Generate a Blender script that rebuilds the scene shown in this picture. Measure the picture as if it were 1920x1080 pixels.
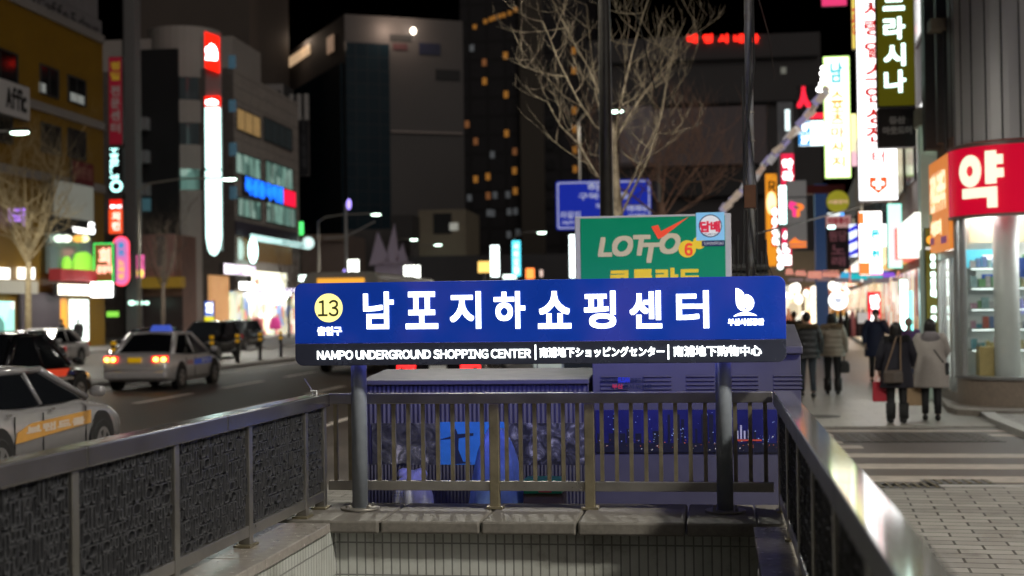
import bpy, bmesh, math, random
from mathutils import Vector, Matrix
for _o in list(bpy.data.objects): bpy.data.objects.remove(_o)
R = math.radians
sc = bpy.context.scene
COL = sc.collection
rnd = random.Random(7)

# ---------------------------------------------------------------- camera
FPX, EYE = 2667.0, 1.87
YAW, PITCH, ROLL = R(8.214), R(0.92), R(0.75)
cam_d = bpy.data.cameras.new("camera")
cam_d.sensor_width = 36.0; cam_d.lens = 36.0 * FPX / 1920.0
cam_d.clip_start = 0.05; cam_d.clip_end = 2000
cam_d.dof.use_dof = True; cam_d.dof.focus_distance = 9.35; cam_d.dof.aperture_fstop = 1.7
cam = bpy.data.objects.new("camera", cam_d); COL.objects.link(cam)
CM = Matrix.Rotation(YAW, 4, 'Z') @ Matrix.Rotation(math.pi/2 + PITCH, 4, 'X') @ Matrix.Rotation(-ROLL, 4, 'Z')
cam.matrix_world = Matrix.Translation((0, 0, EYE)) @ CM
sc.camera = cam

# ---------------------------------------------------------------- night sky, faint sky glow and added fill
world = bpy.data.worlds.new("World"); sc.world = world; world.use_nodes = True
wn = world.node_tree
sky = wn.nodes.new("ShaderNodeTexSky"); sky.sky_type = 'NISHITA'; sky.sun_disc = False
sky.sun_elevation = R(-4); sky.sun_rotation = R(190)
wn.links.new(sky.outputs[0], wn.nodes["Background"].inputs[0])
wn.nodes["Background"].inputs[1].default_value = 0.0055
sd = bpy.data.lights.new("sky_fill", 'SUN'); sd.energy = 0.50; sd.angle = R(60); sd.color = (1, 0.93, 0.86)  # soft sun lamp added as overall fill, standing in for city glow
sun = bpy.data.objects.new("sky_fill", sd); COL.objects.link(sun)
sun.rotation_euler = (R(54), 0, R(40))
sc.view_settings.view_transform = 'Standard'; sc.view_settings.look = 'None'
sc.view_settings.exposure = 0.0; sc.view_settings.gamma = 1.0
sc.cycles.use_denoising = True
sc.cycles.max_bounces = 6; sc.cycles.diffuse_bounces = 2; sc.cycles.glossy_bounces = 3
sc.cycles.transparent_max_bounces = 8
sc.cycles.sample_clamp_indirect = 4.0

# ---------------------------------------------------------------- from photograph angles to places on real planes
C0 = Vector((0, 0, EYE))
def ray(px, py):
    return (CM.to_3x3() @ Vector(((px-960)/FPX, (540-py)/FPX, -1.0)))
def on(axis, val, px, py):
    d = ray(px, py); return C0 + d * ((val - C0[axis]) / d[axis])
def atX(px, py, X): return on(0, X, px, py)
def atY(px, py, Y): return on(1, Y, px, py)
def atZ(px, py, z=0.0): return on(2, z, px, py)
RA = R(1.72)                      # the carriageway runs a little to the left of the stairs
def W(x, y, z=0.0): return Vector((x*math.cos(RA) - y*math.sin(RA), x*math.sin(RA) + y*math.cos(RA), z))
def toR(p): return Vector((p.x*math.cos(RA) + p.y*math.sin(RA), -p.x*math.sin(RA) + p.y*math.cos(RA), p.z))
def atL(px, py, L):               # on the vertical plane at road offset L; returned in road coordinates
    d = toR(ray(px, py)); o = Vector((0, 0, EYE)); return o + d * ((L - o.x) / d.x)

# ---------------------------------------------------------------- materials
MATS = {}
def M(name, col, rough=0.6, metal=0.0, em=0.0, ecol=None, var=0.12, scale=8.0, bump=0.0, spec=0.5):
    if name in MATS: return MATS[name]
    m = bpy.data.materials.new(name); m.use_nodes = True; MATS[name] = m
    nt = m.node_tree; b = nt.nodes["Principled BSDF"]
    b.inputs["Roughness"].default_value = rough; b.inputs["Metallic"].default_value = metal
    b.inputs["Specular IOR Level"].default_value = spec
    c = (*col, 1)
    b.inputs["Base Color"].default_value = c
    if var or bump:
        tc = nt.nodes.new("ShaderNodeTexCoord"); n = nt.nodes.new("ShaderNodeTexNoise")
        n.inputs["Scale"].default_value = scale; n.inputs["Detail"].default_value = 6; n.inputs["Roughness"].default_value = .65
        nt.links.new(tc.outputs["Object"], n.inputs["Vector"])
        if var:
            mx = nt.nodes.new("ShaderNodeMix"); mx.data_type = 'RGBA'
            mx.inputs[6].default_value = tuple(max(0, v*(1-var*2)) for v in col) + (1,)
            mx.inputs[7].default_value = tuple(min(1, v*(1+var*1.6)) for v in col) + (1,)
            nt.links.new(n.outputs["Fac"], mx.inputs[0]); nt.links.new(mx.outputs[2], b.inputs["Base Color"])
            mr = nt.nodes.new("ShaderNodeMapRange"); mr.inputs[3].default_value = max(.02, rough-.12); mr.inputs[4].default_value = min(1, rough+.15)
            nt.links.new(n.outputs["Fac"], mr.inputs[0]); nt.links.new(mr.outputs[0], b.inputs["Roughness"])
        if bump:
            bp = nt.nodes.new("ShaderNodeBump"); bp.inputs["Strength"].default_value = bump; bp.inputs["Distance"].default_value = .01
            nt.links.new(n.outputs["Fac"], bp.inputs["Height"]); nt.links.new(bp.outputs[0], b.inputs["Normal"])
    if em:
        b.inputs["Emission Color"].default_value = (*(ecol or col), 1); b.inputs["Emission Strength"].default_value = em
    return m
def E(name, col, em): return M(name, tuple(min(.8, v) for v in col), .4, 0, em, col, var=0)
def nodes_mat(name, fn):
    if name in MATS: return MATS[name]
    m = bpy.data.materials.new(name); m.use_nodes = True; MATS[name] = m
    fn(m.node_tree, m.node_tree.nodes["Principled BSDF"]); return m
def ramp(nt, stops):
    r = nt.nodes.new("ShaderNodeValToRGB"); cr = r.color_ramp
    while len(cr.elements) < len(stops): cr.elements.new(0.5)
    for e, (p, c) in zip(cr.elements, stops): e.position = p; e.color = (*c, 1)
    return r
def brick_mat(name, c1, c2, mortar, bw, bh, gap, rough, offset=.5, plane='XY', bump=.4, rvar=.2, scale=1.0, rot=0.0):
    def fn(nt, b):
        tc = nt.nodes.new("ShaderNodeTexCoord"); mp = nt.nodes.new("ShaderNodeMapping")
        if plane == 'XZ': mp.inputs["Rotation"].default_value = (R(-90), 0, 0)
        if plane == 'YZ': mp.inputs["Rotation"].default_value = (R(-90), 0, R(-90)) ; 
        if plane == 'XY': mp.inputs["Rotation"].default_value = (0, 0, rot)
        br = nt.nodes.new("ShaderNodeTexBrick"); br.offset = offset
        br.inputs["Color1"].default_value = (*c1, 1); br.inputs["Color2"].default_value = (*c2, 1); br.inputs["Mortar"].default_value = (*mortar, 1)
        br.inputs["Scale"].default_value = scale; br.inputs["Mortar Size"].default_value = gap
        br.inputs["Brick Width"].default_value = bw; br.inputs["Row Height"].default_value = bh; br.inputs["Mortar Smooth"].default_value = .2
        if plane == 'YZ':
            sp = nt.nodes.new("ShaderNodeSeparateXYZ"); cb = nt.nodes.new("ShaderNodeCombineXYZ")
            nt.links.new(tc.outputs["Object"], sp.inputs[0]); nt.links.new(sp.outputs[1], cb.inputs[0]); nt.links.new(sp.outputs[2], cb.inputs[1])
            nt.links.new(cb.outputs[0], br.inputs["Vector"])
        elif plane == 'XZ':
            sp = nt.nodes.new("ShaderNodeSeparateXYZ"); cb = nt.nodes.new("ShaderNodeCombineXYZ")
            nt.links.new(tc.outputs["Object"], sp.inputs[0]); nt.links.new(sp.outputs[0], cb.inputs[0]); nt.links.new(sp.outputs[2], cb.inputs[1])
            nt.links.new(cb.outputs[0], br.inputs["Vector"])
        else:
            nt.links.new(tc.outputs["Object"], mp.inputs[0]); nt.links.new(mp.outputs[0], br.inputs["Vector"])
        n = nt.nodes.new("ShaderNodeTexNoise"); n.inputs["Scale"].default_value = 2.3; n.inputs["Detail"].default_value = 8; n.inputs["Roughness"].default_value = .7
        nt.links.new(tc.outputs["Object"], n.inputs["Vector"])
        mx = nt.nodes.new("ShaderNodeMix"); mx.data_type = 'RGBA'; mx.blend_type = 'MULTIPLY'; mx.inputs[0].default_value = 1
        rp = ramp(nt, [(.30, (.42, .40, .37)), (.46, (.82, .8, .78)), (.7, (1, 1, 1))])
        nt.links.new(n.outputs["Fac"], rp.inputs[0]); nt.links.new(br.outputs["Color"], mx.inputs[6]); nt.links.new(rp.outputs[0], mx.inputs[7])
        nt.links.new(mx.outputs[2], b.inputs["Base Color"])
        mr = nt.nodes.new("ShaderNodeMapRange"); mr.inputs[3].default_value = max(.03, rough-rvar); mr.inputs[4].default_value = rough+rvar
        nt.links.new(n.outputs["Fac"], mr.inputs[0]); nt.links.new(mr.outputs[0], b.inputs["Roughness"])
        bp = nt.nodes.new("ShaderNodeBump"); bp.inputs["Strength"].default_value = bump; bp.inputs["Distance"].default_value = .012; bp.invert = True
        nt.links.new(br.outputs["Fac"], bp.inputs["Height"]); nt.links.new(bp.outputs[0], b.inputs["Normal"])
    return nodes_mat(name, fn)
def goods_mat(name, cols, sx, sy, em, plane='XZ', dark=.15):
    """a lit shop window: rows of coloured goods under the shop's lamps"""
    def fn(nt, b):
        tc = nt.nodes.new("ShaderNodeTexCoord"); mp = nt.nodes.new("ShaderNodeMapping")
        mp.inputs["Scale"].default_value = (sx, sx, sy)
        vo = nt.nodes.new("ShaderNodeTexVoronoi"); vo.inputs["Scale"].default_value = 1; vo.distance = 'CHEBYCHEV'
        nt.links.new(tc.outputs["Object"], mp.inputs[0]); nt.links.new(mp.outputs[0], vo.inputs["Vector"])
        sp = nt.nodes.new("ShaderNodeSeparateColor"); nt.links.new(vo.outputs["Color"], sp.inputs[0])
        rp = ramp(nt, [(i/(len(cols)-1), c) for i, c in enumerate(cols)]); rp.color_ramp.interpolation = 'CONSTANT'
        nt.links.new(sp.outputs[0], rp.inputs[0]); nt.links.new(rp.outputs[0], b.inputs["Emission Color"])
        nt.links.new(rp.outputs[0], b.inputs["Base Color"])
        mr = nt.nodes.new("ShaderNodeMapRange"); mr.inputs[3].default_value = em*dark; mr.inputs[4].default_value = em
        nt.links.new(sp.outputs[1], mr.inputs[0]); nt.links.new(mr.outputs[0], b.inputs["Emission Strength"])
        b.inputs["Roughness"].default_value = .25
    return nodes_mat(name, fn)
def glass_mat(name, tint=(.9, .95, .95), f=0.12):
    def fn(nt, b):
        out = [n for n in nt.nodes if n.type == 'OUTPUT_MATERIAL'][0]
        tr = nt.nodes.new("ShaderNodeBsdfTransparent"); tr.inputs[0].default_value = (*tint, 1)
        gl = nt.nodes.new("ShaderNodeBsdfGlossy"); gl.inputs["Roughness"].default_value = .03
        lw = nt.nodes.new("ShaderNodeLayerWeight"); lw.inputs[0].default_value = .5; pw = nt.nodes.new("ShaderNodeMath"); pw.operation = 'POWER'; pw.inputs[1].default_value = 5
        nt.links.new(lw.outputs["Facing"], pw.inputs[0]); fr = nt.nodes.new("ShaderNodeMath"); fr.operation = 'MULTIPLY_ADD'; fr.inputs[1].default_value = .3; fr.inputs[2].default_value = .03; nt.links.new(pw.outputs[0], fr.inputs[0])
        mx = nt.nodes.new("ShaderNodeMixShader"); nt.nodes.remove(b)
        nt.links.new(fr.outputs[0], mx.inputs[0]); nt.links.new(tr.outputs[0], mx.inputs[1]); nt.links.new(gl.outputs[0], mx.inputs[2])
        nt.links.new(mx.outputs[0], out.inputs[0])
    return nodes_mat(name, fn)

# ---------------------------------------------------------------- mesh builder
class MB:
    def __init__(s): s.v = []; s.f = []; s.m = []
    def add(s, vs, fs, mi=0):
        o = len(s.v); s.v += [tuple(v) for v in vs]; s.f += [tuple(i+o for i in f) for f in fs]; s.m += [mi]*len(fs); return s
    def box(s, x0, x1, y0, y1, z0, z1, mi=0):
        x0, x1 = min(x0, x1), max(x0, x1); y0, y1 = min(y0, y1), max(y0, y1); z0, z1 = min(z0, z1), max(z0, z1)
        return s.add([(x0,y0,z0),(x1,y0,z0),(x1,y1,z0),(x0,y1,z0),(x0,y0,z1),(x1,y0,z1),(x1,y1,z1),(x0,y1,z1)],
                     [(0,3,2,1),(4,5,6,7),(0,1,5,4),(1,2,6,5),(2,3,7,6),(3,0,4,7)], mi)
    def tube(s, pts, rad, n=8, mi=0, cap=True, sx=1.0):
        pts = [Vector(p) for p in pts]
        if not isinstance(rad, (list, tuple)): rad = [rad]*len(pts)
        o = len(s.v); up = None
        for i, p in enumerate(pts):
            t = (pts[min(i+1, len(pts)-1)] - pts[max(i-1, 0)])
            t = t.normalized() if t.length > 1e-9 else Vector((0, 0, 1))
            if up is None: up = Vector((1, 0, 0)) if abs(t.x) < .8 else Vector((0, 1, 0))
            a = (up - t*up.dot(t)).normalized(); b = t.cross(a); up = a
            for k in range(n):
                an = 2*math.pi*k/n; s.v.append(tuple(p + a*(rad[i]*sx*math.cos(an)) + b*(rad[i]*math.sin(an))))
        for i in range(len(pts)-1):
            for k in range(n):
                q = o+i*n; s.f.append((q+k, q+(k+1) % n, q+n+(k+1) % n, q+n+k)); s.m.append(mi)
        if cap:
            s.f.append(tuple(o+k for k in reversed(range(n)))); q = o+(len(pts)-1)*n
            s.f.append(tuple(q+k for k in range(n))); s.m += [mi, mi]
        return s
    def loft(s, rings, mi=0, cap=True, close=True):
        o = len(s.v); n = len(rings[0])
        for r in rings: s.v += [tuple(p) for p in r]
        for i in range(len(rings)-1):
            for k in range(n if close else n-1):
                q = o+i*n; s.f.append((q+k, q+(k+1) % n, q+n+(k+1) % n, q+n+k)); s.m.append(mi)
        if cap:
            s.f.append(tuple(o+k for k in reversed(range(n)))); q = o+(len(rings)-1)*n
            s.f.append(tuple(q+k for k in range(n))); s.m += [mi, mi]
        return s
    def prism(s, poly, a0, a1, axis='y', mi=0):
        """poly in the plane across the axis: (x,z) for y, (x,y) for z, (y,z) for x"""
        def P(u, v, a): return {'y': (u, a, v), 'z': (u, v, a), 'x': (a, u, v)}[axis]
        return s.loft([[P(u, v, a0) for u, v in poly], [P(u, v, a1) for u, v in poly]], mi)
    def ellipsoid(s, c, r, n=14, m=9, mi=0):
        rings = []
        for i in range(m+1):
            t = -math.pi/2 + math.pi*(i/m*.98+.01)
            rings.append([(c[0]+r[0]*math.cos(t)*math.cos(2*math.pi*k/n), c[1]+r[1]*math.cos(t)*math.sin(2*math.pi*k/n), c[2]+r[2]*math.sin(t)) for k in range(n)])
        return s.loft(rings, mi)
    def build(s, name, mats, parent=None, loc=(0, 0, 0), rz=0.0, smooth=False, bevel=0.0, kind=None, seg=2):
        me = bpy.data.meshes.new(name); me.from_pydata(s.v, [], s.f)
        if not isinstance(mats, (list, tuple)): mats = [mats]
        for m in mats: me.materials.append(m)
        if any(s.m): me.polygons.foreach_set("material_index", s.m)
        if smooth: me.polygons.foreach_set("use_smooth", [True]*len(me.polygons))
        bm = bmesh.new(); bm.from_mesh(me); bmesh.ops.recalc_face_normals(bm, faces=bm.faces); bm.to_mesh(me); bm.free()
        me.update()
        o = bpy.data.objects.new(name, me); COL.objects.link(o); o.parent = parent; o.location = loc; o.rotation_euler = (0, 0, rz)
        if bevel:
            b = o.modifiers.new("bevel", 'BEVEL'); b.width = bevel; b.segments = seg; b.limit_method = 'ANGLE'; b.angle_limit = R(35)
        if kind: o["kind"] = kind
        return o
def tag(o, label, cat, group=None, kind=None):
    o["label"] = label; o["category"] = cat
    if group: o["group"] = group
    if kind: o["kind"] = kind
    return o
def thing(name, label, cat, loc=(0, 0, 0), rz=0.0, group=None):
    o = bpy.data.objects.new(name, None); COL.objects.link(o); o.empty_display_size = .2
    o.location = loc; o.rotation_euler = (0, 0, rz); return tag(o, label, cat, group)
def dup(root, loc, rz, label=None, group=None):
    r = root.copy(); COL.objects.link(r); r.location = loc; r.rotation_euler = (0, 0, rz)
    if label: r["label"] = label
    if group: r["group"] = group
    for ch in list(root.children):
        c = ch.copy(); COL.objects.link(c); c.parent = r
        for g in list(ch.children):
            d = g.copy(); COL.objects.link(d); d.parent = c
    return r
def rrect(x0, x1, z0, z1, r, n=5):
    out = []
    for cx, cz, a0 in ((x1-r, z1-r, 0), (x0+r, z1-r, 90), (x0+r, z0+r, 180), (x1-r, z0+r, 270)):
        for i in range(n+1):
            a = R(a0+90*i/n); out.append((cx+r*math.cos(a), cz+r*math.sin(a)))
    return out
def disc(cx, cz, r, n=28): return [(cx+r*math.cos(2*math.pi*i/n), cz+r*math.sin(2*math.pi*i/n)) for i in range(n)]

# ---------------------------------------------------------------- lettering from the built-in font
_fc = bpy.data.curves.new("lettering_source", 'FONT'); _fo = bpy.data.objects.new("lettering_source", _fc)
_glyph = {}
def _wide(c): return chr(ord(c)+0xFEE0) if 33 <= ord(c) <= 126 else c
def latin(s, shear):
    v, f, x = [], [], 0.0
    for c in s:
        if c == ' ': x += .24; continue
        gv, gf = glyphs(_wide(c), shear); a_ = min(p[0] for p in gv); b_ = max(p[0] for p in gv); o = len(v)
        v += [(p[0]-a_+x, p[1]) for p in gv]; f += [tuple(i+o for i in q) for q in gf]; x += b_-a_+.085
    return v, f
def glyphs(s, shear=0.0):
    if (s, shear) in _glyph: return _glyph[s, shear]
    if all(32 <= ord(c) <= 126 for c in s): _glyph[s, shear] = latin(s, shear); return _glyph[s, shear]
    _fc.body = s; _fc.size = 1.0; _fc.shear = shear; _fc.resolution_u = 4
    me = bpy.data.meshes.new_from_object(_fo)
    v = [(p.co.x, p.co.y) for p in me.vertices]; f = [tuple(p.vertices) for p in me.polygons]
    bpy.data.meshes.remove(me); _glyph[s, shear] = (v, f); return v, f
def lettering(parent, s, x0, x1, z0, z1, y, mat, bold=0.0, shear=0.0, vertical=False, name="lettering", ext=0.0, flip=None):
    """letters fitted to the box x0..x1, z0..z1 in the plane y of the parent, read from -y; flip = lay them in the plane x of the parent instead"""
    mb = MB(); cells = []
    if vertical:
        ch = [c for c in s if c != ' ']; h = (z1-z0)/len(ch)
        for i, c in enumerate(ch): cells.append((c, x0, x1, z1-h*(i+1)+h*.1, z1-h*i-h*.06))
    else: cells.append((s, x0, x1, z0, z1))
    for t, a0, a1, b0, b1 in cells:
        v, f = glyphs(t, shear)
        if not v: continue
        ux0, ux1 = min(p[0] for p in v), max(p[0] for p in v); uy0, uy1 = min(p[1] for p in v), max(p[1] for p in v)
        ku = (a1-a0-2*bold)/max(1e-6, ux1-ux0); kv = (b1-b0-2*bold)/max(1e-6, uy1-uy0)
        if vertical and t in '1lIㅣ|': ku = min(ku, kv)
        sh = [(0, 0)] if not bold else [(dx*bold, dz*bold) for dx in (-1, 0, 1) for dz in (-1, 0, 1)]
        for q, (dx, dz) in enumerate(sh):
            pts = [(a0+bold+(px-ux0)*ku+dx, y-q*.0004, b0+bold+(pz-uy0)*kv+dz) for px, pz in v]
            mb.add(pts, f)
    if flip is not None: mb.v = [flip(p) for p in mb.v]
    me = bpy.data.meshes.new(name); me.from_pydata(mb.v, [], mb.f); me.materials.append(mat); me.update()
    o = bpy.data.objects.new(name, me); COL.objects.link(o); o.parent = parent
    if ext:
        so = o.modifiers.new("depth", 'SOLIDIFY'); so.thickness = ext; so.offset = 0
    return o
# ---------------------------------------------------------------- common materials
steel = M("brushed steel", (.42, .40, .37), .30, .9, var=.18, scale=5, bump=.05)
steel_top = M("polished steel rail", (.50, .49, .47), .07, .72, var=0, scale=3)
steel_side = M("brushed steel side", (.13, .13, .14), .42, .6, var=.2, scale=6)
steel_rail = M("brushed steel rail", (.44, .42, .41), .2, .95, var=.12, scale=3)
steel_dull = M("weathered steel", (.30, .28, .25), .5, .7, var=.3, scale=9)
steel_olive = M("tarnished brass steel", (.30, .26, .17), .42, .8, var=.25, scale=12)
dark_plate = M("charcoal panel plate", (.007, .007, .009), .5, .3, var=.3, scale=20)
grille_metal = M("dark cast grille", (.15, .15, .16), .36, .7, var=.3, scale=30)
granite = M("worn granite coping", (.14, .127, .11), .62, 0, var=.28, scale=26, bump=.25)
granite_smooth = M("polished granite ledge", (.26, .235, .21), .22, 0, var=.2, scale=18)
blackm = M("matt black", (.012, .012, .013), .6, var=.1)
darkgrey = M("dark grey paint", (.06, .06, .062), .5, var=.2)
white_em = E("white lamp box", (1, 1, .97), 7.0)
teal_em = E("cool white tube", (.62, 1, .92), 4.5)

# ---------------------------------------------------------------- ground, roads, pavements
def fn_asph(nt, b):
    tc = nt.nodes.new("ShaderNodeTexCoord")
    n = nt.nodes.new("ShaderNodeTexNoise"); n.inputs["Scale"].default_value = .35; n.inputs["Detail"].default_value = 9; n.inputs["Roughness"].default_value = .7
    n2 = nt.nodes.new("ShaderNodeTexNoise"); n2.inputs["Scale"].default_value = 60; n2.inputs["Detail"].default_value = 3
    nt.links.new(tc.outputs["Object"], n.inputs["Vector"]); nt.links.new(tc.outputs["Object"], n2.inputs["Vector"])
    rp = ramp(nt, [(.3, (.045, .037, .032)), (.7, (.12, .10, .086))]); nt.links.new(n.outputs["Fac"], rp.inputs[0])
    nt.links.new(rp.outputs[0], b.inputs["Base Color"])
    mr = nt.nodes.new("ShaderNodeMapRange"); mr.inputs[3].default_value = .38; mr.inputs[4].default_value = .75
    nt.links.new(n.outputs["Fac"], mr.inputs[0]); nt.links.new(mr.outputs[0], b.inputs["Roughness"])
    bp = nt.nodes.new("ShaderNodeBump"); bp.inputs["Strength"].default_value = .35; bp.inputs["Distance"].default_value = .01
    nt.links.new(n2.outputs["Fac"], bp.inputs["Height"]); nt.links.new(bp.outputs[0], b.inputs["Normal"])
asphalt = nodes_mat("asphalt", fn_asph)
pavers = brick_mat("grey concrete pavers", (.33, .318, .29), (.225, .215, .195), (.055, .05, .043), .40, .20, .011, .55, bump=.6, rot=R(4))
slabs = brick_mat("pale stone slabs", (.34, .33, .30), (.30, .29, .265), (.17, .165, .15), .6, .6, .008, .36, bump=.15, rvar=.14)
farwalk = brick_mat("far pavement slabs", (.25, .24, .23), (.21, .20, .19), (.10, .10, .10), .5, .5, .012, .6)
HX0, HX1, HY0, HY1 = -2.86, .60, 1.5, 9.56          # the stair opening in the ground
ZR = -.06
g = MB()
for x0, x1, y0, y1 in ((-700, HX0, -60, 1400), (HX1, 700, -60, 1400), (HX0, HX1, -60, HY0), (HX0, HX1, HY1, 1400)):
    g.add([(x0, y0, ZR-.004), (x1, y0, ZR-.004), (x1, y1, ZR-.004), (x0, y1, ZR-.004)], [(0, 1, 2, 3)])
g.build("road", asphalt, kind="structure")
KX = -5.75                                            # near kerb, road coordinates
def slab(name, mat, poly, z0, z1):
    return MB().prism(poly, z0, z1, 'z').build(name, mat, kind="structure")
def kx(y): return W(KX, y).x
pv = MB()
for x0a, x0b, x1, y0, y1 in ((None, None, HX0, -8, HY1), (HX1, HX1, 14, -8, HY1), (None, None, 14, HY1, 15.15)):
    a = kx(y0)+.16 if x0a is None else x0a; b_ = kx(y1)+.16 if x0b is None else x0b
    pv.prism([(a, y0), (x1, y0), (x1, y1), (b_, y1)], ZR-.05, 0, 'z')
pv.prism([(HX0, -8), (HX1, -8), (HX1, HY0), (HX0, HY0)], ZR-.05, 0, 'z')
pv.build("pavement", pavers, kind="structure")
slab("side_street", asphalt, [(-3.2, 15.15), (40, 15.15), (40, 22.75), (-3.6, 22.75)], ZR, -.025)
KP = -3.6
slab("promenade", slabs, [(W(KP, 22.75).x+.16, 22.75), (5.6, 22.75), (14, 150), (W(KP, 150).x+.16, 150)], ZR-.05, 0)
kb = MB()
for y0, y1, kl in ((-8, 15.0, KX), (22.9, 150, KP)):
    p0, p1 = W(kl, y0), W(kl, y1)
    kb.prism([(p0.x-.04, y0), (p0.x+.158, y0), (p1.x+.158, y1), (p1.x-.04, y1)], ZR-.05, .012, 'z')
kb.prism([(HX1+.4, 15.16), (14, 15.16), (14, 15.32), (HX1+.4, 15.32)], ZR-.05, .006, 'z')
kb.build("kerb", M("pale kerb stone", (.36, .35, .33), .6, var=.2), kind="structure")
# the raised corner of pavement before the pharmacy
a = [atZ(*p) for p in ((1852, 780), (1872, 783), (1980, 838), (1975, 812), (1985, 778), (1900, 776))]
slab("corner_pavement", pavers, [(p.x, p.y) for p in a][:1] + [(p.x, p.y) for p in a[2:]], -.03, .05)
c = MB(); e0, e1, e2 = atZ(1850, 779), atZ(1868, 792), atZ(1990, 842)
for p, q in ((e0, e1), (e1, e2)):
    d = (q-p).normalized(); nrm = Vector((-d.y, d.x, 0))*.11
    c.prism([(p.x-nrm.x, p.y-nrm.y), (q.x-nrm.x, q.y-nrm.y), (q.x+nrm.x, q.y+nrm.y), (p.x+nrm.x, p.y+nrm.y)], -.03, .075, 'z')
c.build("corner_kerb", MATS["pale kerb stone"], kind="structure")
# crossing stripes
stripe = M("worn cream road paint", (.41, .36, .31), .6, var=.3, scale=5)
cr = MB()
for y, x0, x1, h in ((16.05, .95, 4.9, .52), (17.3, .95, 4.55, .5), (18.55, .9, 4.3, .46), (19.7, .9, 1.9, .4), (20.35, .9, 1.7, .3), (21.45, 1.2, 4.5, .34), (22.2, 1.4, 4.3, .26)):
    k = .05
    cr.prism([(x0, y-h/2), (x1, y-h/2-k), (x1, y+h/2-k), (x0, y+h/2)], -.03, -.021, 'z')
cr.build("crosswalk", stripe, kind="structure")
ln = MB()
lane_w = M("lane paint", (.72, .64, .58), .6, var=.25, scale=4)
for L in (-11.85, -8.75):
    for k in range(16):
        y = 5.9 + k*6.1 + (0 if L < -11 else 3)
        if y < 12: continue
        p = [W(L-.10, y), W(L+.10, y), W(L+.10, y+3.6), W(L-.10, y+3.6)]
        ln.prism([(q.x, q.y) for q in p], ZR-.004, ZR+.002, 'z')
for L in (-5.98, -14.95):
    p = [W(L-.06, 8), W(L+.06, 8), W(L+.06, 160), W(L-.06, 160)]; ln.prism([(q.x, q.y) for q in p], ZR-.004, ZR+.002, 'z')
ln.build("lane_markings", lane_w, kind="structure")
md = MB(); p = [W(-16.75, 20), W(-15.75, 20), W(-15.75, 200), W(-16.75, 200)]
md.prism([(q.x, q.y) for q in p], ZR-.05, .03, 'z'); md.build("median", M("median concrete", (.28, .26, .24), .7, var=.2), kind="structure")
p = [W(-60, 40), W(-30.4, 40), W(-30.4, 400), W(-60, 400)]
slab("far_pavement", farwalk, [(q.x, q.y) for q in p], ZR-.05, .02)

# ---------------------------------------------------------------- drain grates and manhole
def drain(px, py, w, d, z, label):
    q = atZ(px, py, z); t = thing("drain_grate", label, "drain grate", (q.x, q.y, z), R(3))
    f = MB().box(-w/2, w/2, -d/2, d/2, 0, .006); f.build("frame", darkgrey, t)
    s = MB(); n = int(w/.09)
    for i in range(n):
        x = -w/2+.05+i*(w-.1)/max(1, n-1); s.box(x-.018, x+.018, -d/2+.04, d/2-.04, .006, .014)
    s.build("grating", M("rusty iron bars", (.14, .12, .07), .5, .5, var=.3), t)
drain(1692, 911, .75, .42, 0, "iron drain grate with yellowed bars at the paving edge")
drain(1795, 904, .7, .40, 0, "grey iron drain grate further right at the paving edge")
q = atZ(1715, 820, -.02); t = thing("utility_cover", "dark ribbed utility cover set in the asphalt of the crossing", "utility cover", (q.x, q.y, -.021), R(2))
MB().box(-1.1, 1.1, -.75, .75, 0, .006).build("frame", M("dark cover iron", (.035, .03, .026), .5, .5, var=.3), t)
s = MB()
for i in range(12):
    for k in range(5): s.box(-1.02+i*.175, -.89+i*.175, -.68+k*.28, -.46+k*.28, .006, .012)
s.build("tread", M("cover tread", (.075, .065, .055), .55, .3, var=.4, scale=14), t)
q = atZ(1538, 781, 0); t = thing("manhole_cover", "round dark manhole cover in the pale paving by the cabinet", "manhole cover", (q.x, q.y, 0))
MB().prism(disc(0, 0, .34), 0, .008, 'z').build("cover", M("dark cover iron", (.03, .03, .03)), t)

# ---------------------------------------------------------------- the stair entrance: copings, tiled walls, steps
YB, LZ = 9.3, .57
tile = brick_mat("grey strip tiles", (.50, .515, .49), (.44, .455, .43), (.20, .205, .195), .056, .205, .0055, .35, offset=0, plane='XZ', bump=.5, rvar=.15)
tile_side = brick_mat("grey strip tiles side", (.50, .515, .49), (.44, .455, .43), (.20, .205, .195), .056, .205, .0055, .35, offset=0, plane='YZ', bump=.5, rvar=.15)
ent = thing("stair_entrance", "grey tiled stair entrance with stone copings below the blue sign", "stair entrance")
MB().box(-2.43, .22, 8.84, 9.5, -3, LZ-.087).build("back_wall", tile, ent)
MB().box(-2.80, -2.434, 1.5, 8.838, -3, LZ-.062).box(.224, .56, 1.5, 8.838, -3, LZ-.062).build("side_wall", tile_side, ent)
xs = [-2.42, -2.05, -1.36, -.55, .15]
xs = [atY(px, 975, 8.78).x for px in (606, 715, 903, 1286, 1420)]
xs = [xs[0], xs[1], xs[2], (xs[2]+xs[3])/2-.03, xs[3], .22]
for i in range(5):
    MB().box(xs[i]+.006, xs[i+1]-.006, 8.72+rnd.uniform(-.008, .008), 9.56, LZ-.085, LZ+rnd.uniform(-.006, .004)).build("coping_stone", granite, ent, bevel=.014)
for x0, x1 in ((-2.86, -2.40), (.19, .60)):
    y = 2.2
    while y < 8.6:
        y2 = min(y+1.28, 8.715)
        MB().box(x0, x1, y+.004, y2-.004, LZ-.06, LZ-.003).build("ledge_slab", granite_smooth, ent, bevel=.006); y = y2
for x0, x1 in ((-2.86, -2.432), (.222, .60)):
    MB().box(x0, x1, 8.72, 9.56, LZ-.06, LZ-.002).build("corner_slab", granite, ent, bevel=.008)
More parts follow.
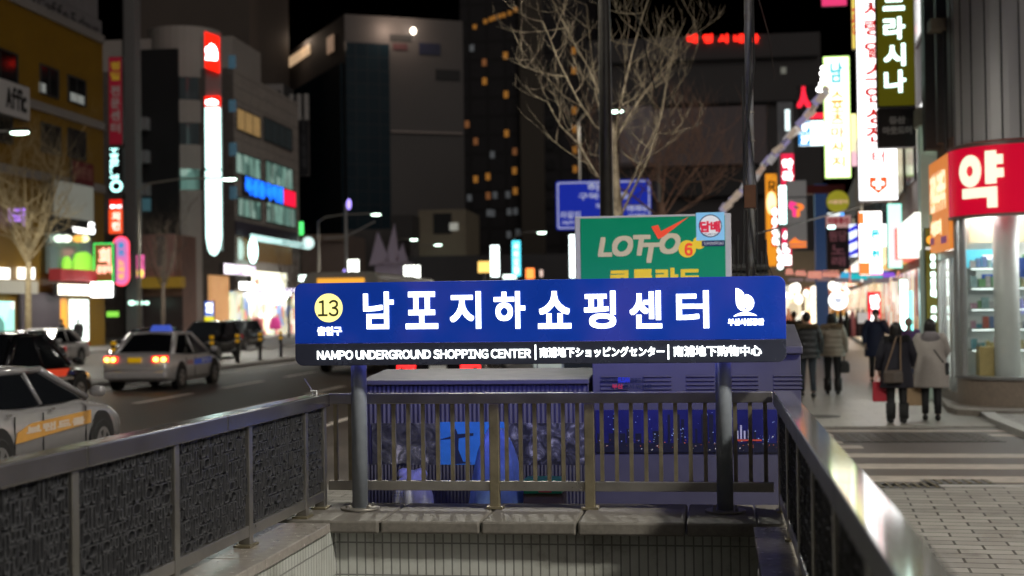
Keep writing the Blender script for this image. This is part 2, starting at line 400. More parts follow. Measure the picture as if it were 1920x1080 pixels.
MB().box(-2.86, -2.806, 1.5, 9.56, -.2, LZ-.064).box(.566, .60, 1.5, 9.56, -.2, LZ-.064).build("outer_cladding", granite, ent)
st = MB()
for k in range(16): st.box(-2.43, .22, 3.0+k*.30, 8.838, -.17*(k+1), -.17*k - (.0 if k else 0))
st.build("steps", granite, ent)

# ---------------------------------------------------------------- handrails
def grille_mesh(w, h, seed):
    r = random.Random(seed); mb = MB(); nx, nz = int(w/.043), int(h/.052); cw, chh = w/nx, h/nz
    used = set()
    for j in range(nz):
        for i in range(nx):
            if (i, j) in used: continue
            sw, sh = r.choice([(1, 1), (1, 1), (1, 2), (2, 1), (1, 1), (1, 2)])
            if i+sw > nx or j+sh > nz or any((i+a, j+b) in used for a in range(sw) for b in range(sh)): sw = sh = 1
            for a in range(sw):
                for b in range(sh): used.add((i+a, j+b))
            x0, x1 = i*cw+.003, (i+sw)*cw-.003; z0, z1 = j*chh+.003, (j+sh)*chh-.003
            rad = min(x1-x0, z1-z0)*r.uniform(.28, .48); th = r.uniform(.003, .0058); d = r.uniform(.005, .018)
            jx, jz = r.uniform(-.003, .003), r.uniform(-.003, .003)
            o = [(x+jx, z+jz) for x, z in rrect(x0, x1, z0, z1, rad, 2)]; cx, cz = (x0+x1)/2+jx, (z0+z1)/2+jz
            kx_, kz_ = 1-2*th/(x1-x0), 1-2*th/(z1-z0)
            inn = [(cx+(x-cx)*kx_, cz+(z-cz)*kz_) for x, z in o]
            n = len(o); base = len(mb.v)
            for y in (0, d):
                mb.v += [(x, -y, z) for x, z in o]; mb.v += [(x, -y, z) for x, z in inn]
            for k in range(n):
                k2 = (k+1) % n; O0, I0, O1, I1 = base, base+n, base+2*n, base+3*n
                mb.f += [(O1+k, O1+k2, I1+k2, I1+k), (O0+k, O0+k2, O1+k2, O1+k), (I0+k, I1+k, I1+k2, I0+k2)]; mb.m += [0, 0, 0]
    return mb
PANEL_H = .555
gmesh = [grille_mesh(1.02, PANEL_H, 3+i) for i in range(3)]
def side_rail(name, label, x, y0, n, face, sp=1.1, endy=None):
    """panelled railing running along y; face = +1 when the stair side is +x"""
    t = thing(name, label, "railing", (x, y0, LZ))
    L = n*sp
    segs = [0, 1.36, 2.95, 5.05, L+.06] if endy is None else [0, 1.2, 2.3, 4.0, endy-y0+.08]
    for a_, b_ in zip(segs, segs[1:]):
        MB().box(-.058, .058, a_-.06+.002, b_-.06-.002, .675, .765).build("handrail", steel_side if face < 0 else steel_rail, t, bevel=.008)
        if face < 0: MB().box(-.054, .054, a_-.056, b_-.064, .7655, .7685).build("top_plate", steel_top, t)
    for i in range(n+1 + (endy is not None)):
        yy = i*sp-.02 if i <= n else endy-y0-.02
        MB().box(-.034, .034, yy-.03, yy+.03, 0, .674).build("post", steel, t, bevel=.004)
        MB().box(-.05, .05, yy-.075, yy+.075, -.001, .012).build("foot_plate", steel_olive, t, bevel=.003)
    for i in range(n + (endy is not None)):
        a_, b_ = i*sp+.012, ((i+1)*sp-.052 if i < n else endy-y0-.052)
        MB().box(-.03, .03, a_, b_, .055, .118).build("bottom_rail", steel, t, bevel=.005)
        pl = MB().box(-.008, .008, a_+.001, b_-.001, .12, .672).build("panel", dark_plate, t)
        for s_ in (1, -1):
            gm = gmesh[(i+(s_ < 0)) % 3]; me = MB(); me.v = [(s_*(.0085-v[1]), a_+.008+v[0], .118+v[2]) for v in gm.v]; me.f = gm.f; me.m = gm.m
            if i >= n:
                kk = [j for j, f_ in enumerate(gm.f) if all(me.v[q][1] < b_-.006 for q in f_)]; me.f = [gm.f[j] for j in kk]; me.m = [0]*len(kk)
            if s_ == face: me.build("grille", grille_metal, pl)
    return t
side_rail("railing", "steel handrail with dark cast panels along the road side of the stairs", -2.64, 8.83-5*1.1, 5, 1, endy=9.26)
side_rail("railing", "steel handrail with mirror bright top along the paving side of the stairs", .40, 9.24-7*1.1, 7, -1)
br = thing("railing", "steel baluster railing across the back of the stairs behind the sign", "railing", (0, YB, LZ))
px_posts = [atY(p, 860, YB).x for p in (928, 1106)]
posts = [-2.45] + [px_posts[0], px_posts[1]] + [.26]
MB().box(-2.605, .34, -.033, .033, .6905, .7605).build("handrail", steel, br, bevel=.006)
for x in px_posts:
    MB().box(x-.032, x+.032, -.036, .030, 0, .689).build("post", steel_olive, br, bevel=.004)
    MB().box(x-.055, x+.055, -.06, .055, 0, .014).build("foot_plate", steel_olive, br)
for a_, b_ in ((-2.60, px_posts[0]-.033), (px_posts[0]+.033, px_posts[1]-.033), (px_posts[1]+.033, .34)):
    MB().box(a_, b_, -.022, .022, .115, .178).build("bottom_rail", steel, br, bevel=.004)
    n = max(2, round((b_-a_)/.098))
    for i in range(n):
        x = a_ + (i+.5)*(b_-a_)/n
        MB().box(x-.0125, x+.0125, -.0125, .0125, .179, .689).build("baluster", steel_olive, br)
# ties and cords on the rail
s = MB()
c0 = atY(590, 735, 9.2); s.tube([c0+Vector((-.07, 0, .09)), c0+Vector((-.03, 0, .03)), c0+Vector((0, -.05, .005)), c0+Vector((.01, -.06, -.1)), c0+Vector((.02, -.05, -.25)), c0+Vector((.0, -.05, -.33)), c0+Vector((-.02, -.05, -.40))], .0045, 6)
s.tube([c0+Vector((-.012, -.062, .01)), c0+Vector((.03, -.062, .012)), c0+Vector((.035, -.062, -.05)), c0+Vector((.0, -.062, -.055))], .006, 6)
tag(s.build("cord", M("white nylon cord", (.6, .6, .58), .6)), "loose white cord tied to the corner of the handrail", "cord")

# ---------------------------------------------------------------- the big blue sign
SY = 9.08
pa, pb = atY(557, 530, SY), atY(1473, 519, SY); qa, qb = atY(557, 685, SY), atY(1473, 679, SY)
SX0, SX1 = (pa.x+qa.x)/2, (pb.x+qb.x)/2; SZ1, SZ0 = (pa.z+pb.z)/2, (qa.z+qb.z)/2
sgn = thing("entrance_sign", "wide blue illuminated stair sign lettered in white and numbered 13", "sign", (0, SY, 0))
def sx(px): return SX0 + (px-557)/916.0*(SX1-SX0)
def sz(px, py):                       # photograph row on the sign (its edges run slightly uphill)
    t_ = (px-557)/916.0; top = 530-11*t_; bot = 685-6*t_
    return SZ1 - (py-top)/(bot-top)*(SZ1-SZ0)
zb = SZ0+.145
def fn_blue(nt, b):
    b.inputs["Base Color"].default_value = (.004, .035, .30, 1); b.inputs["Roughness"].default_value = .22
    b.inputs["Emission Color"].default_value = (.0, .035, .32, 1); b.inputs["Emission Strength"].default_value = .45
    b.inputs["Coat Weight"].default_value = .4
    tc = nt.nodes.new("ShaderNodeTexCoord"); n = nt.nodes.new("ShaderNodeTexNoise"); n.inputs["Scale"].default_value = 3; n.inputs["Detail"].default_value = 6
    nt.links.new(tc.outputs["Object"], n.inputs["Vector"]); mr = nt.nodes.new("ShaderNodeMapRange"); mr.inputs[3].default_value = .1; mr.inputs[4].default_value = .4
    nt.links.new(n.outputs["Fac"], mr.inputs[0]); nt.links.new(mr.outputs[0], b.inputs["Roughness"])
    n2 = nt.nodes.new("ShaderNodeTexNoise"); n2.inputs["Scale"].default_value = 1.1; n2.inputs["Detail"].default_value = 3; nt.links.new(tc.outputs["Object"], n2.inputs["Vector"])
    rp = ramp(nt, [(.34, (.0, .016, .19)), (.5, (.008, .034, .30)), (.66, (.075, .05, .32))]); nt.links.new(n2.outputs["Fac"], rp.inputs[0]); nt.links.new(rp.outputs[0], b.inputs["Emission Color"])  # violet street light reflection put into the emission as random patches
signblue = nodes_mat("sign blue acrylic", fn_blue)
signgrey = M("sign grey band", (.045, .05, .08), .24, .2, var=.15, scale=4)
halo = E("sign back glow", (.17, .18, .9), 7.0)
top = [p for p in rrect(SX0, SX1, SZ0, SZ1, .055, 6)]
upper = [(SX0, zb), (SX1, zb)] + [p for p in top if p[1] > zb+.02]
lower = [p for p in top if p[1] < zb-.02] + [(SX1, zb-.0015), (SX0, zb-.0015)]
lower = [p for p in rrect(SX0, SX1, SZ0, SZ1, .055, 6) if p[1] < zb-.02]; lower = [(SX1, zb-.0015), (SX0, zb-.0015)] + lower
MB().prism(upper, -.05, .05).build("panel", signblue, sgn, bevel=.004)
MB().prism(lower, -.05, .05).build("lower_band", signgrey, sgn, bevel=.004)
MB().prism(rrect(SX0+.06, SX1-.06, SZ0+.06, SZ1-.06, .04), .052, .06).build("back_light", halo, sgn)
let = E("sign letters", (.93, 1, 1), 2.4)
F = -.0525
for ch, cx in zip("남포지하쇼핑센터", (720, 803, 886, 969, 1053, 1137, 1221, 1306)):
    wd = {"포": 62, "쇼": 62}.get(ch, 59)
    lettering(sgn, ch, sx(cx-wd/2), sx(cx+wd/2), sz(cx, 616), sz(cx, 546), F, let, bold=.0066)
MB().prism(disc(sx(623.5), sz(623, 576), .094, 40), F+.0015, F+.0005).build("number_disc", E("yellow disc", (1, .86, .30), 1.0), sgn)
lettering(sgn, "13", sx(603), sx(643), sz(623, 592), sz(623, 561), F-.001, M("sign dark number", (.05, .06, .02), .5, var=0), bold=.0015)
lettering(sgn, "출입구", sx(601), sx(649), sz(623, 628), sz(623, 611), F, let, bold=.0035)
lettering(sgn, "NAMPO UNDERGROUND SHOPPING CENTER", sx(600), sx(1008), sz(800, 672), sz(800, 655), F, let, bold=.0021)
lettering(sgn, "南浦地下ショッピングセンター", sx(1024), sx(1254), sz(1140, 669), sz(1140, 650), F, let, bold=.002)
lettering(sgn, "南浦地下购物中心", sx(1270), sx(1429), sz(1350, 668), sz(1350, 648), F, let, bold=.002)
for cx in (1016.5, 1261): MB().box(sx(cx-1.4), sx(cx+1.4), F, F-.001, sz(cx, 674), sz(cx, 646)).build("divider", let, sgn)
em = MB(); U = sx(1401); zz = lambda y: sz(1401, y)
def ex(px): return sx(1340+px/10.8)
def ez(py): return zz(530+py/10.8)
leaf = [(475, 125), (530, 135), (590, 175), (630, 225), (645, 280), (645, 540), (655, 560), (660, 598), (620, 595), (560, 570), (510, 520), (480, 440), (475, 380)]
em.prism([(ex(a_), ez(b_)) for a_, b_ in leaf], F, F-.001)
em.prism([(ex(a_), ez(b_)) for a_, b_ in [(662, 250), (720, 258), (780, 300), (820, 360), (832, 430), (815, 500), (780, 555), (720, 592), (664, 600), (664, 560), (672, 540), (660, 500)]], F, F-.001)
em.prism([(ex(a_), ez(b_)) for a_, b_ in [(425, 685), (480, 650), (560, 618), (660, 608), (760, 622), (840, 650), (885, 685), (800, 678), (660, 672), (520, 680), (440, 695)]], F, F-.001)
em.build("emblem", let, sgn)
lettering(sgn, "부산시설공단", sx(1369.5), sx(1434), sz(1401, 611), sz(1401, 598), F, let, bold=.003)
pole_m = M("grey blue post paint", (.20, .22, .25), .4, .1, var=.2, scale=6)
for px in (674, 1358):
    x = atY(px, 820, SY+.12).x
    pl = MB().tube([(x, .12, LZ), (x, .12, SZ1-.08)], .052, 24).build("post", pole_m, sgn, smooth=True)
    pl.data.polygons.foreach_set("use_smooth", [len(p.vertices) == 4 for p in pl.data.polygons])
    MB().prism(disc(x, .12, .13), LZ, LZ+.014, 'z').build("foot_plate", steel_dull, sgn, bevel=.003)
    b4 = MB()
    for a_ in (45, 135, 225, 315): b4.tube([(x+.1*math.cos(R(a_)), .12+.1*math.sin(R(a_)), LZ+.014), (x+.1*math.cos(R(a_)), .12+.1*math.sin(R(a_)), LZ+.034)], .011, 6)
    b4.build("bolt", steel, sgn)
    MB().box(x-.05, x+.05, .051, .07, SZ0+.1, SZ1-.1).build("bracket", steel_dull, sgn)
# ---------------------------------------------------------------- cabinets behind the railing
def rib_mat(name, col, axis, pitch):
    def fn(nt, b):
        tc = nt.nodes.new("ShaderNodeTexCoord"); sp = nt.nodes.new("ShaderNodeSeparateXYZ"); nt.links.new(tc.outputs["Object"], sp.inputs[0])
        mm = nt.nodes.new("ShaderNodeMath"); mm.operation = 'MULTIPLY'; mm.inputs[1].default_value = 2*math.pi/pitch; nt.links.new(sp.outputs[axis], mm.inputs[0])
        sn = nt.nodes.new("ShaderNodeMath"); sn.operation = 'SINE'; nt.links.new(mm.outputs[0], sn.inputs[0])
        bp = nt.nodes.new("ShaderNodeBump"); bp.inputs["Strength"].default_value = .6; bp.inputs["Distance"].default_value = .006
        nt.links.new(sn.outputs[0], bp.inputs["Height"]); nt.links.new(bp.outputs[0], b.inputs["Normal"])
        n = nt.nodes.new("ShaderNodeTexNoise"); n.inputs["Scale"].default_value = 5; n.inputs["Detail"].default_value = 6; nt.links.new(tc.outputs["Object"], n.inputs["Vector"])
        rp = ramp(nt, [(.3, tuple(v*.8 for v in col)), (.75, tuple(v*1.1 for v in col))]); nt.links.new(n.outputs["Fac"], rp.inputs[0]); nt.links.new(rp.outputs[0], b.inputs["Base Color"])
        b.inputs["Roughness"].default_value = .5
    return nodes_mat(name, fn)
lav = M("lavender grey cabinet paint", (.06, .058, .085), .45, .1, var=.12, scale=5)
ribv = rib_mat("ribbed cabinet sheet", (.055, .052, .08), 0, .034)
darkrib = rib_mat("dark ribbed sheet", (.045, .043, .055), 0, .026)
CY = 10.35
def cab_x(px, Y=CY): return atY(px, 760, Y).x
cabl = thing("utility_cabinet", "low ribbed utility cabinet pasted with dark photographs behind the railing", "cabinet", (0, CY, 0))
xl0, xl1 = -2.62, cab_x(1104)
zt = atY(900, 712, CY).z
MB().box(xl0, xl1, 0, .75, 0, zt-.035).build("body", [ribv], cabl)
MB().prism([(-.04, zt-.034), (.82, zt-.034), (.82, zt+.05), (-.04, zt)], xl0-.03, xl1+.006, 'x').build("roof", lav, cabl, bevel=.006)
zd1, zd0 = atY(900, 793, CY).z, atY(900, 871, CY).z
MB().box(xl0+.02, xl1-.02, -.012, -.001, .05, zd0-.002).build("lower_louvre", darkrib, cabl)
def photo_mat(name, stops, scale, seed):
    def fn(nt, b):
        tc = nt.nodes.new("ShaderNodeTexCoord"); mp = nt.nodes.new("ShaderNodeMapping"); mp.inputs["Location"].default_value = (seed, seed*.7, 0)
        n = nt.nodes.new("ShaderNodeTexNoise"); n.inputs["Scale"].default_value = scale; n.inputs["Detail"].default_value = 7; n.inputs["Roughness"].default_value = .62; n.inputs["Distortion"].default_value = 1.2
        nt.links.new(tc.outputs["Object"], mp.inputs[0]); nt.links.new(mp.outputs[0], n.inputs["Vector"])
        rp = ramp(nt, stops); nt.links.new(n.outputs["Fac"], rp.inputs[0]); nt.links.new(rp.outputs[0], b.inputs["Base Color"]); b.inputs["Roughness"].default_value = .35
    return nodes_mat(name, fn)
ph1 = photo_mat("dark animal photo", [(.40, (.012, .012, .018)), (.52, (.05, .05, .055)), (.60, (.10, .10, .10)), (.70, (.42, .40, .38))], 7, 3)
ph2 = photo_mat("dark port photo", [(.42, (.015, .015, .02)), (.55, (.07, .07, .09)), (.66, (.30, .30, .33))], 9, 8)
MB().box(xl0+.06, cab_x(820)-.003, -.010, -.001, zd0, zd1).build("photo_panel", ph1, cabl)
pbl = MB().box(cab_x(820), cab_x(948), -.010, -.001, zd0, zd1+.008).build("blue_photo_panel", M("blue sea photo", (.03, .16, .50), .35, var=.3, scale=4), cabl)
MB().box(cab_x(948)+.003, xl1-.03, -.010, -.001, zd0, zd1).build("photo_panel", ph2, cabl)
dk = M("photo dark shape", (.012, .018, .05), .4, var=.1)
s = MB(); cx, cz = cab_x(855), (zd0+zd1)/2+.05
s.prism([(cx-.13, cz-.02), (cx-.02, cz+.012), (cx-.025, cz+.05), (cx, cz+.06), (cx+.012, cz+.022), (cx+.13, cz+.03), (cx+.13, cz+.012), (cx+.02, cz-.01), (cx+.015, cz-.09), (cx+.05, cz-.18), (cx+.12, cz-.19), (cx-.04, cz-.20), (cx-.015, cz-.08), (cx-.02, cz-.012)], -.012, -.0105)
s.build("silhouette", dk, cabl)
cabr = thing("utility_cabinet", "tall lavender utility cabinet with a night skyline photograph behind the railing", "cabinet", (0, CY, 0))
xr0, xr1 = xl1+.03, cab_x(1503)
zr = atY(1490, 663, CY).z
MB().box(xr0, xr1, 0, .9, 0, zr-.001).build("body", lav, cabr, bevel=.006)
MB().prism([(-.05, zr), (.98, zr), (.98, zr+.20), (-.05, zr+.055)], xr0-.01, xr1+.012, 'x').build("roof", lav, cabr, bevel=.008)
for bx in range(5):
    x0 = xr0+.06+bx*.31
    for zc in (zr-.16, 1.0, .40, .14):
        lv = MB()
        for k in range(4): lv.prism([(-.012, zc-k*.03), (-.001, zc-k*.03+.008), (-.001, zc-k*.03-.008)], x0, x0+.2, 'x')
        lv.build("vent_grille", M("louvre shade paint", (.05, .048, .08), .5, var=.1), cabr)
zp1, zp0 = atY(1290, 768, CY).z, atY(1290, 848, CY).z
pan = MB().box(xr0+.02, xr1-.06, -.013, -.0125+.0115, zp0, zp1).build("skyline_photo", M("night sky photo", (.012, .014, .10), .3, var=.5, scale=1.6), cabr)
bl = MB(); r_ = random.Random(4)
bl.box(xr0+.02, xr1-.06, -.0145, -.0132, zp0, zp0+(zp1-zp0)*.22)
x = xr0+.03
while x < xr1-.10:
    w = r_.uniform(.015, .05); h = r_.choice([.08, .1, .12, .2, .24, .16]); bl.box(x, x+w, -.0145, -.0132, zp0+.07, zp0+.07+h*.85); x += w+r_.choice([0, .01, .03, .06])
bl.build("skyline", M("photo dark towers", (.008, .009, .022), .4, var=0), pan)
for nm, col, n, zl, zh in (("city_light", (.35, .5, .8), 80, .25, .95), ("city_light", (.55, .13, .05), 42, .12, .30), ("city_light", (.6, .6, .5), 40, .05, .4)):
    q = MB()
    for i in range(n):
        x = r_.uniform(xr0+.04, xr1-.08); z = zp0+(zp1-zp0)*(zl+(zh-zl)*r_.random()**1.8); d = r_.uniform(.0012, .0035)
        q.box(x-d*1.2, x+d*1.2, -.0158, -.0148, z-d, z+d)
    q.build(nm, M("photo dots %.2f" % col[0], col, .4, var=0), pan)
q = MB(); xb = cab_x(1390)
q.box(xb-.05, xb+.14, -.0162, -.015, zp0+.082, zp0+.094); q.build("red_bridge", M("photo red", (.45, .06, .03), .4, var=0), pan)
q = MB()
for k, h in ((-.03, .06), (-.005, .10), (.02, .06), (.05, .07)): q.box(xb+k-.006, xb+k+.006, -.0162, -.015, zp0+.096, zp0+.096+h)
q.build("white_tower", M("photo white", (.4, .4, .5), .4, var=0), pan)
xa = cab_x(1130)
lettering(cabr, "다이나믹", xa, xa+.11, zr-.20, zr-.165, -.0135, dk, bold=.001)
lettering(cabr, "BUSAN", xa+.115, xa+.20, zr-.20, zr-.16, -.0135, M("print blue", (.03, .06, .5), .5, var=0), bold=.002)
lettering(cabr, "관광도시", xa+.205, xa+.31, zr-.20, zr-.165, -.0135, dk, bold=.001)
lettering(cabr, "부산", xa+.07, xa+.15, zr-.245, zr-.208, -.0135, M("print red", (.5, .03, .06), .5, var=0), bold=.002)
lettering(cabr, "에서 만나요", xa+.155, xa+.36, zr-.245, zr-.21, -.0135, dk, bold=.001)

# ---------------------------------------------------------------- rubbish between the railing and the cabinets
def bag(name, label, px0, px1, pytop, mat, Y, knot=True, seed=1, pointy=.35):
    r = random.Random(seed); x0, x1 = atY(px0, 900, Y).x, atY(px1, 900, Y).x; zt_ = atY((px0+px1)/2, pytop, Y).z
    t = thing(name, label, "rubbish bag", ((x0+x1)/2, Y, 0)); mb = MB(); rings = []; n = 28; w = (x1-x0)/2
    ph = [r.uniform(0, 6.28) for _ in range(8)]
    for i in range(15):
        u = i/14; z = zt_*u
        k = (1-.12*(1-min(1, u*4))) * (1 if u < pointy else math.sqrt(max(.02, 1-.93*((u-pointy)/(1-pointy))**(2.2 if pointy > .5 else 1.5))))
        rings.append([((w*k*(1+.07*math.sin(5*a+ph[0]+3*u)+.05*math.sin(9*a+ph[1]-5*u)+.03*math.sin(15*a+ph[2]+9*u)))*math.cos(a), .22*k*(1+.10*math.sin(6*a+ph[3]+4*u))*math.sin(a), z+.012*math.sin(7*a+ph[4])*u) for a in [2*math.pi*q/n for q in range(n)]])
    mb.loft(rings); mb.build("sack", mat, t, smooth=True)
    if knot:
        e = MB()
        for s_ in (-1, 1): e.ellipsoid((s_*.06, 0, zt_-.02), (.05, .05, .045), 12, 7)
        e.build("tied_ear", mat, t, smooth=True)
    return t
bagw = M("milky plastic film", (.78, .82, .88), .32, var=.25, scale=9, bump=.35)
bagb = M("blue plastic film", (.25, .40, .75), .30, var=.35, scale=7, bump=.45)
bt = bag("rubbish_bag", "small pale knotted rubbish bag with a printed grid behind the railing", 738, 809, 884, bagw, 9.86, True, 2, .68)
gm = MB()
for i in range(5): gm.box(-.10+i*.021, -.098+i*.021, -.226, -.222, .60, .68); gm.box(-.10, -.015, -.226, -.222, .60+i*.02, .602+i*.02)
gm.build("printed_grid", dk, bt)
lettering(bt, "종량제봉투", -.10, .04, .80, .825, -.20, dk, bold=.002)
bag("rubbish_bag", "tall blue rubbish bag leaning up against the low cabinet", 878, 984, 805, bagb, 9.92, False, 5, .40)
bx = thing("cardboard_box", "green and red drink carton lying beside the blue rubbish bag", "box", (atY(1022, 930, 9.9).x, 9.9, 0))
MB().box(-.14, .14, -.1, .1, 0, .60).build("crate", M("brown crate", (.10, .07, .05), .7), bx)
MB().box(-.135, .13, -.115, .1, .602, .70).build("carton", M("green carton", (.01, .22, .07), .4, var=.3), bx, bevel=.004)
MB().box(-.03, .06, -.118, -.1155, .612, .66).build("red_print", M("red print", (.45, .03, .03), .5), bx)
MB().box(-.06, .08, -.118, -.1155, .672, .688).build("white_print", M("white print", (.5, .5, .55), .5), bx)

# ---------------------------------------------------------------- lottery kiosk with its sign box
KY = 13.6
kio = thing("kiosk", "pale mint street kiosk behind the cabinets under the lottery sign", "kiosk", (0, KY, 0))
kx0, kx1 = atY(1000, 690, KY).x, atY(1385, 690, KY).x
MB().box(kx0, kx1, 0, 1.7, 0, 2.05).build("body", M("mint kiosk panel", (.46, .52, .47), .45, em=.10, ecol=(.6, .72, .64)), kio, bevel=.01)
MB().box(kx0-.06, kx1+.06, -.08, 1.78, 2.05, 2.13).build("roof", M("kiosk roof", (.4, .4, .4), .5), kio, bevel=.01)
sm_ = MB()
for k in range(4): sm_.box(kx0+.04+k*(kx1-kx0-.08)/3-.004, kx0+.04+k*(kx1-kx0-.08)/3+.004, -.004, .0, .1, 2.0)
sm_.build("seam", darkgrey, kio)
MB().box(kx0+.3, kx1-.3, -.03, -.005, 1.15, 1.85).build("window", M("dark shop glass", (.02, .025, .03), .1, var=0), kio)
LY = 13.7
la, lb = atY(1091, 408, LY), atY(1359, 402, LY)
lz0 = 2.14; lz1 = (la.z+lb.z)/2
ls = thing("lottery_sign", "green lottery sign box with red tick standing on the kiosk roof", "sign", ((la.x+lb.x)/2, LY, lz0))
w2 = (lb.x-la.x)/2; h = lz1-lz0
MB().box(-w2-.055, w2+.055, -.16, .16, 0, h).build("case", M("white sign case", (.52, .52, .55), .4, var=.1), ls, bevel=.008)
green = M("lottery green face", (.0, .19, .085), .3, em=.38, ecol=(0, .17, .075), var=.08, scale=2)
MB().box(-w2, w2, -.165, -.161, .01, h-.02).build("face", green, ls)
def lx(px): return (px-1225)/134.0*w2
def lz(py): return h-(py-405)*LY/FPX*.985
cream = M("lottery cream", (.55, .49, .34), .4, em=.16, ecol=(.62, .55, .38), var=0)
yel = M("lottery yellow", (.62, .45, .02), .4, em=.45, ecol=(.62, .43, .02), var=0)
redc = M("lottery red", (.62, .05, .015), .4, em=.55, ecol=(.65, .06, .015), var=0)
for ch, a_, b_, y1, y0 in (("L", 1123, 1150, 445, 482), ("O", 1150, 1189, 443, 482), ("T", 1189, 1222, 442, 481), ("T", 1207, 1240, 457, 495), ("O", 1238, 1277, 440, 479)):
    lettering(ls, ch, lx(a_), lx(b_), lz(y0), lz(y1), -.167 - (.002 if y1 == 457 else 0), cream, bold=.012, shear=.18)
s = MB()
s.prism([(lx(1223), lz(427)), (lx(1236), lz(424)), (lx(1241), lz(436)), (lx(1293), lz(410)), (lx(1246), lz(446)), (lx(1236), lz(451))], -.171, -.1695)
s.build("tick_mark", redc, ls)
MB().prism(disc(lx(1311), lz(459), .06), -.168, -.1665).build("yellow_ball", yel, ls)
MB().prism(disc(lx(1289), lz(470), .082), -.171, -.1695).build("yellow_ball", yel, ls)
lettering(ls, "6", lx(1284), lx(1299), lz(483), lz(459), -.1725, redc, bold=.005)
lettering(ls, "코투라드", lx(1142), lx(1314), lz(540), lz(505), -.167, yel, bold=.01)
skyb = M("pale blue sticker", (.20, .45, .66), .4, em=.45, ecol=(.17, .42, .66), var=.03)
MB().box(lx(1306), lx(1358), -.169, -.1665, lz(455), lz(402)-.004).build("sticker", skyb, ls)
MB().prism(disc(lx(1332), lz(428), .108), -.171, -.1695).build("sticker_ring", M("navy ring", (.02, .03, .12), .4, var=0), ls)
MB().prism(disc(lx(1332), lz(428), .099), -.173, -.1715).build("sticker_disc", M("sticker white", (.6, .6, .62), .4, em=.4, ecol=(.7, .72, .75), var=0), ls)
lettering(ls, "담배", lx(1313), lx(1350), lz(440), lz(419), -.1745, M("sticker red", (.6, .02, .05), .4, em=.4, ecol=(.6, .02, .05), var=0), bold=.006)
lettering(ls, "CIGARETTES", lx(1318), lx(1346), lz(446), lz(442), -.1745, dk)
MB().box(lx(1316), lx(1358), -.170, -.1665, lz(466), lz(455.5)).build("notice_strip", M("navy ring", (.02, .03, .12)), ls)
lettering(ls, "청소년에게 담배를 판매하지 않습니다", lx(1320), lx(1356), lz(463.5), lz(457.5), -.1715, M("sticker white", (.6, .6, .62)))

# ---------------------------------------------------------------- poles, cables, road sign
def pole(name, label, px_t, px_b, Y, r, mat, h=11):
    x = atY(px_b, 500, Y).x
    t = thing(name, label, "pole", (x, Y, 0))
    o = MB().tube([(0, 0, .06), (0, 0, h)], [r, r*.85], 20).build("shaft", mat, t, smooth=True)
    MB().prism(disc(0, 0, r*1.9, 16), 0, .06, 'z').build("base", mat, t, bevel=.01)
    return t
polebrown = M("dark bronze post paint", (.05, .045, .04), .35, .3, var=.2)
rust = nodes_mat("galvanised rusty pole", lambda nt, b: None)
def fn_rust(nt, b):
    tc = nt.nodes.new("ShaderNodeTexCoord"); n = nt.nodes.new("ShaderNodeTexNoise"); n.inputs["Scale"].default_value = 1.6; n.inputs["Detail"].default_value = 9; n.inputs["Roughness"].default_value = .72
    nt.links.new(tc.outputs["Object"], n.inputs["Vector"])
    rp = ramp(nt, [(.42, (.26, .27, .29)), (.56, (.22, .21, .20)), (.63, (.13, .055, .025))]); nt.links.new(n.outputs["Fac"], rp.inputs[0])
    nt.links.new(rp.outputs[0], b.inputs["Base Color"]); b.inputs["Roughness"].default_value = .55; b.inputs["Metallic"].default_value = .2
fn_rust(rust.node_tree, rust.node_tree.nodes["Principled BSDF"])
PY_ = 15.2
rp_ = pole("utility_pole", "grey rusty utility pole bound with cables beside the kiosk", 1406, 1410, PY_, .043, rust)
cb = MB(); cables = M("black cable rubber", (.012, .012, .012), .5, var=0)
cb.tube([(-.05, -.05, 6.4), (.05, -.07, 5.2), (.055, -.06, 4.4), (-.05, -.07, 3.6), (-.06, -.05, 3.2), (.06, -.06, 2.2), (.02, -.06, 1.4)], .012, 6)
cb.tube([(.06, -.04, 6.6), (.08, -.06, 5.5), (-.02, -.075, 3.9), (.06, -.06, 3.1), (.055, -.05, 1.4)], .009, 6)
cb.tube([(-.065, -.03, 4.3), (-.07, -.05, 3.3), (-.08, -.05, 2.2), (-.07, -.04, 1.2)], .011, 6)
cb.build("bound_cable", cables, rp_)
bb = MB()
for z in (3.62, 2.9, 3.92): bb.prism(disc(0, 0, .052, 16), z, z+.02, 'z')
bb.build("band", steel_dull, rp_)
MB().box(-.07, .05, -.075, -.045, 2.92, 3.16).build("rusty_bracket", M("rust brown", (.09, .035, .015), .8, var=.3), rp_)
def sheath(label, xs_):
    x = atY(xs_[0], 480, PY_-.1).x; t = thing("cable_bundle", label, "cables", (x, PY_-.1, 0)); m = MB(); k = MB(); r = random.Random(int(xs_[0]))
    for i, p in enumerate(xs_):
        xx = atY(p, 480, PY_-.1).x-x; top = 2.55+r.uniform(-.2, .2)
        m.tube([(xx, 0, 0), (xx+.003, 0, 1.6), (xx-.004, 0, 2.2), (xx+r.uniform(-.01, .01), 0, top)], .014, 6)
        k.tube([(xx-.018, -.022, 2.20), (xx+.018, -.022, 2.20)], .04, 8); k.tube([(xx-.018, -.022, 2.29), (xx+.018, -.022, 2.29)], .04, 8)
    m.build("cable", cables, t); k.build("clamp", M("black clamp plastic", (.02, .02, .02), .35, var=.1), t)
sheath("black cables in clamps to the left of the rusty pole", [1376, 1385, 1394])
sheath("black cables in clamps to the right of the rusty pole", [1421, 1429, 1437])
s = MB(); wv = lambda px, py, Y: atY(px, py, Y)
s.tube([wv(1180, -20, 18), wv(1205, 70, 18), wv(1228, 170, 18.2)], .008, 5)
tag(s.build("wire", cables), "thin dark wire hanging down through the bare tree", "wire")
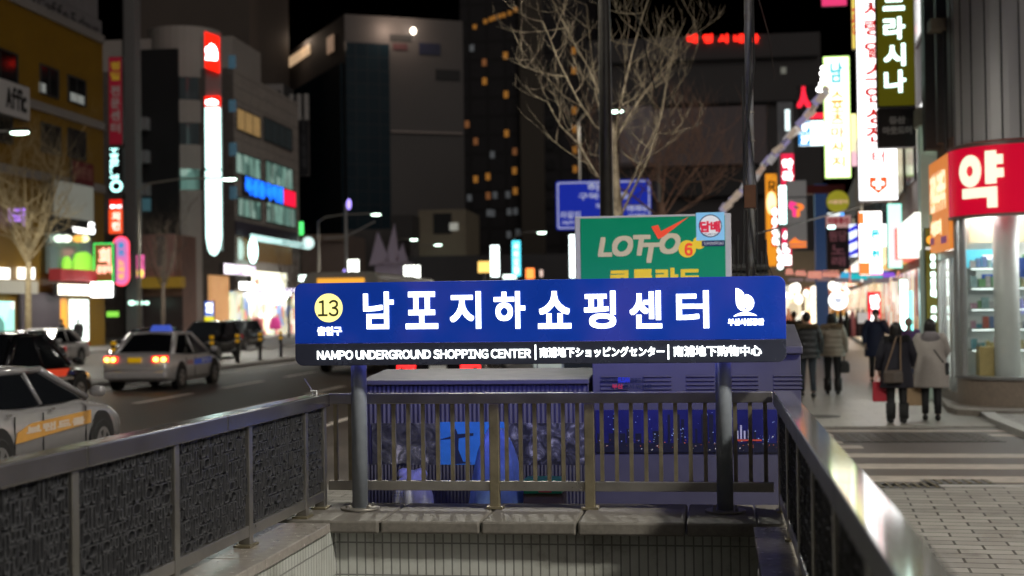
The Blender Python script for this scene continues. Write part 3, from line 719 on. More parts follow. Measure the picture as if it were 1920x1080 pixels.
s = MB(); s.tube([wv(1420, -10, 15.5), wv(1440, 60, 16.5), wv(1453, 150, 17.5)], .006, 5)
tag(s.build("wire", cables), "thin dark wire hanging beside the top of the rusty pole", "wire")
s = MB(); s.tube([wv(1410, 440, 15.2), wv(1520, 412, 30), wv(1640, 380, 44)], [.012, .018, .02], 5)
tag(s.build("wire", cables), "black wire running from the rusty pole across the shop signs", "wire")
s = MB(); s.tube([wv(1428, 435, 15.1), wv(1436, 460, 15.1), wv(1441, 500, 15.1), wv(1447, 512, 15.1), wv(1452, 530, 15.1)], .006, 5)
tag(s.build("wire", cables), "loose wire curling down to the right of the cable clamps", "wire")

RSY = 62
rs = thing("road_sign", "blue overhead road sign with white place names beyond the tree", "road sign", (atY(1222, 420, RSY).x+.3, RSY, 0))
ox = rs.location.x
a0, a1 = atY(1042, 340, RSY), atY(1222, 428, RSY)
MB().prism(rrect(a0.x-ox, a1.x-ox, a1.z, a0.z, .12), -.05, .0).build("panel", M("road sign blue", (.02, .04, .45), .35, em=.42, ecol=(.015, .04, .60), var=.05), rs)
rw = M("road sign white", (.7, .72, .8), .4, em=.45, ecol=(.6, .65, .9), var=0)
bd = MB()
o_ = rrect(a0.x-ox+.06, a1.x-ox-.06, a1.z+.06, a0.z-.06, .10); i_ = rrect(a0.x-ox+.12, a1.x-ox-.12, a1.z+.12, a0.z-.12, .08)
n = len(o_); bd.v = [(x, -.055, z) for x, z in o_]+[(x, -.055, z) for x, z in i_]; bd.f = [(k, (k+1) % n, n+(k+1) % n, n+k) for k in range(n)]; bd.m = [0]*n
bd.build("border", rw, rs)
def rx(px): return atY(px, 380, RSY).x-ox
def rz_(py): return atY(1132, py, RSY).z
lettering(rs, "하단", rx(1102), rx(1152), rz_(358), rz_(343), -.056, rw, bold=.012)
lettering(rs, "구덕운동장", rx(1085), rx(1180), rz_(374), rz_(361), -.056, rw, bold=.01)
lettering(rs, "자갈치", rx(1050), rx(1088), rz_(408), rz_(395), -.056, rw, bold=.008)
lettering(rs, "Hadan", rx(1118), rx(1140), rz_(390), rz_(380), -.056, rw, bold=.006)
lettering(rs, "부평국제시장", rx(1175), rx(1214), rz_(398), rz_(386), -.056, rw, bold=.008)
lettering(rs, "Gukje Market", rx(1178), rx(1212), rz_(410), rz_(401), -.056, rw, bold=.004)
lettering(rs, "Jagalchi", rx(1052), rx(1086), rz_(420), rz_(411), -.056, rw, bold=.004)
lettering(rs, "Guduk Stadium", rx(1092), rx(1170), rz_(420), rz_(411), -.056, rw, bold=.005)
MB().tube([(0, .15, 0), (0, .15, 8.2)], .13, 14).build("post", steel_dull, rs, smooth=True)
MB().tube([(0, .15, 6.9), (-4.6, .15, 6.9)], .07, 10).build("arm", steel_dull, rs, smooth=True)

# ---------------------------------------------------------------- street lamps (lit)
lamp_em = E("street lamp lens", (.72, 1, .82), 9)
def street_lamp(label, x, y, z, hx, power, sgn_=1):
    """pole at road offset x, head reaching to hx"""
    t = thing("street_lamp", label, "street lamp", W(x, y, 0), RA, "street lamps along the avenue")
    MB().tube([(0, 0, 0), (0, 0, z*.62), (0, 0, z-.5), ((hx-x)*.12, 0, z-.1), ((hx-x)*.45, 0, z+.12), (hx-x-.2*sgn_, 0, z+.12)], [.11, .085, .07, .06, .05, .045], 10).build("pole", steel_dull, t, smooth=True)
    b = MB(); b.prism([(hx-x-.48, z+.06), (hx-x+.48, z+.06), (hx-x+.38, z+.2), (hx-x-.38, z+.2)], -.16, .16); b.build("lamp_head", darkgrey, t, bevel=.03)
    MB().ellipsoid((hx-x, 0, z+.03), (.42, .15, .09), 16, 8).build("lens", lamp_em, t, smooth=True)
    if power:
        l = bpy.data.lights.new("lamp_light", 'SPOT'); l.energy = power; l.color = (1, .96, .84); l.shadow_soft_size = .5; l.spot_size = R(165); l.spot_blend = .5
        o = bpy.data.objects.new("lamp_light", l); COL.objects.link(o); o.parent = t; o.location = (hx-x, 0, z-.14)
    return t
def lamp_at(px, py, L, off, label, power, s_=1):
    q = atL(px, py, L); street_lamp(label, L+off, q.y, q.z, L, power, s_); return q
LP = 5000
lamp_at(37, 250, -27.4, -3.2, "lit street lamp over the far carriageway before the yellow building", LP)
lamp_at(430, 337, -25.2, -5.4, "lit street lamp in front of the corner building with the white light column", LP)
lamp_at(705, 403, -25.0, -5.0, "lit street lamp below the dark glass tower", LP)
lamp_at(776, 450, -28, -2.6, "small lit street lamp over the old low buildings", 0)
lamp_at(821, 460, -27, -2.6, "small lit street lamp before the beige building", 0)
lamp_at(1155, 210, -3.2, -2.2, "lit street lamp beside the dark pole in the bare tree", LP, 1)
lamp_at(1214, 301, -3.0, -2.2, "lit street lamp seen through the right twigs of the bare tree", LP, 1)
lamp_at(1250, 372, -3.0, -2.2, "small lit street lamp just above the lottery sign", 0, 1)
lamp_at(1016, 437, -12, -2.6, "small lit street lamp at the foot of the hotel tower", 0)
q = atY(1138, 400, 19.5); qr = toR(q)
street_lamp("tall dark street lamp pole behind the lottery sign, its head above the view", qr.x, qr.y, 8.8, qr.x-2.0, 1700, -1)
tl = [o for o in bpy.data.objects if o.get("label", "").startswith("tall dark street lamp")][0]
for ch in tl.children:
    if ch.name.startswith("pole"): ch.data.materials[0] = polebrown
MB().tube([(0, 0, 0), (0, 0, 8.0)], .058, 16).build("sleeve", polebrown, tl, smooth=True)
street_lamp("unseen street lamp added right of the stairs to light them and the paving", 10.5, 3.6, 8.8, 7.4, 7600, -1)  # lamp out of view, added to light the steps, rails and paving
q = atL(648, 382, -24)
t = thing("signal_pole", "grey mast with side arms and a white lamp above the bus roof", "pole", W(-24, q.y, 0), RA)
MB().tube([(0, 0, 0), (0, 0, q.z)], [.16, .1], 10).build("mast", M("pale grey mast", (.3, .3, .3), .5), t)
MB().tube([(-1.7, 0, 7.4), (0, 0, 7.5), (2.2, 0, 8.6)], .05, 8).build("arm", M("pale grey mast", (.3, .3, .3)), t)
MB().ellipsoid((1.1, 0, 3.5), (.4, .3, .2)).build("lamp", white_em, t)
MB().ellipsoid((.25, 0, 9.9), (.18, .18, .4)).build("violet_lamp", E("violet lamp", (.4, .3, 1), 2), t)
MB().ellipsoid((-.1, 0, 4.8), (.16, .16, .35)).build("violet_lamp", E("violet lamp", (.4, .3, 1), 2), t)

# ---------------------------------------------------------------- bare trees
def bark_mat(name, a, b_):
    def fn(nt, b):
        tc = nt.nodes.new("ShaderNodeTexCoord"); n = nt.nodes.new("ShaderNodeTexNoise"); n.inputs["Scale"].default_value = 9; n.inputs["Detail"].default_value = 8
        nt.links.new(tc.outputs["Object"], n.inputs["Vector"]); rp = ramp(nt, [(.35, a), (.65, b_)]); nt.links.new(n.outputs["Fac"], rp.inputs[0]); nt.links.new(rp.outputs[0], b.inputs["Base Color"])
        b.inputs["Roughness"].default_value = .8
    return nodes_mat(name, fn)
bark1 = bark_mat("pale grey bark", (.18, .14, .095), (.38, .31, .215))
bark2 = bark_mat("brown bark", (.32, .18, .13), (.52, .31, .22))
bark3 = bark_mat("pale golden twigs", (.35, .27, .14), (.55, .45, .28))
bark4 = bark_mat("dark bark", (.06, .045, .035), (.12, .09, .07))
def twigs(mb, p, d, length, rad, depth, r, up=.35, spread=.75):
    n = 5; pts = [p]; q = p.copy(); dd = d.normalized()
    for i in range(n):
        dd = (dd + Vector((r.uniform(-.2, .2), r.uniform(-.2, .2), r.uniform(-.06, .14)+up*.35))).normalized()
        q = q + dd*(length/n); pts.append(q.copy())
    mb.tube(pts, [rad*(1-.72*i/n) for i in range(n+1)], 5 if rad < .02 else 7, cap=False)
    if depth <= 0: return
    for k in range(r.choice([3, 4]) if depth > 1 else r.choice([1, 2, 3])):
        u = r.uniform(.25, 1.0); i = min(n-1, int(u*n)); b = pts[i].lerp(pts[i+1], u*n-i)
        t = (pts[i+1]-pts[i]).normalized()
        sd_ = Vector((r.uniform(-1, 1), r.uniform(-1, 1), r.uniform(-.2, .8))).normalized()
        twigs(mb, b, (t*.7+sd_*spread*1.25+Vector((0, 0, up*.5))), length*r.uniform(.45, .72), max(.0042, rad*.6*(1-.4*u)), depth-1, r, up, spread)
def pruned_tree(label, base, trunk_pts, trunk_r, limbs, mat, seed, depth=3, tl=1.0, rad=.035, up=.35, ntw=7, group=None):
    r = random.Random(seed); t = thing("tree", label, "tree", base, 0, group); B = Vector(base)
    MB().tube([Vector(p)-B for p in trunk_pts], trunk_r, 14).build("trunk", mat, t, smooth=True)
    for lp in limbs:
        mb = MB(); P_ = [Vector(p)-B for p in lp]
        m = len(P_); rr = [rad*(1-.75*i/(m-1)) for i in range(m)]
        mb.tube(P_, rr, 8, cap=False)
        for k in range(ntw):
            u = .22+.78*k/max(1, ntw-1); x = min(m-1.001, u*(m-1)); i = int(x); b = P_[i].lerp(P_[i+1], x-i); d = (P_[i+1]-P_[i]).normalized()
            s_ = Vector((r.uniform(-1, 1), r.uniform(-1, 1), r.uniform(-.35, .45))).normalized()
            twigs(mb, b, d*.35+s_*1.1, tl*r.uniform(.6, 1.15), max(.0075, rad*.5*(1-.5*u)), depth-1, r, up)
        mb.build("limb", mat, t)
    return t
TY = 24.0
P = lambda px, py, dy=0: atY(px, py, TY+dy)
tb = P(1168, 560); base = (tb.x, TY, 0)
pruned_tree("bare pale plane tree with upswept twigs behind the dark pole", base,
    [Vector(base), P(1166, 500), P(1160, 420), P(1155, 350), P(1150, 270), P(1152, 235)], [.12, .10, .09, .075, .06, .04],
    [[P(1152, 240), P(1130, 190, .3), P(1105, 130, .5), P(1065, 60, .3), P(1030, -10, .2)],
     [P(1152, 250), P(1165, 190, -.3), P(1185, 100, -.3), P(1205, 30, -.2), P(1225, -30)],
     [P(1155, 262), P(1180, 215, .6), P(1215, 165, .8), P(1262, 105, .6), P(1305, 40, .4)],
     [P(1158, 380), P(1120, 330, -.4), P(1085, 270, -.3), P(1050, 235), P(1025, 190)],
     [P(1150, 268), P(1115, 235, -.6), P(1085, 190, -.8), P(1050, 120, -.6), P(1018, 40, -.4)],
     [P(1160, 385), P(1190, 330, .2), P(1205, 290, .3), P(1240, 220, .5), P(1260, 110, .6)],
     [P(1155, 300), P(1140, 262, .8), P(1120, 190, 1.1), P(1110, 110, 1.2), P(1100, 10, 1.0)],
     [P(1166, 400), P(1215, 300, -.3), P(1235, 235, -.2), P(1248, 165), P(1255, 95)]], bark1, 11, 3, 1.05, .022, .25, 8)
TY = 36.0
tb = P(1248, 560); base = (tb.x, TY, 0)
pruned_tree("reddish brown bare tree above the lottery sign", base,
    [Vector(base), P(1246, 480), P(1240, 420), P(1238, 380)], [.15, .13, .12, .1],
    [[P(1240, 400), P(1220, 350), P(1190, 310), P(1165, 270)], [P(1240, 400), P(1245, 340), P(1250, 290), P(1270, 230)], [P(1242, 410), P(1280, 350), P(1310, 310), P(1330, 240)],
     [P(1242, 420), P(1290, 385), P(1330, 360), P(1360, 320)], [P(1240, 410), P(1190, 370), P(1160, 350), P(1140, 330)], [P(1240, 400), P(1265, 350, 1), P(1290, 300, 1), P(1300, 250, 1)]], bark2, 21, 3, 1.5, .03, .3, 13)
# trees on the far pavement
def far_tree(label, px, L, pytop, pyfork, mat, seed, spreadpx, tr=.14, nl=7, depth=3, twl=1.4):
    r = random.Random(seed); f = atL(px, pyfork, L); tp = atL(px, pytop, L); b = W(L, f.y, 0)
    hz = tp.z-f.z; sp = spreadpx/FPX*f.y
    trunk = [b, W(L, f.y, f.z*.5), W(L+.05, f.y, f.z)]
    limbs = []
    for k in range(nl):
        a_ = 2*math.pi*k/nl+r.uniform(-.3, .3); q = Vector((math.cos(a_), math.sin(a_), 0))
        p0 = W(L+.05, f.y, f.z-r.uniform(0, .3)*f.z*.5); ln_ = sp*r.uniform(.6, 1)
        limbs.append([p0, p0+q*ln_*.4+Vector((0, 0, hz*.25)), p0+q*ln_*.75+Vector((0, 0, hz*.6)), p0+q*ln_+Vector((0, 0, hz*r.uniform(.8, 1)))])
    pruned_tree(label, tuple(b), trunk, [tr, tr*.85, tr*.7], limbs, mat, seed, depth, twl, tr*.32, .2, 7, "bare trees on the far pavement")
far_tree("bare golden lit tree before the yellow building", 52, -30.8, 275, 470, bark3, 31, 105, .17, 15, 3, 2.3)
far_tree("bare dark tree beside the red neon capsule sign", 305, -31.2, 395, 530, bark4, 32, 55, .16, 8, 3, 1.6)
far_tree("slim bare tree before the bright shopfront", 541, -31.0, 430, 560, bark4, 33, 34, .14, 7, 3, 1.6)
# ---------------------------------------------------------------- median bollards with chains
yb = M("reflective yellow band", (.75, .42, .02), .4, em=.25, ecol=(.9, .45, .0), var=.1)
def make_bollard():
    t = thing("bollard", "black chain post with two yellow bands on the median", "bollard", (0, 0, 0), 0, "chain posts along the median")
    MB().tube([(0, 0, 0), (0, 0, 1.08)], .07, 12).prism(disc(0, 0, .12, 12), 0, .03, 'z').build("post", blackm, t, smooth=False)
    MB().ellipsoid((0, 0, 1.08), (.075, .075, .05), 12, 6).build("cap", blackm, t, smooth=True)
    for z in (.78, .98):
        MB().tube([(0, 0, z), (0, 0, z+.11)], .078, 12).build("yellow_band", yb, t)
    c = MB()
    for z in (.92, .55):
        c.tube([(0, k*.6, z-.13*(1-((k-2.5)/2.5)**2)) for k in range(6)], .022, 6)
    c.build("chain", darkgrey, t)
    return t
b0 = make_bollard()
for i in range(16):
    y = 40.5+3.0*i; o = b0 if i == 0 else dup(b0, (0, 0, 0), 0)
    o.location = W(-16.5, y, .03); o.rotation_euler = (0, 0, RA)

# ---------------------------------------------------------------- cars
tyre = M("tyre rubber", (.012, .012, .012), .7, var=.1)
rim_m = M("alloy rim", (.35, .35, .36), .3, .8, var=.1)
cglass = M("dark car glass", (.008, .009, .011), .04, 0, var=0, spec=1.0)
tail_on = E("brake lamp lit", (1, .13, .02), 7)
tail_core = E("brake lamp core", (1, .62, .1), 7)
tail_off = M("red lamp lens", (.35, .01, .01), .15, em=.25, ecol=(1, .02, .01), var=0)
head_on = E("headlamp lit", (1, .97, .85), 9)
head_off = M("clear lamp lens", (.5, .5, .52), .1, var=0)
plate_y = M("yellow plate", (.7, .42, .02), .4, em=.25, ecol=(1, .55, .0), var=0)
plate_w = M("white plate", (.6, .6, .6), .4, var=0)
def make_car(label, paint, x, y, rz, tails=False, heads=False, taxi=None, decal=None, H=1.45, Lc=4.75, suv=False, z=ZR, cat="car", plate=plate_w, red_panel=False):
    """a saloon in road coordinates, nose to +y"""
    t = thing("taxi" if taxi else "parked_car" if False else "car", label, cat, W(x, y, z), RA+rz)
    hw = .905; h2 = Lc/2; belt = .93 if not suv else 1.02
    st = [(-h2, .80, .45, .62, .0), (-h2+.06, .85, .32, .84, .0), (-h2+.28, .89, .24, belt+.02, 0), (-h2+.8, .90, .20, belt+.03, 0), (-1.0, hw, .19, belt, 0), (0, hw, .19, belt-.01, 0), (.9, hw, .19, belt-.01, 0),
          (1.15, .90, .20, belt-.05, 0), (h2-.55, .88, .22, .80, 0), (h2-.2, .84, .25, .70, 0), (h2-.04, .74, .32, .60, 0), (h2, .66, .40, .52, 0)]
    rings = []
    for yy, w, zb_, zt_, _ in st:
        m = zb_+(zt_-zb_)*.55
        rings.append([(-w*.86, yy, zb_), (-w*.97, yy, zb_+.08), (-w, yy, m), (-w*.975, yy, zt_-.10), (-w*.90, yy, zt_-.02), (-w*.62, yy, zt_+.018), (0, yy, zt_+.03),
                      (w*.62, yy, zt_+.018), (w*.90, yy, zt_-.02), (w*.975, yy, zt_-.10), (w, yy, m), (w*.97, yy, zb_+.08), (w*.86, yy, zb_)])
    body = MB().loft(rings).build("body", paint, t, smooth=True)
    # cabin
    yr, yf = (-1.72, 1.15) if not suv else (-2.1, 1.1)
    tr0, tf0 = (-.98, .25) if not suv else (-1.75, .2)
    wb, wt = .80, .60; zc, zt_ = belt-.02, H
    MB().add([(-wb, yf, zc), (wb, yf, zc), (wt, tf0, zt_-.03), (-wt, tf0, zt_-.03), (0, yf+.07, zc), (0, tf0+.05, zt_-.02)], [(0, 4, 5, 3), (4, 1, 2, 5)]).build("windscreen", cglass, t)
    MB().add([(-wb*.95, yr, zc+.02), (wb*.95, yr, zc+.02), (wt, tr0, zt_-.03), (-wt, tr0, zt_-.03), (0, yr-.08, zc+.02), (0, tr0-.05, zt_-.02)], [(0, 4, 5, 3), (4, 1, 2, 5)]).build("rear_window", cglass, t)
    for s_ in (-1, 1):
        dg = MB()
        for yy in (.92, -.28, -1.0): dg.box(s_*(hw-.01), s_*(hw+.003), yy-.006, yy+.006, .30, belt-.11)
        dg.box(s_*(hw-.02), s_*(hw+.004), -1.0, .92, .285, .297); dg.build("door_gap", blackm, t)
        MB().add([(s_*wb, yf-.02, zc), (s_*(wb+.055), .3, zc), (s_*(wb+.055), -.8, zc), (s_*wb*.96, yr+.02, zc+.02), (s_*wt, tr0, zt_-.03), (s_*(wt+.05), -.35, zt_-.035), (s_*wt, tf0, zt_-.03)],
                 [(0, 1, 5, 6), (1, 2, 5), (2, 3, 4, 5)]).build("side_window", cglass, t)
        pl = MB()
        for a_, b_, r0 in (((s_*wb, yf, zc), (s_*wt, tf0, zt_-.03), .045), ((s_*wb*.955, yr, zc), (s_*wt, tr0, zt_-.03), .075), ((s_*(wb+.05), -.25, zc), (s_*(wt+.045), -.3, zt_-.03), .03)): pl.tube([a_, b_], r0, 8)
        pl.tube([(s_*wt, tf0, zt_-.03), (s_*(wt+.05), -.35, zt_-.02), (s_*wt, tr0, zt_-.03)], .04, 8)
        pl.build("pillar", paint, t, smooth=True)
        MB().loft([[(s_*(.93+.19*u), .98+.07*math.cos(a_)*k, 1.0+.07*math.sin(a_)*k) for a_ in [2*math.pi*q/10 for q in range(10)]] for u, k in ((0, .5), (.3, 1), (.8, 1), (1, .6))]).build("mirror", paint, t, smooth=True)
        for yy in (-1.38, 1.42):
            MB().tube([(s_*.86, yy, .345), (s_*(hw+.004), yy, .345)], .385, 24).build("wheel_arch", blackm, t)
            wh = MB().tube([(s_*.72, yy, .315), (s_*.90, yy, .315), (s_*.918, yy, .315)], [.315, .315, .285], 24).build("wheel", tyre, t)
            rm = MB().tube([(s_*.90, yy, .315), (s_*.924, yy, .315)], .205, 20).build("rim", rim_m, wh)
            sp = MB()
            for k in range(5):
                a_ = R(72*k+9); sp.prism([(yy+.045*math.cos(a_+1.57)+.05*math.cos(a_), .315+.045*math.sin(a_+1.57)+.05*math.sin(a_)), (yy+.17*math.cos(a_+.2), .315+.17*math.sin(a_+.2)), (yy+.17*math.cos(a_+.75), .315+.17*math.sin(a_+.75))], s_*.9245, s_*.926, 'x')
            sp.build("rim_gap", blackm, wh)  # black plates for the dark openings between the rim's arms
        # lamps
        zl = belt-.12
        MB().loft([[(s_*x_, -h2+yy, z_) for x_, yy, z_ in r_] for r_ in ([(.46, -.015, zl-.07), (.46, -.015, zl+.08), (.84, .08, zl+.09), (.86, .10, zl-.08)], [(.46, .2, zl-.07), (.46, .2, zl+.08), (.80, .3, zl+.09), (.82, .3, zl-.08)])]).build("taillight", tail_off if not tails else M("red lamp glow", (.5, .02, .01), .2, em=2.2, ecol=(1, .03, .01), var=0), t)
        if tails:
            for xx in (.56, .75): MB().ellipsoid((s_*xx, -h2-.005+(xx-.5)*.22, zl), (.07, .04, .055), 12, 8).build("brake_lamp", tail_core, t, smooth=True)
        hl = MB().loft([[(s_*x_, h2+yy, z_) for x_, yy, z_ in r_] for r_ in ([(.44, -.05, .58), (.46, -.07, .69), (.74, -.28, .73), (.75, -.22, .62)], [(.40, -.4, .58), (.42, -.4, .66), (.70, -.5, .70), (.72, -.5, .6)])]).build("headlight", head_off, t)
        if heads: MB().ellipsoid((s_*.60, h2-.12, .65), (.11, .07, .06), 12, 8).build("beam_lamp", head_on, t, smooth=True)
    MB().loft([[(x_, yy, zz) for x_ in ()] for yy, zz in ()]) if False else None
    rr = []
    for k, (yy, w, zz) in enumerate(((tr0-.04, wt+.0, zt_-.045), (tr0+.15, wt+.03, zt_), (-.35, wt+.055, zt_+.015), (tf0-.12, wt+.03, zt_), (tf0+.04, wt, zt_-.045))):
        rr.append([(-w, yy, zz-.02), (-w*.75, yy, zz+.015), (0, yy, zz+.03), (w*.75, yy, zz+.015), (w, yy, zz-.02), (w*.7, yy, zz-.04), (-w*.7, yy, zz-.04)])
    MB().loft(rr).build("roof", paint, t, smooth=True)
    MB().box(-.17, .17, -h2-.03, -h2+.05, belt-.19, belt-.07).build("number_plate", plate, t)
    MB().box(-.84, .84, -h2-.02, -h2+.3, .30, .52).build("rear_bumper", paint, t, bevel=.07, seg=3)
    MB().box(-.76, .76, h2-.3, h2+.03, .27, .48).build("front_bumper", paint, t, bevel=.07, seg=3)
    MB().box(-.35, .35, h2-.02, h2+.035, .49, .56).build("radiator_grille", blackm, t)
    if taxi:
        MB().loft([[(-.30, -.45, H+.03), (.30, -.45, H+.03), (.30, -.25, H+.03), (-.30, -.25, H+.03)], [(-.24, -.40, H+.20), (.24, -.40, H+.20), (.24, -.30, H+.20), (-.24, -.30, H+.20)]]).build("roof_lamp", taxi, t, bevel=.02)
    if decal:
        for s_ in (1, -1): decal(t, s_)
    if red_panel:
        MB().prism([(-.8, .86), (.9, .84), (.7, .68), (-.7, .70)], hw-.004, hw+.006, 'x').build("red_reflection", M("painted red reflection", (.6, .04, .01), .3, em=.35, ecol=(1, .06, .01), var=.25, scale=5), t)  # reflected tail light painted as a glowing red patch on the side
    return t
silver = M("silver car paint", (.62, .60, .60), .3, .3, var=.04)
pearl = M("pearl white car paint", (.33, .32, .32), .2, .3, var=.04)
black_p = M("black car paint", (.010, .010, .012), .10, .2, var=0)
grey_p = M("dark grey car paint", (.06, .06, .065), .15, .5, var=0)
def decal_orange(t, s_):
    om = M("orange taxi stripe", (.72, .36, .07), .4, var=.2, scale=3)
    MB().prism([(-1.0, .52), (1.05, .60), (1.05, .76), (-.6, .72), (-.95, .64)], s_*.906, s_*.914, 'x').build("orange_stripe", om, t)
    if s_ > 0: lettering(t, "브랜드콜", -.75, .85, .60, .70, 0, M("pale stripe letters", (.75, .62, .5), .4, var=0), bold=.008, flip=lambda p: (.916-p[1]*1.0, p[0], p[2]))
    MB().box(s_*.904, s_*.912, -.1, .02, .83, .86).build("door_handle", M("alloy rim", (.35, .35, .36)), t)
    MB().box(s_*.904, s_*.912, -1.2, -1.08, .83, .86).build("door_handle", M("alloy rim", (.35, .35, .36)), t)
def decal_blue(t, s_):
    MB().prism([(-.35, .60), (1.1, .62), (1.1, .77), (-.35, .75)], s_*.906, s_*.914, 'x').build("blue_stripe", M("blue taxi stripe", (.06, .12, .5), .4, em=.12, ecol=(.06, .12, .6), var=.1), t)
    if s_ > 0:
        lettering(t, "콜택시", .25, 1.0, .64, .74, 0, M("white stripe letters", (.7, .7, .75), .4, var=0), bold=.008, flip=lambda p: (.916-p[1], p[0], p[2]))
        MB().prism([(-.95, .62), (-.45, .62), (-.45, .74), (-.95, .74)], .906, .912, 'x').build("pink_stripe", M("faded pink stripe", (.5, .25, .25), .4), t)
def carat(px_r, d, off=0): q = atL(px_r, 600, off); return q
make_car("pearl white taxi with an orange side stripe nearest beyond the handrail", pearl, -8.2, 16.1, R(0), taxi=M("taxi lamp green", (.1, .3, .15), .4, em=.2), decal=decal_orange, cat="taxi", H=1.33)
make_car("silver taxi with lit brake lights and a blue roof lamp", silver, -13.75, 37.4, R(.8), tails=True, taxi=M("taxi lamp blue", (.05, .10, .45), .4, em=.5, ecol=(.08, .15, .8)), decal=decal_blue, plate=plate_y, cat="taxi", H=1.47)
make_car("black car with a painted red light reflection behind the near taxi", black_p, -13.65, 28.0, 0, red_panel=True, H=1.58)
make_car("dark oncoming car with lit headlights behind the silver taxi", grey_p, -19.5, 51.5, R(180), heads=True)
make_car("black oncoming car beyond the silver taxi roof", black_p, -20.8, 62.0, R(180), H=1.62, suv=True)
make_car("grey oncoming car with small lit headlights near the bright shopfront", grey_p, -24.2, 77.0, R(180), heads=True, H=1.6, suv=True)
make_car("dark car in the far carriageway behind the near black car", grey_p, -21.8, 45.0, R(180), heads=True)
make_car("silver car in the far lane beyond the near black car", silver, -24.6, 53.5, R(180), heads=False)
make_car("dark car showing red tail lights under the blue sign", black_p, -4.7, 30.4, R(0), tails=False)
for o in [o for o in bpy.data.objects if o.parent and o.parent.get("label", "").startswith("dark car showing")]:
    if o.name.startswith("taillight"): o.data.materials.clear(); o.data.materials.append(E("tail lamp red", (1, .02, .02), 2.5))
# bus
bt_ = thing("bus", "pale city bus showing its roof edge above the blue sign", "bus", W(-10.35, 43.6, ZR), RA)
bp_ = M("pale bus paint", (.45, .43, .38), .35, var=.08)
MB().loft([[(x*k, yy, z) for x, z in rrect(-1.24, 1.24, .35, 3.22, .32, 5)] for yy, k in ((0, .96), (.15, 1), (10.6, 1), (10.8, .95))]).build("body", bp_, bt_, smooth=False)
MB().box(-1.0, 1.0, -.02, .02, 1.5, 2.6).build("rear_window", cglass, bt_, bevel=.05)
MB().box(-.75, .75, -.03, .0, 2.75, 3.02).build("route_panel", M("amber route panel", (.5, .2, .02), .4, em=1.0, ecol=(1, .45, .05), var=0), bt_)
for s_ in (-1, 1):
    MB().box(s_*1.235, s_*1.25, .6, 10.2, 1.45, 2.6).build("side_window", cglass, bt_)
    MB().box(s_*.95-.13, s_*.95+.13, -.03, .02, .9, 1.2).build("taillight", tail_off, bt_)
    for yy in (2.6, 8.8):
        w_ = MB().tube([(s_*1.0, yy, .5), (s_*1.26, yy, .5)], .5, 24).build("wheel", tyre, bt_); MB().tube([(s_*1.26, yy, .5), (s_*1.27, yy, .5)], .28, 18).build("rim", rim_m, w_)

# ---------------------------------------------------------------- people
skin_m = M("skin", (.50, .33, .25), .5, var=.05)
hair_m = M("black hair", (.012, .009, .008), .45, var=.15, scale=30)
shoe_m = M("dark leather shoes", (.015, .013, .013), .4, var=.1)
def skel_body(t, J, R_, mat, name="body"):
    """one continuous skinned figure grown over joints and edges"""
    names = list(J); vs = [J[n] for n in names]; ix = {n: i for i, n in enumerate(names)}
    me = bpy.data.meshes.new(name); me.from_pydata(vs, [(ix[a_], ix[b_]) for a_, b_ in R_["edges"]], [])
    me.materials.append(mat)
    o = bpy.data.objects.new(name, me); COL.objects.link(o); o.parent = t
    s_ = o.modifiers.new("skin", 'SKIN'); s_.use_smooth_shade = True; s_.branch_smoothing = .6
    for n in names:
        r_ = R_["rad"].get(n, .04); r_ = r_ if isinstance(r_, tuple) else (r_, r_)
        me.skin_vertices[0].data[ix[n]].radius = r_
    me.skin_vertices[0].data[ix["pelvis"]].use_root = True
    sb = o.modifiers.new("subdivision", 'SUBSURF'); sb.levels = 1; sb.render_levels = 1
    return o
def ring(c, rx_, ry_, n=16, tilt=0.0, wob=0.0, ph=0):
    return [(c[0]+rx_*math.cos(a_)*(1+wob*math.sin(3*a_+ph)), c[1]+ry_*math.sin(a_)*(1+wob*math.sin(4*a_+ph)), c[2]+tilt*math.sin(a_)) for a_ in [2*math.pi*k/n for k in range(n)]]
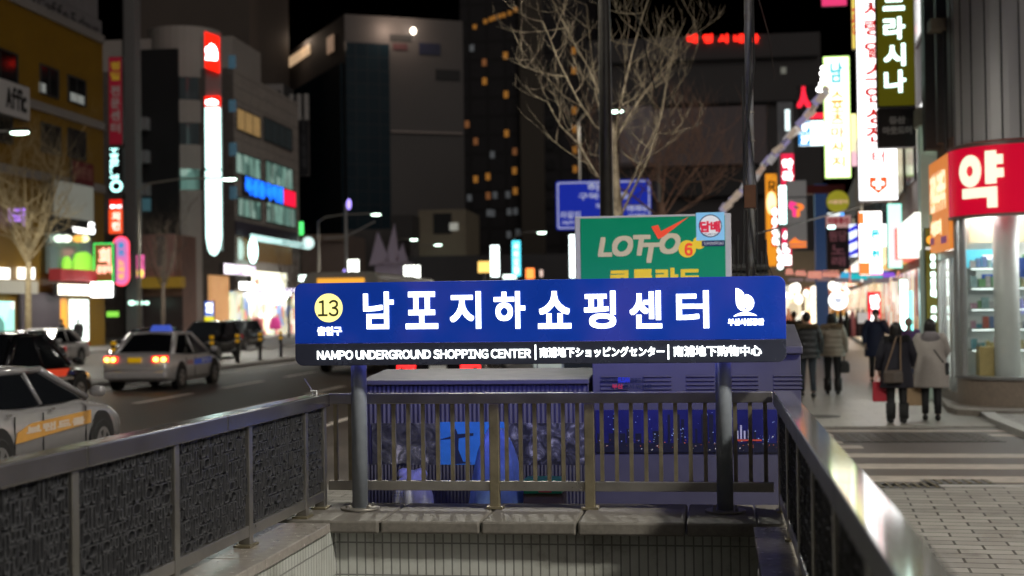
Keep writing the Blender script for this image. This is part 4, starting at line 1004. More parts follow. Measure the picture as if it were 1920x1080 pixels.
def person(label, px, pyfoot, facing, h=1.65, coat=None, coat_len=.55, coat_w=1.0, trousers=None, boots=None, hair="long", hood=None, fur=None, stride=.12,
           arms=None, hat=None, puffs=0, zbase=0.0, head_turn=0.0, at=None, group=None, scarf=None, collar=None):
    q = at if at is not None else atZ(px, pyfoot, zbase)
    t = thing("person", label, "person", (q.x, q.y, zbase), facing, group); k = h/1.65
    A = arms or {}
    # local frame: +y is where the person faces
    la, ra = A.get("l", ((-.24, -.02, 1.12), (-.25, .06, .86))), A.get("r", ((.24, -.02, 1.12), (.25, .06, .86)))
    fl, fr_ = stride, -stride
    J = {"pelvis": (0, 0, .90), "waist": (0, 0, 1.02), "chest": (0, .0, 1.22), "collar": (0, -.01, 1.36), "neck": (0, .01, 1.42), "chin": (0, .03, 1.475), "skull": (0, .03, 1.545), "crown": (0, .02, 1.61),
         "nose": (0, .125, 1.535), "hip_l": (-.09, 0, .86), "knee_l": (-.095, fl*.6+.02, .48), "ankle_l": (-.10, fl, .09), "toe_l": (-.105, fl+.17, .035),
         "hip_r": (.09, 0, .86), "knee_r": (.095, fr_*.5+.03, .48), "ankle_r": (.10, fr_, .09), "toe_r": (.105, fr_+.17, .035),
         "shoulder_l": (-.165, -.01, 1.35), "elbow_l": la[0], "wrist_l": la[1], "shoulder_r": (.165, -.01, 1.35), "elbow_r": ra[0], "wrist_r": ra[1]}
    ed = [("pelvis", "waist"), ("waist", "chest"), ("chest", "collar"), ("collar", "neck"), ("neck", "chin"), ("chin", "skull"), ("skull", "crown"), ("skull", "nose"),
          ("pelvis", "hip_l"), ("hip_l", "knee_l"), ("knee_l", "ankle_l"), ("ankle_l", "toe_l"), ("pelvis", "hip_r"), ("hip_r", "knee_r"), ("knee_r", "ankle_r"), ("ankle_r", "toe_r"),
          ("collar", "shoulder_l"), ("shoulder_l", "elbow_l"), ("elbow_l", "wrist_l"), ("collar", "shoulder_r"), ("shoulder_r", "elbow_r"), ("elbow_r", "wrist_r")]
    rad = {"pelvis": (.13, .10), "waist": (.115, .09), "chest": (.14, .10), "collar": (.09, .07), "neck": .05, "chin": (.055, .062), "skull": (.075, .088), "crown": (.05, .06), "nose": .014,
           "hip_l": .08, "knee_l": .055, "ankle_l": .036, "toe_l": .03, "hip_r": .08, "knee_r": .055, "ankle_r": .036, "toe_r": .03,
           "shoulder_l": .055, "elbow_l": .038, "wrist_l": .026, "shoulder_r": .055, "elbow_r": .038, "wrist_r": .026}
    for s_, w_, e_ in (("l", Vector(la[1]), Vector(la[0])), ("r", Vector(ra[1]), Vector(ra[0]))):
        d = (w_-e_).normalized(); sd_ = d.cross(Vector((1, 0, 0))); sd_ = sd_.normalized() if sd_.length > .1 else Vector((0, 1, 0))
        pm = w_+d*.06; J["palm_"+s_] = tuple(pm); ed.append(("wrist_"+s_, "palm_"+s_)); rad["palm_"+s_] = (.022, .034)
        inn = Vector((1 if s_ == "l" else -1, 0, 0))
        for f_, (o_, l_) in enumerate(((.030, .062), (.011, .075), (-.009, .07), (-.028, .055))):
            b_ = pm+sd_*o_+d*.03; J["knuckle%d_%s" % (f_, s_)] = tuple(b_); J["tip%d_%s" % (f_, s_)] = tuple(b_+d*l_*.8+inn*l_*.45)
            ed += [("palm_"+s_, "knuckle%d_%s" % (f_, s_)), ("knuckle%d_%s" % (f_, s_), "tip%d_%s" % (f_, s_))]; rad["knuckle%d_%s" % (f_, s_)] = .0095; rad["tip%d_%s" % (f_, s_)] = .008
        J["thumb_"+s_] = tuple(pm+sd_*.05+inn*.02+d*.01); ed.append(("wrist_"+s_, "thumb_"+s_)); rad["thumb_"+s_] = .010
    J = {n: tuple(Vector(v)*k) for n, v in J.items()}; rad = {n: (tuple(x*k for x in r_) if isinstance(r_, tuple) else r_*k) for n, r_ in rad.items()}
    body = skel_body(t, J, {"edges": ed, "rad": rad}, skin_m)
    V = lambda n: Vector(J[n])
    # trousers
    tm = trousers or M("black trousers", (.012, .012, .014), .7, var=.1)
    tw = 1.0
    mb = MB()
    for s_ in ("l", "r"):
        hp, kn, an = V("hip_"+s_), V("knee_"+s_), V("ankle_"+s_)
        mb.tube([hp+Vector((0, 0, .04)), hp.lerp(kn, .5), kn, kn.lerp(an, .4), an.lerp(kn, .05)], [.10*k, .085*k, .068*k, .062*k, .052*k], 14)
    mb.loft([ring((0, 0, z*k), w_*k, d_*k) for z, w_, d_ in ((.78, .15, .10), (.86, .175, .12), (.95, .165, .115), (1.02, .15, .105))])
    mb.build("trousers", tm, t, smooth=True)
    sh = MB()
    for s_ in ("l", "r"):
        an, to = V("ankle_"+s_), V("toe_"+s_)
        if boots: sh.tube([an+Vector((0, 0, .24*k)), an+Vector((0, 0, .10*k)), an+Vector((0, 0, -.02*k))], [.085*k, .08*k, .075*k], 12)
        sh.loft([[(an.x+w_*math.cos(a_), an.y+yy+.0, max(.0, zc_+hh*math.sin(a_))) for a_ in [2*math.pi*q_/10 for q_ in range(10)]] for yy, w_, zc_, hh in ((-.07*k, .03, .045, .045), (-.03*k, .045, .05, .06), (.05*k, .045, .045, .055), (.13*k, .05, .035, .038), (.20*k, .03, .02, .022))])
    sh.build("shoes", boots or shoe_m, t, smooth=True)
    # coat: torso and sleeves
    cm = coat; zl = (1.38-coat_len)*k; mb = MB(); rings = []
    prof = [(1.40, .085, .08), (1.375, .15, .105), (1.33, .195, .13), (1.22, .205, .15), (1.08, .195, .145), (.95, .215, .155), (.84, .235, .165), (.70, .25, .17), (.55, .26, .175)]
    nn = 0
    zz = 1.40*k
    steps_ = 26
    for i in range(steps_+1):
        z = 1.40-(1.40-zl/k)*i/steps_
        for (za, wa, da), (zb2, wb2, db2) in zip(prof, prof[1:]):
            if za >= z >= zb2: f_ = (za-z)/(za-zb2); w_, d_ = wa+(wb2-wa)*f_, da+(db2-da)*f_; break
        pf = (1+.045*math.cos(2*math.pi*puffs*i/steps_)) if puffs else 1
        cw = coat_w if i > 3 else 1+(coat_w-1)*i/3
        rings.append(ring((0, -.01, z*k), w_*k*cw*pf, d_*k*cw*pf, 20, 0, .018, z*9))
    mb.loft(rings)
    for s_ in ("l", "r"):
        sx_ = -1 if s_ == "l" else 1
        s0, e0, w0 = V("shoulder_"+s_), V("elbow_"+s_), V("wrist_"+s_)
        nseg = 12; pts, rr = [], []
        for i in range(nseg+1):
            u = i/nseg; p = s0.lerp(e0, u*2) if u < .5 else e0.lerp(w0, u*2-1)
            pts.append(p+Vector((sx_*.012, 0, 0))); rr.append((.085-.03*u)*k*(1+(.07*math.cos(i*2.4) if puffs else .02*math.sin(i*2.2)))*max(1, coat_w*.96))
        pts.insert(0, s0+Vector((-sx_*.06*k, 0, .01))); rr.insert(0, .07*k)
        mb.tube(pts, rr, 12)
    mb.build("coat", cm, t, smooth=True)
    # hair
    hz_ = J["skull"]; mb = MB()
    if hair == "long":
        mb.loft([ring((hz_[0], hz_[1]-.015*k, z*k), rx_*k, ry_*k, 18, 0, .03, z*20) for z, rx_, ry_ in ((1.36, .05, .04), (1.38, .095, .06), (1.44, .105, .075), (1.50, .10, .085), (1.56, .097, .095), (1.61, .085, .085), (1.65, .055, .055), (1.665, .015, .015))])
    elif hair == "short":
        mb.loft([ring((hz_[0], hz_[1]-.022*k, z*k), rx_*k, ry_*k, 18, .02*k, .03, z*20) for z, rx_, ry_ in ((1.50, .05, .04), (1.53, .083, .078), (1.58, .088, .093), (1.62, .080, .085), (1.65, .055, .06), (1.665, .015, .015))])
    mb.build("hair", hair_m if not hat else hat, t, smooth=True)
    # face
    fc = MB()
    for s_ in (-1, 1): fc.ellipsoid((hz_[0]+s_*.03*k, hz_[1]+.080*k, 1.555*k), (.012*k, .008*k, .006*k), 8, 5)
    fc.ellipsoid((hz_[0], hz_[1]+.078*k, 1.492*k), (.022*k, .008*k, .005*k), 8, 5)
    fc.build("face", M("face dark", (.05, .02, .018), .5, var=0), t, smooth=True)
    if hood:
        mb = MB()
        mb.loft([ring((0, -.10*k, z*k), rx_*k, ry_*k, 18) for z, rx_, ry_ in ((1.24, .06, .03), (1.28, .13, .06), (1.36, .155, .085), (1.42, .13, .085), (1.455, .08, .05))])
        mb.build("hood", hood, t, smooth=True)
    if fur:
        mb = MB(); r_ = random.Random(3)
        pts = []
        for i in range(150):
            a_ = r_.uniform(0, 2*math.pi); c_ = Vector((.155*math.cos(a_), -.045+.11*math.sin(a_), 1.385-.02*math.sin(a_)))*k
            n_ = Vector((math.cos(a_), math.sin(a_), r_.uniform(-.5, .9)))
            mb.tube([c_, c_+n_*.05*k, c_+n_*.075*k+Vector((0, 0, -.02))], [.022*k, .014*k, .002], 5, cap=False)
        mb.tube([Vector((.15*math.cos(a_), -.045+.105*math.sin(a_), 1.385-.02*math.sin(a_)))*k for a_ in [2*math.pi*q_/16 for q_ in range(17)]], .045*k, 8)
        mb.build("fur_trim", fur, t, smooth=True)
    return t, J, k
def P3(t, v): return Matrix.Translation(t.location) @ Matrix.Rotation(t.rotation_euler.z, 4, 'Z') @ Vector(v)
cblack = M("black padded coat", (.016, .016, .018), .5, var=.2)
cbeige = M("beige down jacket", (.30, .25, .20), .5, var=.1)
cnavy = M("navy wool coat", (.014, .018, .055), .7, var=.15)
cdark = M("dark navy coat", (.012, .011, .020), .75, var=.2)
cgrey = M("grey taupe wool coat", (.36, .325, .30), .8, var=.1, scale=20)
cpurp = M("purple coat", (.13, .04, .16), .6, var=.15)
jeans = M("dark blue jeans", (.03, .04, .055), .7, var=.15)
person("person in a black jacket with brown fur collar and jeans walking away by the cabinet", 1515, 744, R(4), 1.74, cblack, .62, 1.05, jeans, hair="short", fur=M("brown fur", (.12, .085, .045), .8, var=.3, scale=40), puffs=5, stride=.10)
t1, J1, k1 = person("person in a beige down jacket and black leggings walking away with a black bag", 1562, 739, R(-2), 1.72, cbeige, .60, 1.08, None, hair="long", fur=M("tan fur", (.26, .19, .12), .8, var=.3, scale=40), puffs=6, stride=.08, boots=shoe_m)
t2, J2, k2 = person("person in a long navy coat facing the viewer with a hand at the mouth", 1644, 716, R(176), 1.78, cnavy, .80, 1.05, M("charcoal trousers", (.03, .03, .035), .7), hair="short",
       arms={"l": ((-.26, .06, 1.14), (-.10, .16, 1.40)), "r": ((.25, -.02, 1.12), (.24, .05, .88))}, stride=.14, hat=M("dark cap", (.02, .02, .022), .7))
t3, J3, k3 = person("person in a dark coat with a fur collar and black boots carrying a red bag", 1683, 793, R(3), 1.60, cdark, .80, 1.08, None, boots=M("black suede boots", (.012, .012, .012), .8), hair="long", fur=M("black fur", (.012, .012, .014), .7, var=.2, scale=40), stride=.03,
       arms={"l": ((-.25, -.02, 1.12), (-.27, .08, .88)), "r": ((.25, -.02, 1.12), (.24, .10, .95))})
t4, J4, k4 = person("person in a grey hooded coat carrying a brown paper bag at the shop corner", 1747, 788, R(-8), 1.64, cgrey, .84, 1.14, None, hair="long", hood=M("grey hood lining", (.20, .18, .19), .8, var=.1), stride=.05,
       arms={"l": ((-.24, -.02, 1.12), (-.25, .06, .86)), "r": ((.23, .06, 1.13), (.16, .22, 1.0))})
person("person in a purple coat half hidden behind the dark coated shopper", 1706, 742, R(180), 1.60, cpurp, .80, 1.05, M("blue trousers", (.03, .08, .22), .7), hair="short", hat=M("pink knit hat", (.5, .3, .26), .8), stride=.08)
person("person in dark clothes at the far edge of the promenade by the cabinet", 1490, 690, R(0), 1.72, cblack, .65, 1.05, None, hair="short")
person("person standing before the bright doorway under the yellow building", 0, 0, R(60), 1.72, cblack, .7, 1.1, None, hair="short", zbase=.02, at=W(-32.5, atL(147, 600, -32.5).y))
person("person standing left of the bright doorway under the yellow building", 0, 0, R(120), 1.70, cblack, .7, 1.1, None, hair="short", zbase=.02, at=W(-32.5, atL(116, 600, -32.5).y))
# carried bags
def carried(name, label, cat, p, build):
    t = thing(name, label, cat, p); build(t); return t
def hand(t, J, s_): return P3(t, Vector(J["palm_"+s_])+(Vector(J["tip1_"+s_])-Vector(J["palm_"+s_]))*.5)
h3 = hand(t3, J3, "l")
def b_red(t):
    MB().loft([[(x*k, y*k, z) for x, y in ((-.11, -.05), (.11, -.05), (.11, .05), (-.11, .05))] for z, k in ((-.42, .92), (-.40, 1), (-.2, 1.02), (-.10, .95))]).build("sack", M("red shopping bag", (.42, .012, .03), .4, var=.15), t, bevel=.006)
    MB().tube([(-.06, 0, -.10), (-.05, 0, -.02), (0, 0, .0), (.05, 0, -.02), (.06, 0, -.10)], .005, 6).build("handle", M("red shopping bag", (.42, .012, .03)), t)
carried("shopping_bag", "red shopping bag hanging from the hand of the dark coated person", "bag", h3, b_red)
def b_shoulder(t):
    MB().loft([rrect(-.15*k, .15*k, -.24, -.24+.0001, .00001, 1) if False else [(x*k, y*k2_, z) for x, y in ((-.15, -.05), (.0, -.065), (.15, -.05), (.15, .05), (0, .065), (-.15, .05))] for z, k, k2_ in ((-.13, .9, .8), (-.11, 1, 1), (.03, .96, .9), (.08, .82, .5))]).build("pouch", M("brown patterned leather", (.07, .05, .038), .4, var=.35, scale=40), t, bevel=.01)
    MB().tube([(-.12, 0, .06), (-.03, -.02, .33), (.06, .02, .60), (.13, .03, .62), (.12, .02, .3), (.12, 0, .06)], .012, 6).build("strap", M("tan strap", (.20, .13, .08), .5), t)
carried("handbag", "brown patterned shoulder bag on the back of the dark coated person", "bag", P3(t3, Vector((-.10, -.24, .80))*k3), b_shoulder)
h1 = hand(t1, J1, "r")
def b_black(t):
    MB().loft([[(x*k, y*k, z) for x, y in ((-.10, -.17), (.10, -.17), (.10, .17), (-.10, .17))] for z, k in ((-.34, .85), (-.30, 1), (-.16, 1), (-.08, .7))]).build("pouch", M("black leather bag", (.012, .012, .013), .35), t, bevel=.02)
    MB().tube([(0, -.10, -.09), (0, -.07, .0), (0, .07, .0), (0, .10, -.09)], .009, 6).build("handle", M("black leather bag", (.012, .012, .013)), t)
carried("handbag", "black handbag carried by the person in the beige down jacket", "bag", h1, b_black)
h4 = hand(t4, J4, "l")
def b_paper(t):
    MB().loft([[(x*k, y*k, z) for x, y in ((-.15, -.06), (.15, -.06), (.15, .06), (-.15, .06))] for z, k in ((-.52, .96), (-.50, 1), (-.25, 1.03), (-.06, .9), (-.02, .7))]).build("sack", M("brown paper", (.30, .20, .11), .6, var=.2, bump=.3), t, bevel=.006)
    MB().tube([(-.06, 0, -.03), (0, 0, .01), (.06, 0, -.03)], .006, 6).build("handle", M("tan strap", (.20, .13, .08)), t)
carried("paper_bag", "brown paper bag carried by the person in the grey hooded coat", "bag", h4, b_paper)
def b_cross(t):
    MB().tube([(.17, .02, 0), (.10, -.10, -.06), (-.06, -.165, -.22), (-.20, -.13, -.42)], .012, 6).build("strap", blackm, t)
    MB().box(-.29, -.22, -.12, .08, -.62, -.42).build("pouch", blackm, t, bevel=.02)
tt = carried("handbag", "black crossbody bag slung over the grey hooded coat", "bag", P3(t4, Vector((0, 0, 1.37))*k4), b_cross)
tt.rotation_euler = (0, math.pi*0, t4.rotation_euler.z)
for ch in tt.children: ch.scale = (-1, 1, 1)
# ---------------------------------------------------------------- signs that stand out from facades, read from the viewer's side
def onR(px, py, yr):                       # on the plane across the avenue at road distance yr, road coordinates
    d = toR(ray(px, py)); return Vector((0, 0, EYE)) + d*(yr/d.y)
LETW = E("letter white glow", (1, 1, .97), 3.2)
def face(name, col, em): return M("face "+name, tuple(min(.7, c*.7+.01) for c in col), .35, 0, em, col, var=.06 if em < 2 else 0, scale=2)
def xsign(name, label, px0, px1, pyt, pyb, depth, mat, frame='W', th=.25, border=None, texts=(), case=None, shape=None, cat="sign", bracket=None, group=None):
    """a board across the street: frame 'R' = road coordinates at distance depth, 'W' = along the pavement"""
    f = (lambda a, b: onR(a, b, depth)) if frame == 'R' else (lambda a, b: atY(a, b, depth))
    cy = (pyt+pyb)/2; cx = (px0+px1)/2
    x0, x1 = f(px0, cy).x, f(px1, cy).x; z1, z0 = f(cx, pyt).z, f(cx, pyb).z
    xm = (x0+x1)/2; w = (x1-x0)/2; hh = z1-z0
    loc = W(xm, depth, z0) if frame == 'R' else (xm, depth, z0)
    t = thing(name, label, cat, loc, RA if frame == 'R' else 0, group)
    if shape == 'disc': MB().prism(disc(0, hh/2, min(w, hh/2), 32), 0, th).build("case", case or darkgrey, t); MB().prism(disc(0, hh/2, min(w, hh/2)*.97, 32), -.012, -.001).build("face", mat, t)
    elif shape == 'capsule':
        MB().prism(rrect(-w, w, 0, hh, w*.98, 8), 0, th).build("case", case or darkgrey, t); MB().prism(rrect(-w, w, 0, hh, w*.98, 8), -.012, -.001).build("face", mat, t)
    else:
        MB().box(-w, w, 0, th, 0, hh).build("case", case or darkgrey, t, bevel=.02)
        MB().box(-w*.97, w*.97, -.012, -.001, hh*.006, hh*.994).build("face", mat, t)
    if border:
        b = MB(); k = min(w, hh)*.10
        o_, i_ = (rrect(-w, w, 0, hh, w*.98, 8), rrect(-w+k, w-k, k, hh-k, (w-k)*.98, 8)) if shape == 'capsule' else (rrect(-w, w, 0, hh, k*.5, 3), rrect(-w+k, w-k, k, hh-k, k*.3, 3))
        n = len(o_); b.v = [(x, -.03, z) for x, z in o_]+[(x, -.03, z) for x, z in i_]; b.f = [(q, (q+1) % n, n+(q+1) % n, n+q) for q in range(n)]; b.m = [0]*n
        b.build("neon_border", border, t)
    for tx in texts:
        s, u0, u1, v0, v1, mt, vert = tx[:7]; bo = tx[7] if len(tx) > 7 else .02
        lettering(t, s, -w+2*w*u0, -w+2*w*u1, hh*v0, hh*v1, -.016, mt, bold=bo*min(w*2, hh), vertical=vert)
    if bracket:
        MB().box(-.03 + (w if bracket > 0 else -w), .03 + (w if bracket > 0 else -w)+bracket, .08, .14, hh*.3, hh*.3+.05).box((w if bracket > 0 else -w), (w if bracket > 0 else -w)+bracket, .08, .14, hh*.8, hh*.8+.05).build("bracket", darkgrey, t)
    t["w"] = 0; del t["w"]
    return t, w, hh
def dL(px, L=-35.0): return atL(px, 500, L).y
class Facade:
    """a building along the avenue: local x towards the road, local y along it"""
    def __init__(s, name, label, L, px0, px1, pytop_px, depth, mat, z1=None, cat="building"):
        s.L = L; s.y0, s.y1 = atL(px0, 500, L).y, atL(px1, 500, L).y
        s.z1 = z1 or atL(*pytop_px, L).z
        s.t = thing(name, label, cat, W(L, s.y0, 0), RA)
        MB().box(-depth, 0, 0, s.y1-s.y0, -.1, s.z1).build("wall", mat, s.t)
    def rect(s, px0, px1, pyt, pyb, o=0):
        cx = (px0+px1)/2; return atL(px0, pyt, s.L+o).y-s.y0, atL(px1, pyt, s.L+o).y-s.y0, atL(cx, pyb, s.L+o).z, atL(cx, pyt, s.L+o).z
    def box(s, name, px0, px1, pyt, pyb, o0, o1, mat, parent=None):
        a_, b_, z0, z1 = s.rect(px0, px1, pyt, pyb)
        return MB().box(o0, o1, a_, b_, z0, z1).build(name, mat, parent or s.t)
    def win(s, px0, px1, pyt, pyb, glass, frame_m, nm=1, o=.0):
        a_, b_, z0, z1 = s.rect(px0, px1, pyt, pyb)
        w = MB(); fr = .09
        w.box(o+.002, o+.10, a_-fr, a_, z0-fr, z1+fr); w.box(o+.002, o+.10, b_, b_+fr, z0-fr, z1+fr); w.box(o+.002, o+.10, a_, b_, z1, z1+fr); w.box(o+.002, o+.13, a_, b_, z0-fr, z0)
        for k in range(1, nm): y = a_+(b_-a_)*k/nm; w.box(o+.002, o+.07, y-.03, y+.03, z0, z1)
        f = w.build("window", frame_m, s.t)
        MB().box(o+.001, o+.03, a_, b_, z0, z1).build("pane", glass, f)
        return f
    def text(s, t_, px0, px1, pyt, pyb, o, mat, bold=.03, parent=None):
        a_, b_, z0, z1 = s.rect(px0, px1, pyt, pyb)
        return lettering(parent or s.t, t_, a_, b_, z0, z1, 0, mat, bold=bold, flip=lambda p: (o-p[1], p[0], p[2]))
def fsign(fc, name, label, px0, px1, pyt, pyb, o, th, mat, texts=(), case=None, bold=.03, cat="sign"):
    a_, b_, z0, z1 = fc.rect(px0, px1, pyt, pyb); hy = (b_-a_)/2; hh = z1-z0
    t = thing(name, label, cat, W(fc.L+o, fc.y0+(a_+b_)/2, z0), RA)
    MB().box(0, th, -hy, hy, 0, hh).build("case", case or darkgrey, t)
    MB().box(th+.001, th+.02, -hy*.985, hy*.985, hh*.02, hh*.98).build("face", mat, t)
    for s, u0, u1, v0, v1, mt in texts:
        lettering(t, s, -hy+2*hy*u0, -hy+2*hy*u1, hh*v0, hh*v1, 0, mt, bold=bold*hh, flip=lambda p: (th+.026-p[1], p[0], p[2]))
    return t
pane_d = M("dark window glass", (.006, .007, .008), .06, 0, var=0)
pane_dim = M("dim window glass", (.02, .022, .025), .08, em=.02, ecol=(.5, .6, .6), var=.3, scale=.6)
def lit(name, c, e): return M("lit pane "+name, tuple(v*.5 for v in c), .15, 0, e, c, var=.5, scale=.8)
pane_green = goods_mat("greenish lit pane", [(.20, .36, .30), (.10, .2, .17), (.28, .42, .36), (.03, .06, .05)], .9, .5, .9, dark=.35)
pane_warm = lit("warm", (.8, .5, .2), .28)
frame_d = M("dark window frame", (.04, .04, .04), .5, var=.1)

# ---------------------------------------------------------------- yellow building
yel_w = M("ochre yellow cladding", (.24, .13, .006), .5, var=.12, scale=.7)
B1 = Facade("yellow_building", "ochre yellow building with dark square windows at the left", -36, -120, 196, (196, 68), 14, yel_w)
greyb = M("grey fascia band", (.26, .24, .23), .6, var=.1)
a_, b_, z0, z1 = B1.rect(-120, 196, 68, 72)
MB().box(-13.9, -.3, 0, B1.y1-B1.y0, B1.z1, B1.z1+4.2).build("parapet", M("grey roof hoarding", (.20, .19, .2), .6, var=.15, scale=1.2), B1.t)
for zt_ in (B1.z1-.05, B1.z1-5.6, B1.z1-9.6):
    MB().box(.001, .14, 0, B1.y1-B1.y0, zt_-.5, zt_).build("trim_band", greyb, B1.t)
for px0, px1, a1, b1 in ((-34, 30, 92, 146), (75, 107, 128, 178), (127, 158, 148, 193), (-30, 20, 216, 262), (77, 111, 236, 286), (127, 158, 246, 295)):
    B1.win(px0, px1, a1, b1, pane_d, frame_d, 2)
for px0, px1, a1, b1 in ((73, 84, 156, 174), (131, 156, 177, 193)):
    B1.box("lit_blind", px0, px1, a1, b1, .035, .06, lit("pale", (.7, .75, .7), .22))
fsign(B1, "rooftop_sign", "dark handwritten letters on the grey hoarding above the yellow wall", 70, 196, 8, 62, -.3, .1, M("grey hoarding face", (.19, .18, .19), .6), [("Caffe 5 days", .05, .95, .15, .85, blackm)], bold=.01)
fsign(B1, "cafe_sign", "white board with black script on the yellow wall", -40, 46, 150, 216, .1, .2, M("dim white board", (.55, .54, .55), .5, var=.05), [("Affic", .45, .92, .2, .85, blackm)], bold=.03)
fsign(B1, "banner", "dim dark red banner low on the yellow building", 128, 168, 304, 350, .15, .1, M("dark red banner", (.16, .015, .02), .6), [("전문점", .1, .9, .3, .8, M("dim pink letters", (.3, .12, .1), .6))])
# street level shops of the yellow building
shop_d = M("dark shop wall", (.05, .045, .045), .6, var=.2)
fsign(B1, "shop_awning", "pale cream hoarding with a frame above the dark fascia", 76, 153, 343, 412, .5, .25, M("cream hoarding", (.42, .43, .38), .5, em=.12, ecol=(.8, .85, .75), var=.1))
t = fsign(B1, "shop_fascia", "black fascia with glowing white shop letters", 76, 155, 412, 440, .5, .3, blackm, [("TOM N", .42, .80, .12, .5, LETW), ("S", .80, .98, .15, .98, LETW)], bold=.05)
xsign("neon_letters", "violet neon letters left of the cream hoarding", -2, 50, 390, 424, dL(50), M("face violet backing", (.02, .015, .02), .6, var=0), 'R', .1, texts=[("한국", .0, 1, 0, 1, E("violet neon", (.45, .2, 1), 1.5), False, .05)])
B1.box("glazing", 76, 155, 441, 514, .3, .55, M("shop glass front", (.05, .07, .06), .1, em=.25, ecol=(.25, .3, .26), var=.4, scale=.5))
gb = E("green awning glow", (.28, .75, .06), .75)
for px0, px1, a1, b1, lab in ((117, 154, 472, 511, "large lime green beanbag shape behind the shop glass"), (97, 111, 481, 510, "small lime green shape behind the shop glass")):
    a_, b_, z0, z1 = B1.rect(px0, px1, a1, b1); hy = (b_-a_)/2
    o = MB().prism([(hy*x, (z1-z0)*y) for x, y in ((-1, 0), (1, 0), (1, .55), (.75, .85), (.2, 1), (-.3, .95), (-.7, .85), (-1, .5))], .0, .15, 'x').build("green_display", gb, loc=W(-35.4, B1.y0+(a_+b_)/2, z0), rz=RA)
    tag(o, lab, "shop display")
B1.box("red_awning", 76, 150, 506, 528, .5, 1.2, M("red awning", (.30, .02, .03), .6, em=.12, ecol=(.8, .05, .05)))
fsign(B1, "shop_sign", "glowing cream shop sign over the ground floor of the yellow building", 80, 153, 534, 554, .6, .3, E("cream glow", (1, .95, .75), 2.6), [("커피 전문점", .1, .9, .2, .8, M("brown sign letters", (.3, .15, .05), .5))])
B1.box("doorway", 127, 160, 562, 640, .1, .2, E("doorway glow", (.85, 1, .93), 2.4))
B1.box("orange_strip", 107, 119, 560, 628, .1, .2, E("orange strip glow", (1, .4, .05), .8))
B1.box("shop_shutter", 32, 105, 548, 650, .05, .25, M("grey shutter", (.12, .10, .12), .5, var=.2))
B1.box("window_display", -40, 20, 565, 640, .1, .2, goods_mat("pale display", [(.5, 1, .9), (1, 1, .9), (.2, .5, .45), (.7, .9, .7)], .7, .8, 1.5))
for px0, px1 in ((-20, 12), (29, 44), (46, 59)):
    B1.box("lit_window", px0, px1, 502, 523, .1, .2, E("upper lit window", (1, 1, .92), 2.2))
B1.box("white_fascia", -60, 62, 525, 550, .1, .3, M("cream shop wall", (.42, .40, .33), .6, em=.15, ecol=(1, .95, .8)))
for px, c in ((86, (.8, 1, .8)), (100, (.9, 1, .8)), (122, (.6, .3, .05)), (134, (.8, .8, .4))):
    a_, b_, z0, z1 = B1.rect(px-4, px+4, 441, 448)
    o = MB().ellipsoid((0, 0, 0), (.3, .3, .22)).build("spotlight", E("spot %.1f%.1f" % c[:2], c, 2), loc=W(-35.2, B1.y0+(a_+b_)/2, z0), rz=RA); tag(o, "small round spotlight over the shop glass of the yellow building", "spotlight", "spotlights over the shop glass")
# red projecting column of signs beside the yellow building
YS = 93
xsign("sign_column", "tall red sign lettered in yellow and white beside the yellow building", 204, 229, 106, 272, YS, M("face dark red", (.25, .012, .025), .5, em=.10, ecol=(.8, .03, .08), var=.1), 'R', .5,
      texts=[("정밀", .15, .85, .72, .95, M("dim yellow letters", (.5, .35, .03), .5, em=.12, ecol=(1, .6, .05), var=0), True, .03), ("전문센터", .15, .85, .12, .68, M("dim white letters", (.4, .36, .34), .5, em=.08, var=0), True, .03)])
xsign("neon_sign", "narrow black sign with teal white neon writing down it", 204, 230, 276, 362, YS, blackm, 'R', .4, texts=[("Tworld", .1, .7, .3, .98, E("teal neon", (.5, 1, .95), 2.5), True, .03), ("○", .1, .98, .02, .28, E("teal neon", (.5, 1, .95), 2.5), False, .03)])
xsign("sign_box", "small red over white sign box under the teal neon", 205, 229, 374, 391, YS, face("bright red", (1, .02, .01), .9), 'R', .4, texts=[("통신", .05, .95, .05, .4, LETW, False, .03)])
xsign("sign_box", "orange red lit sign with white writing above the pink capsule", 204, 230, 392, 438, YS, face("orange red", (1, .09, .02), 1.1), 'R', .4, texts=[("치킨", .25, .8, .1, .9, E("soft white neon", (1, .75, .6), 1.8), True, .03)])
xsign("neon_capsule", "rounded red neon capsule sign with a pink middle", 212, 243, 443, 536, 96, face("neon pink", (.85, .22, .55), .9), 'R', .4, border=E("red neon", (1, .05, .05), 2.6), shape='capsule',
      texts=[("호프", .28, .72, .58, .9, E("blue neon", (.03, .3, .6), 1.0), True, .05), ("노래방", .32, .68, .12, .54, E("peach neon", (1, .45, .15), 1.2), True, .03)])
xsign("neon_board", "green framed neon board with red and yellow writing", 176, 213, 456, 529, dL(176), M("face brown black", (.10, .03, .01), .5, em=.25, ecol=(.6, .2, .03), var=.4, scale=1.2), 'R', .4, border=E("green neon", (.02, .8, .15), 1.5),
      texts=[("회", .25, .85, .45, .88, E("red white neon", (1, .4, .3), 2.0), False, .04), ("꼼장어", .15, .9, .22, .44, E("red white neon", (1, .4, .3), 2.0), False, .02)])
xsign("light_box", "plain white light box under the green framed neon board", 170, 212, 529, 557, dL(169), white_em, 'R', .4)
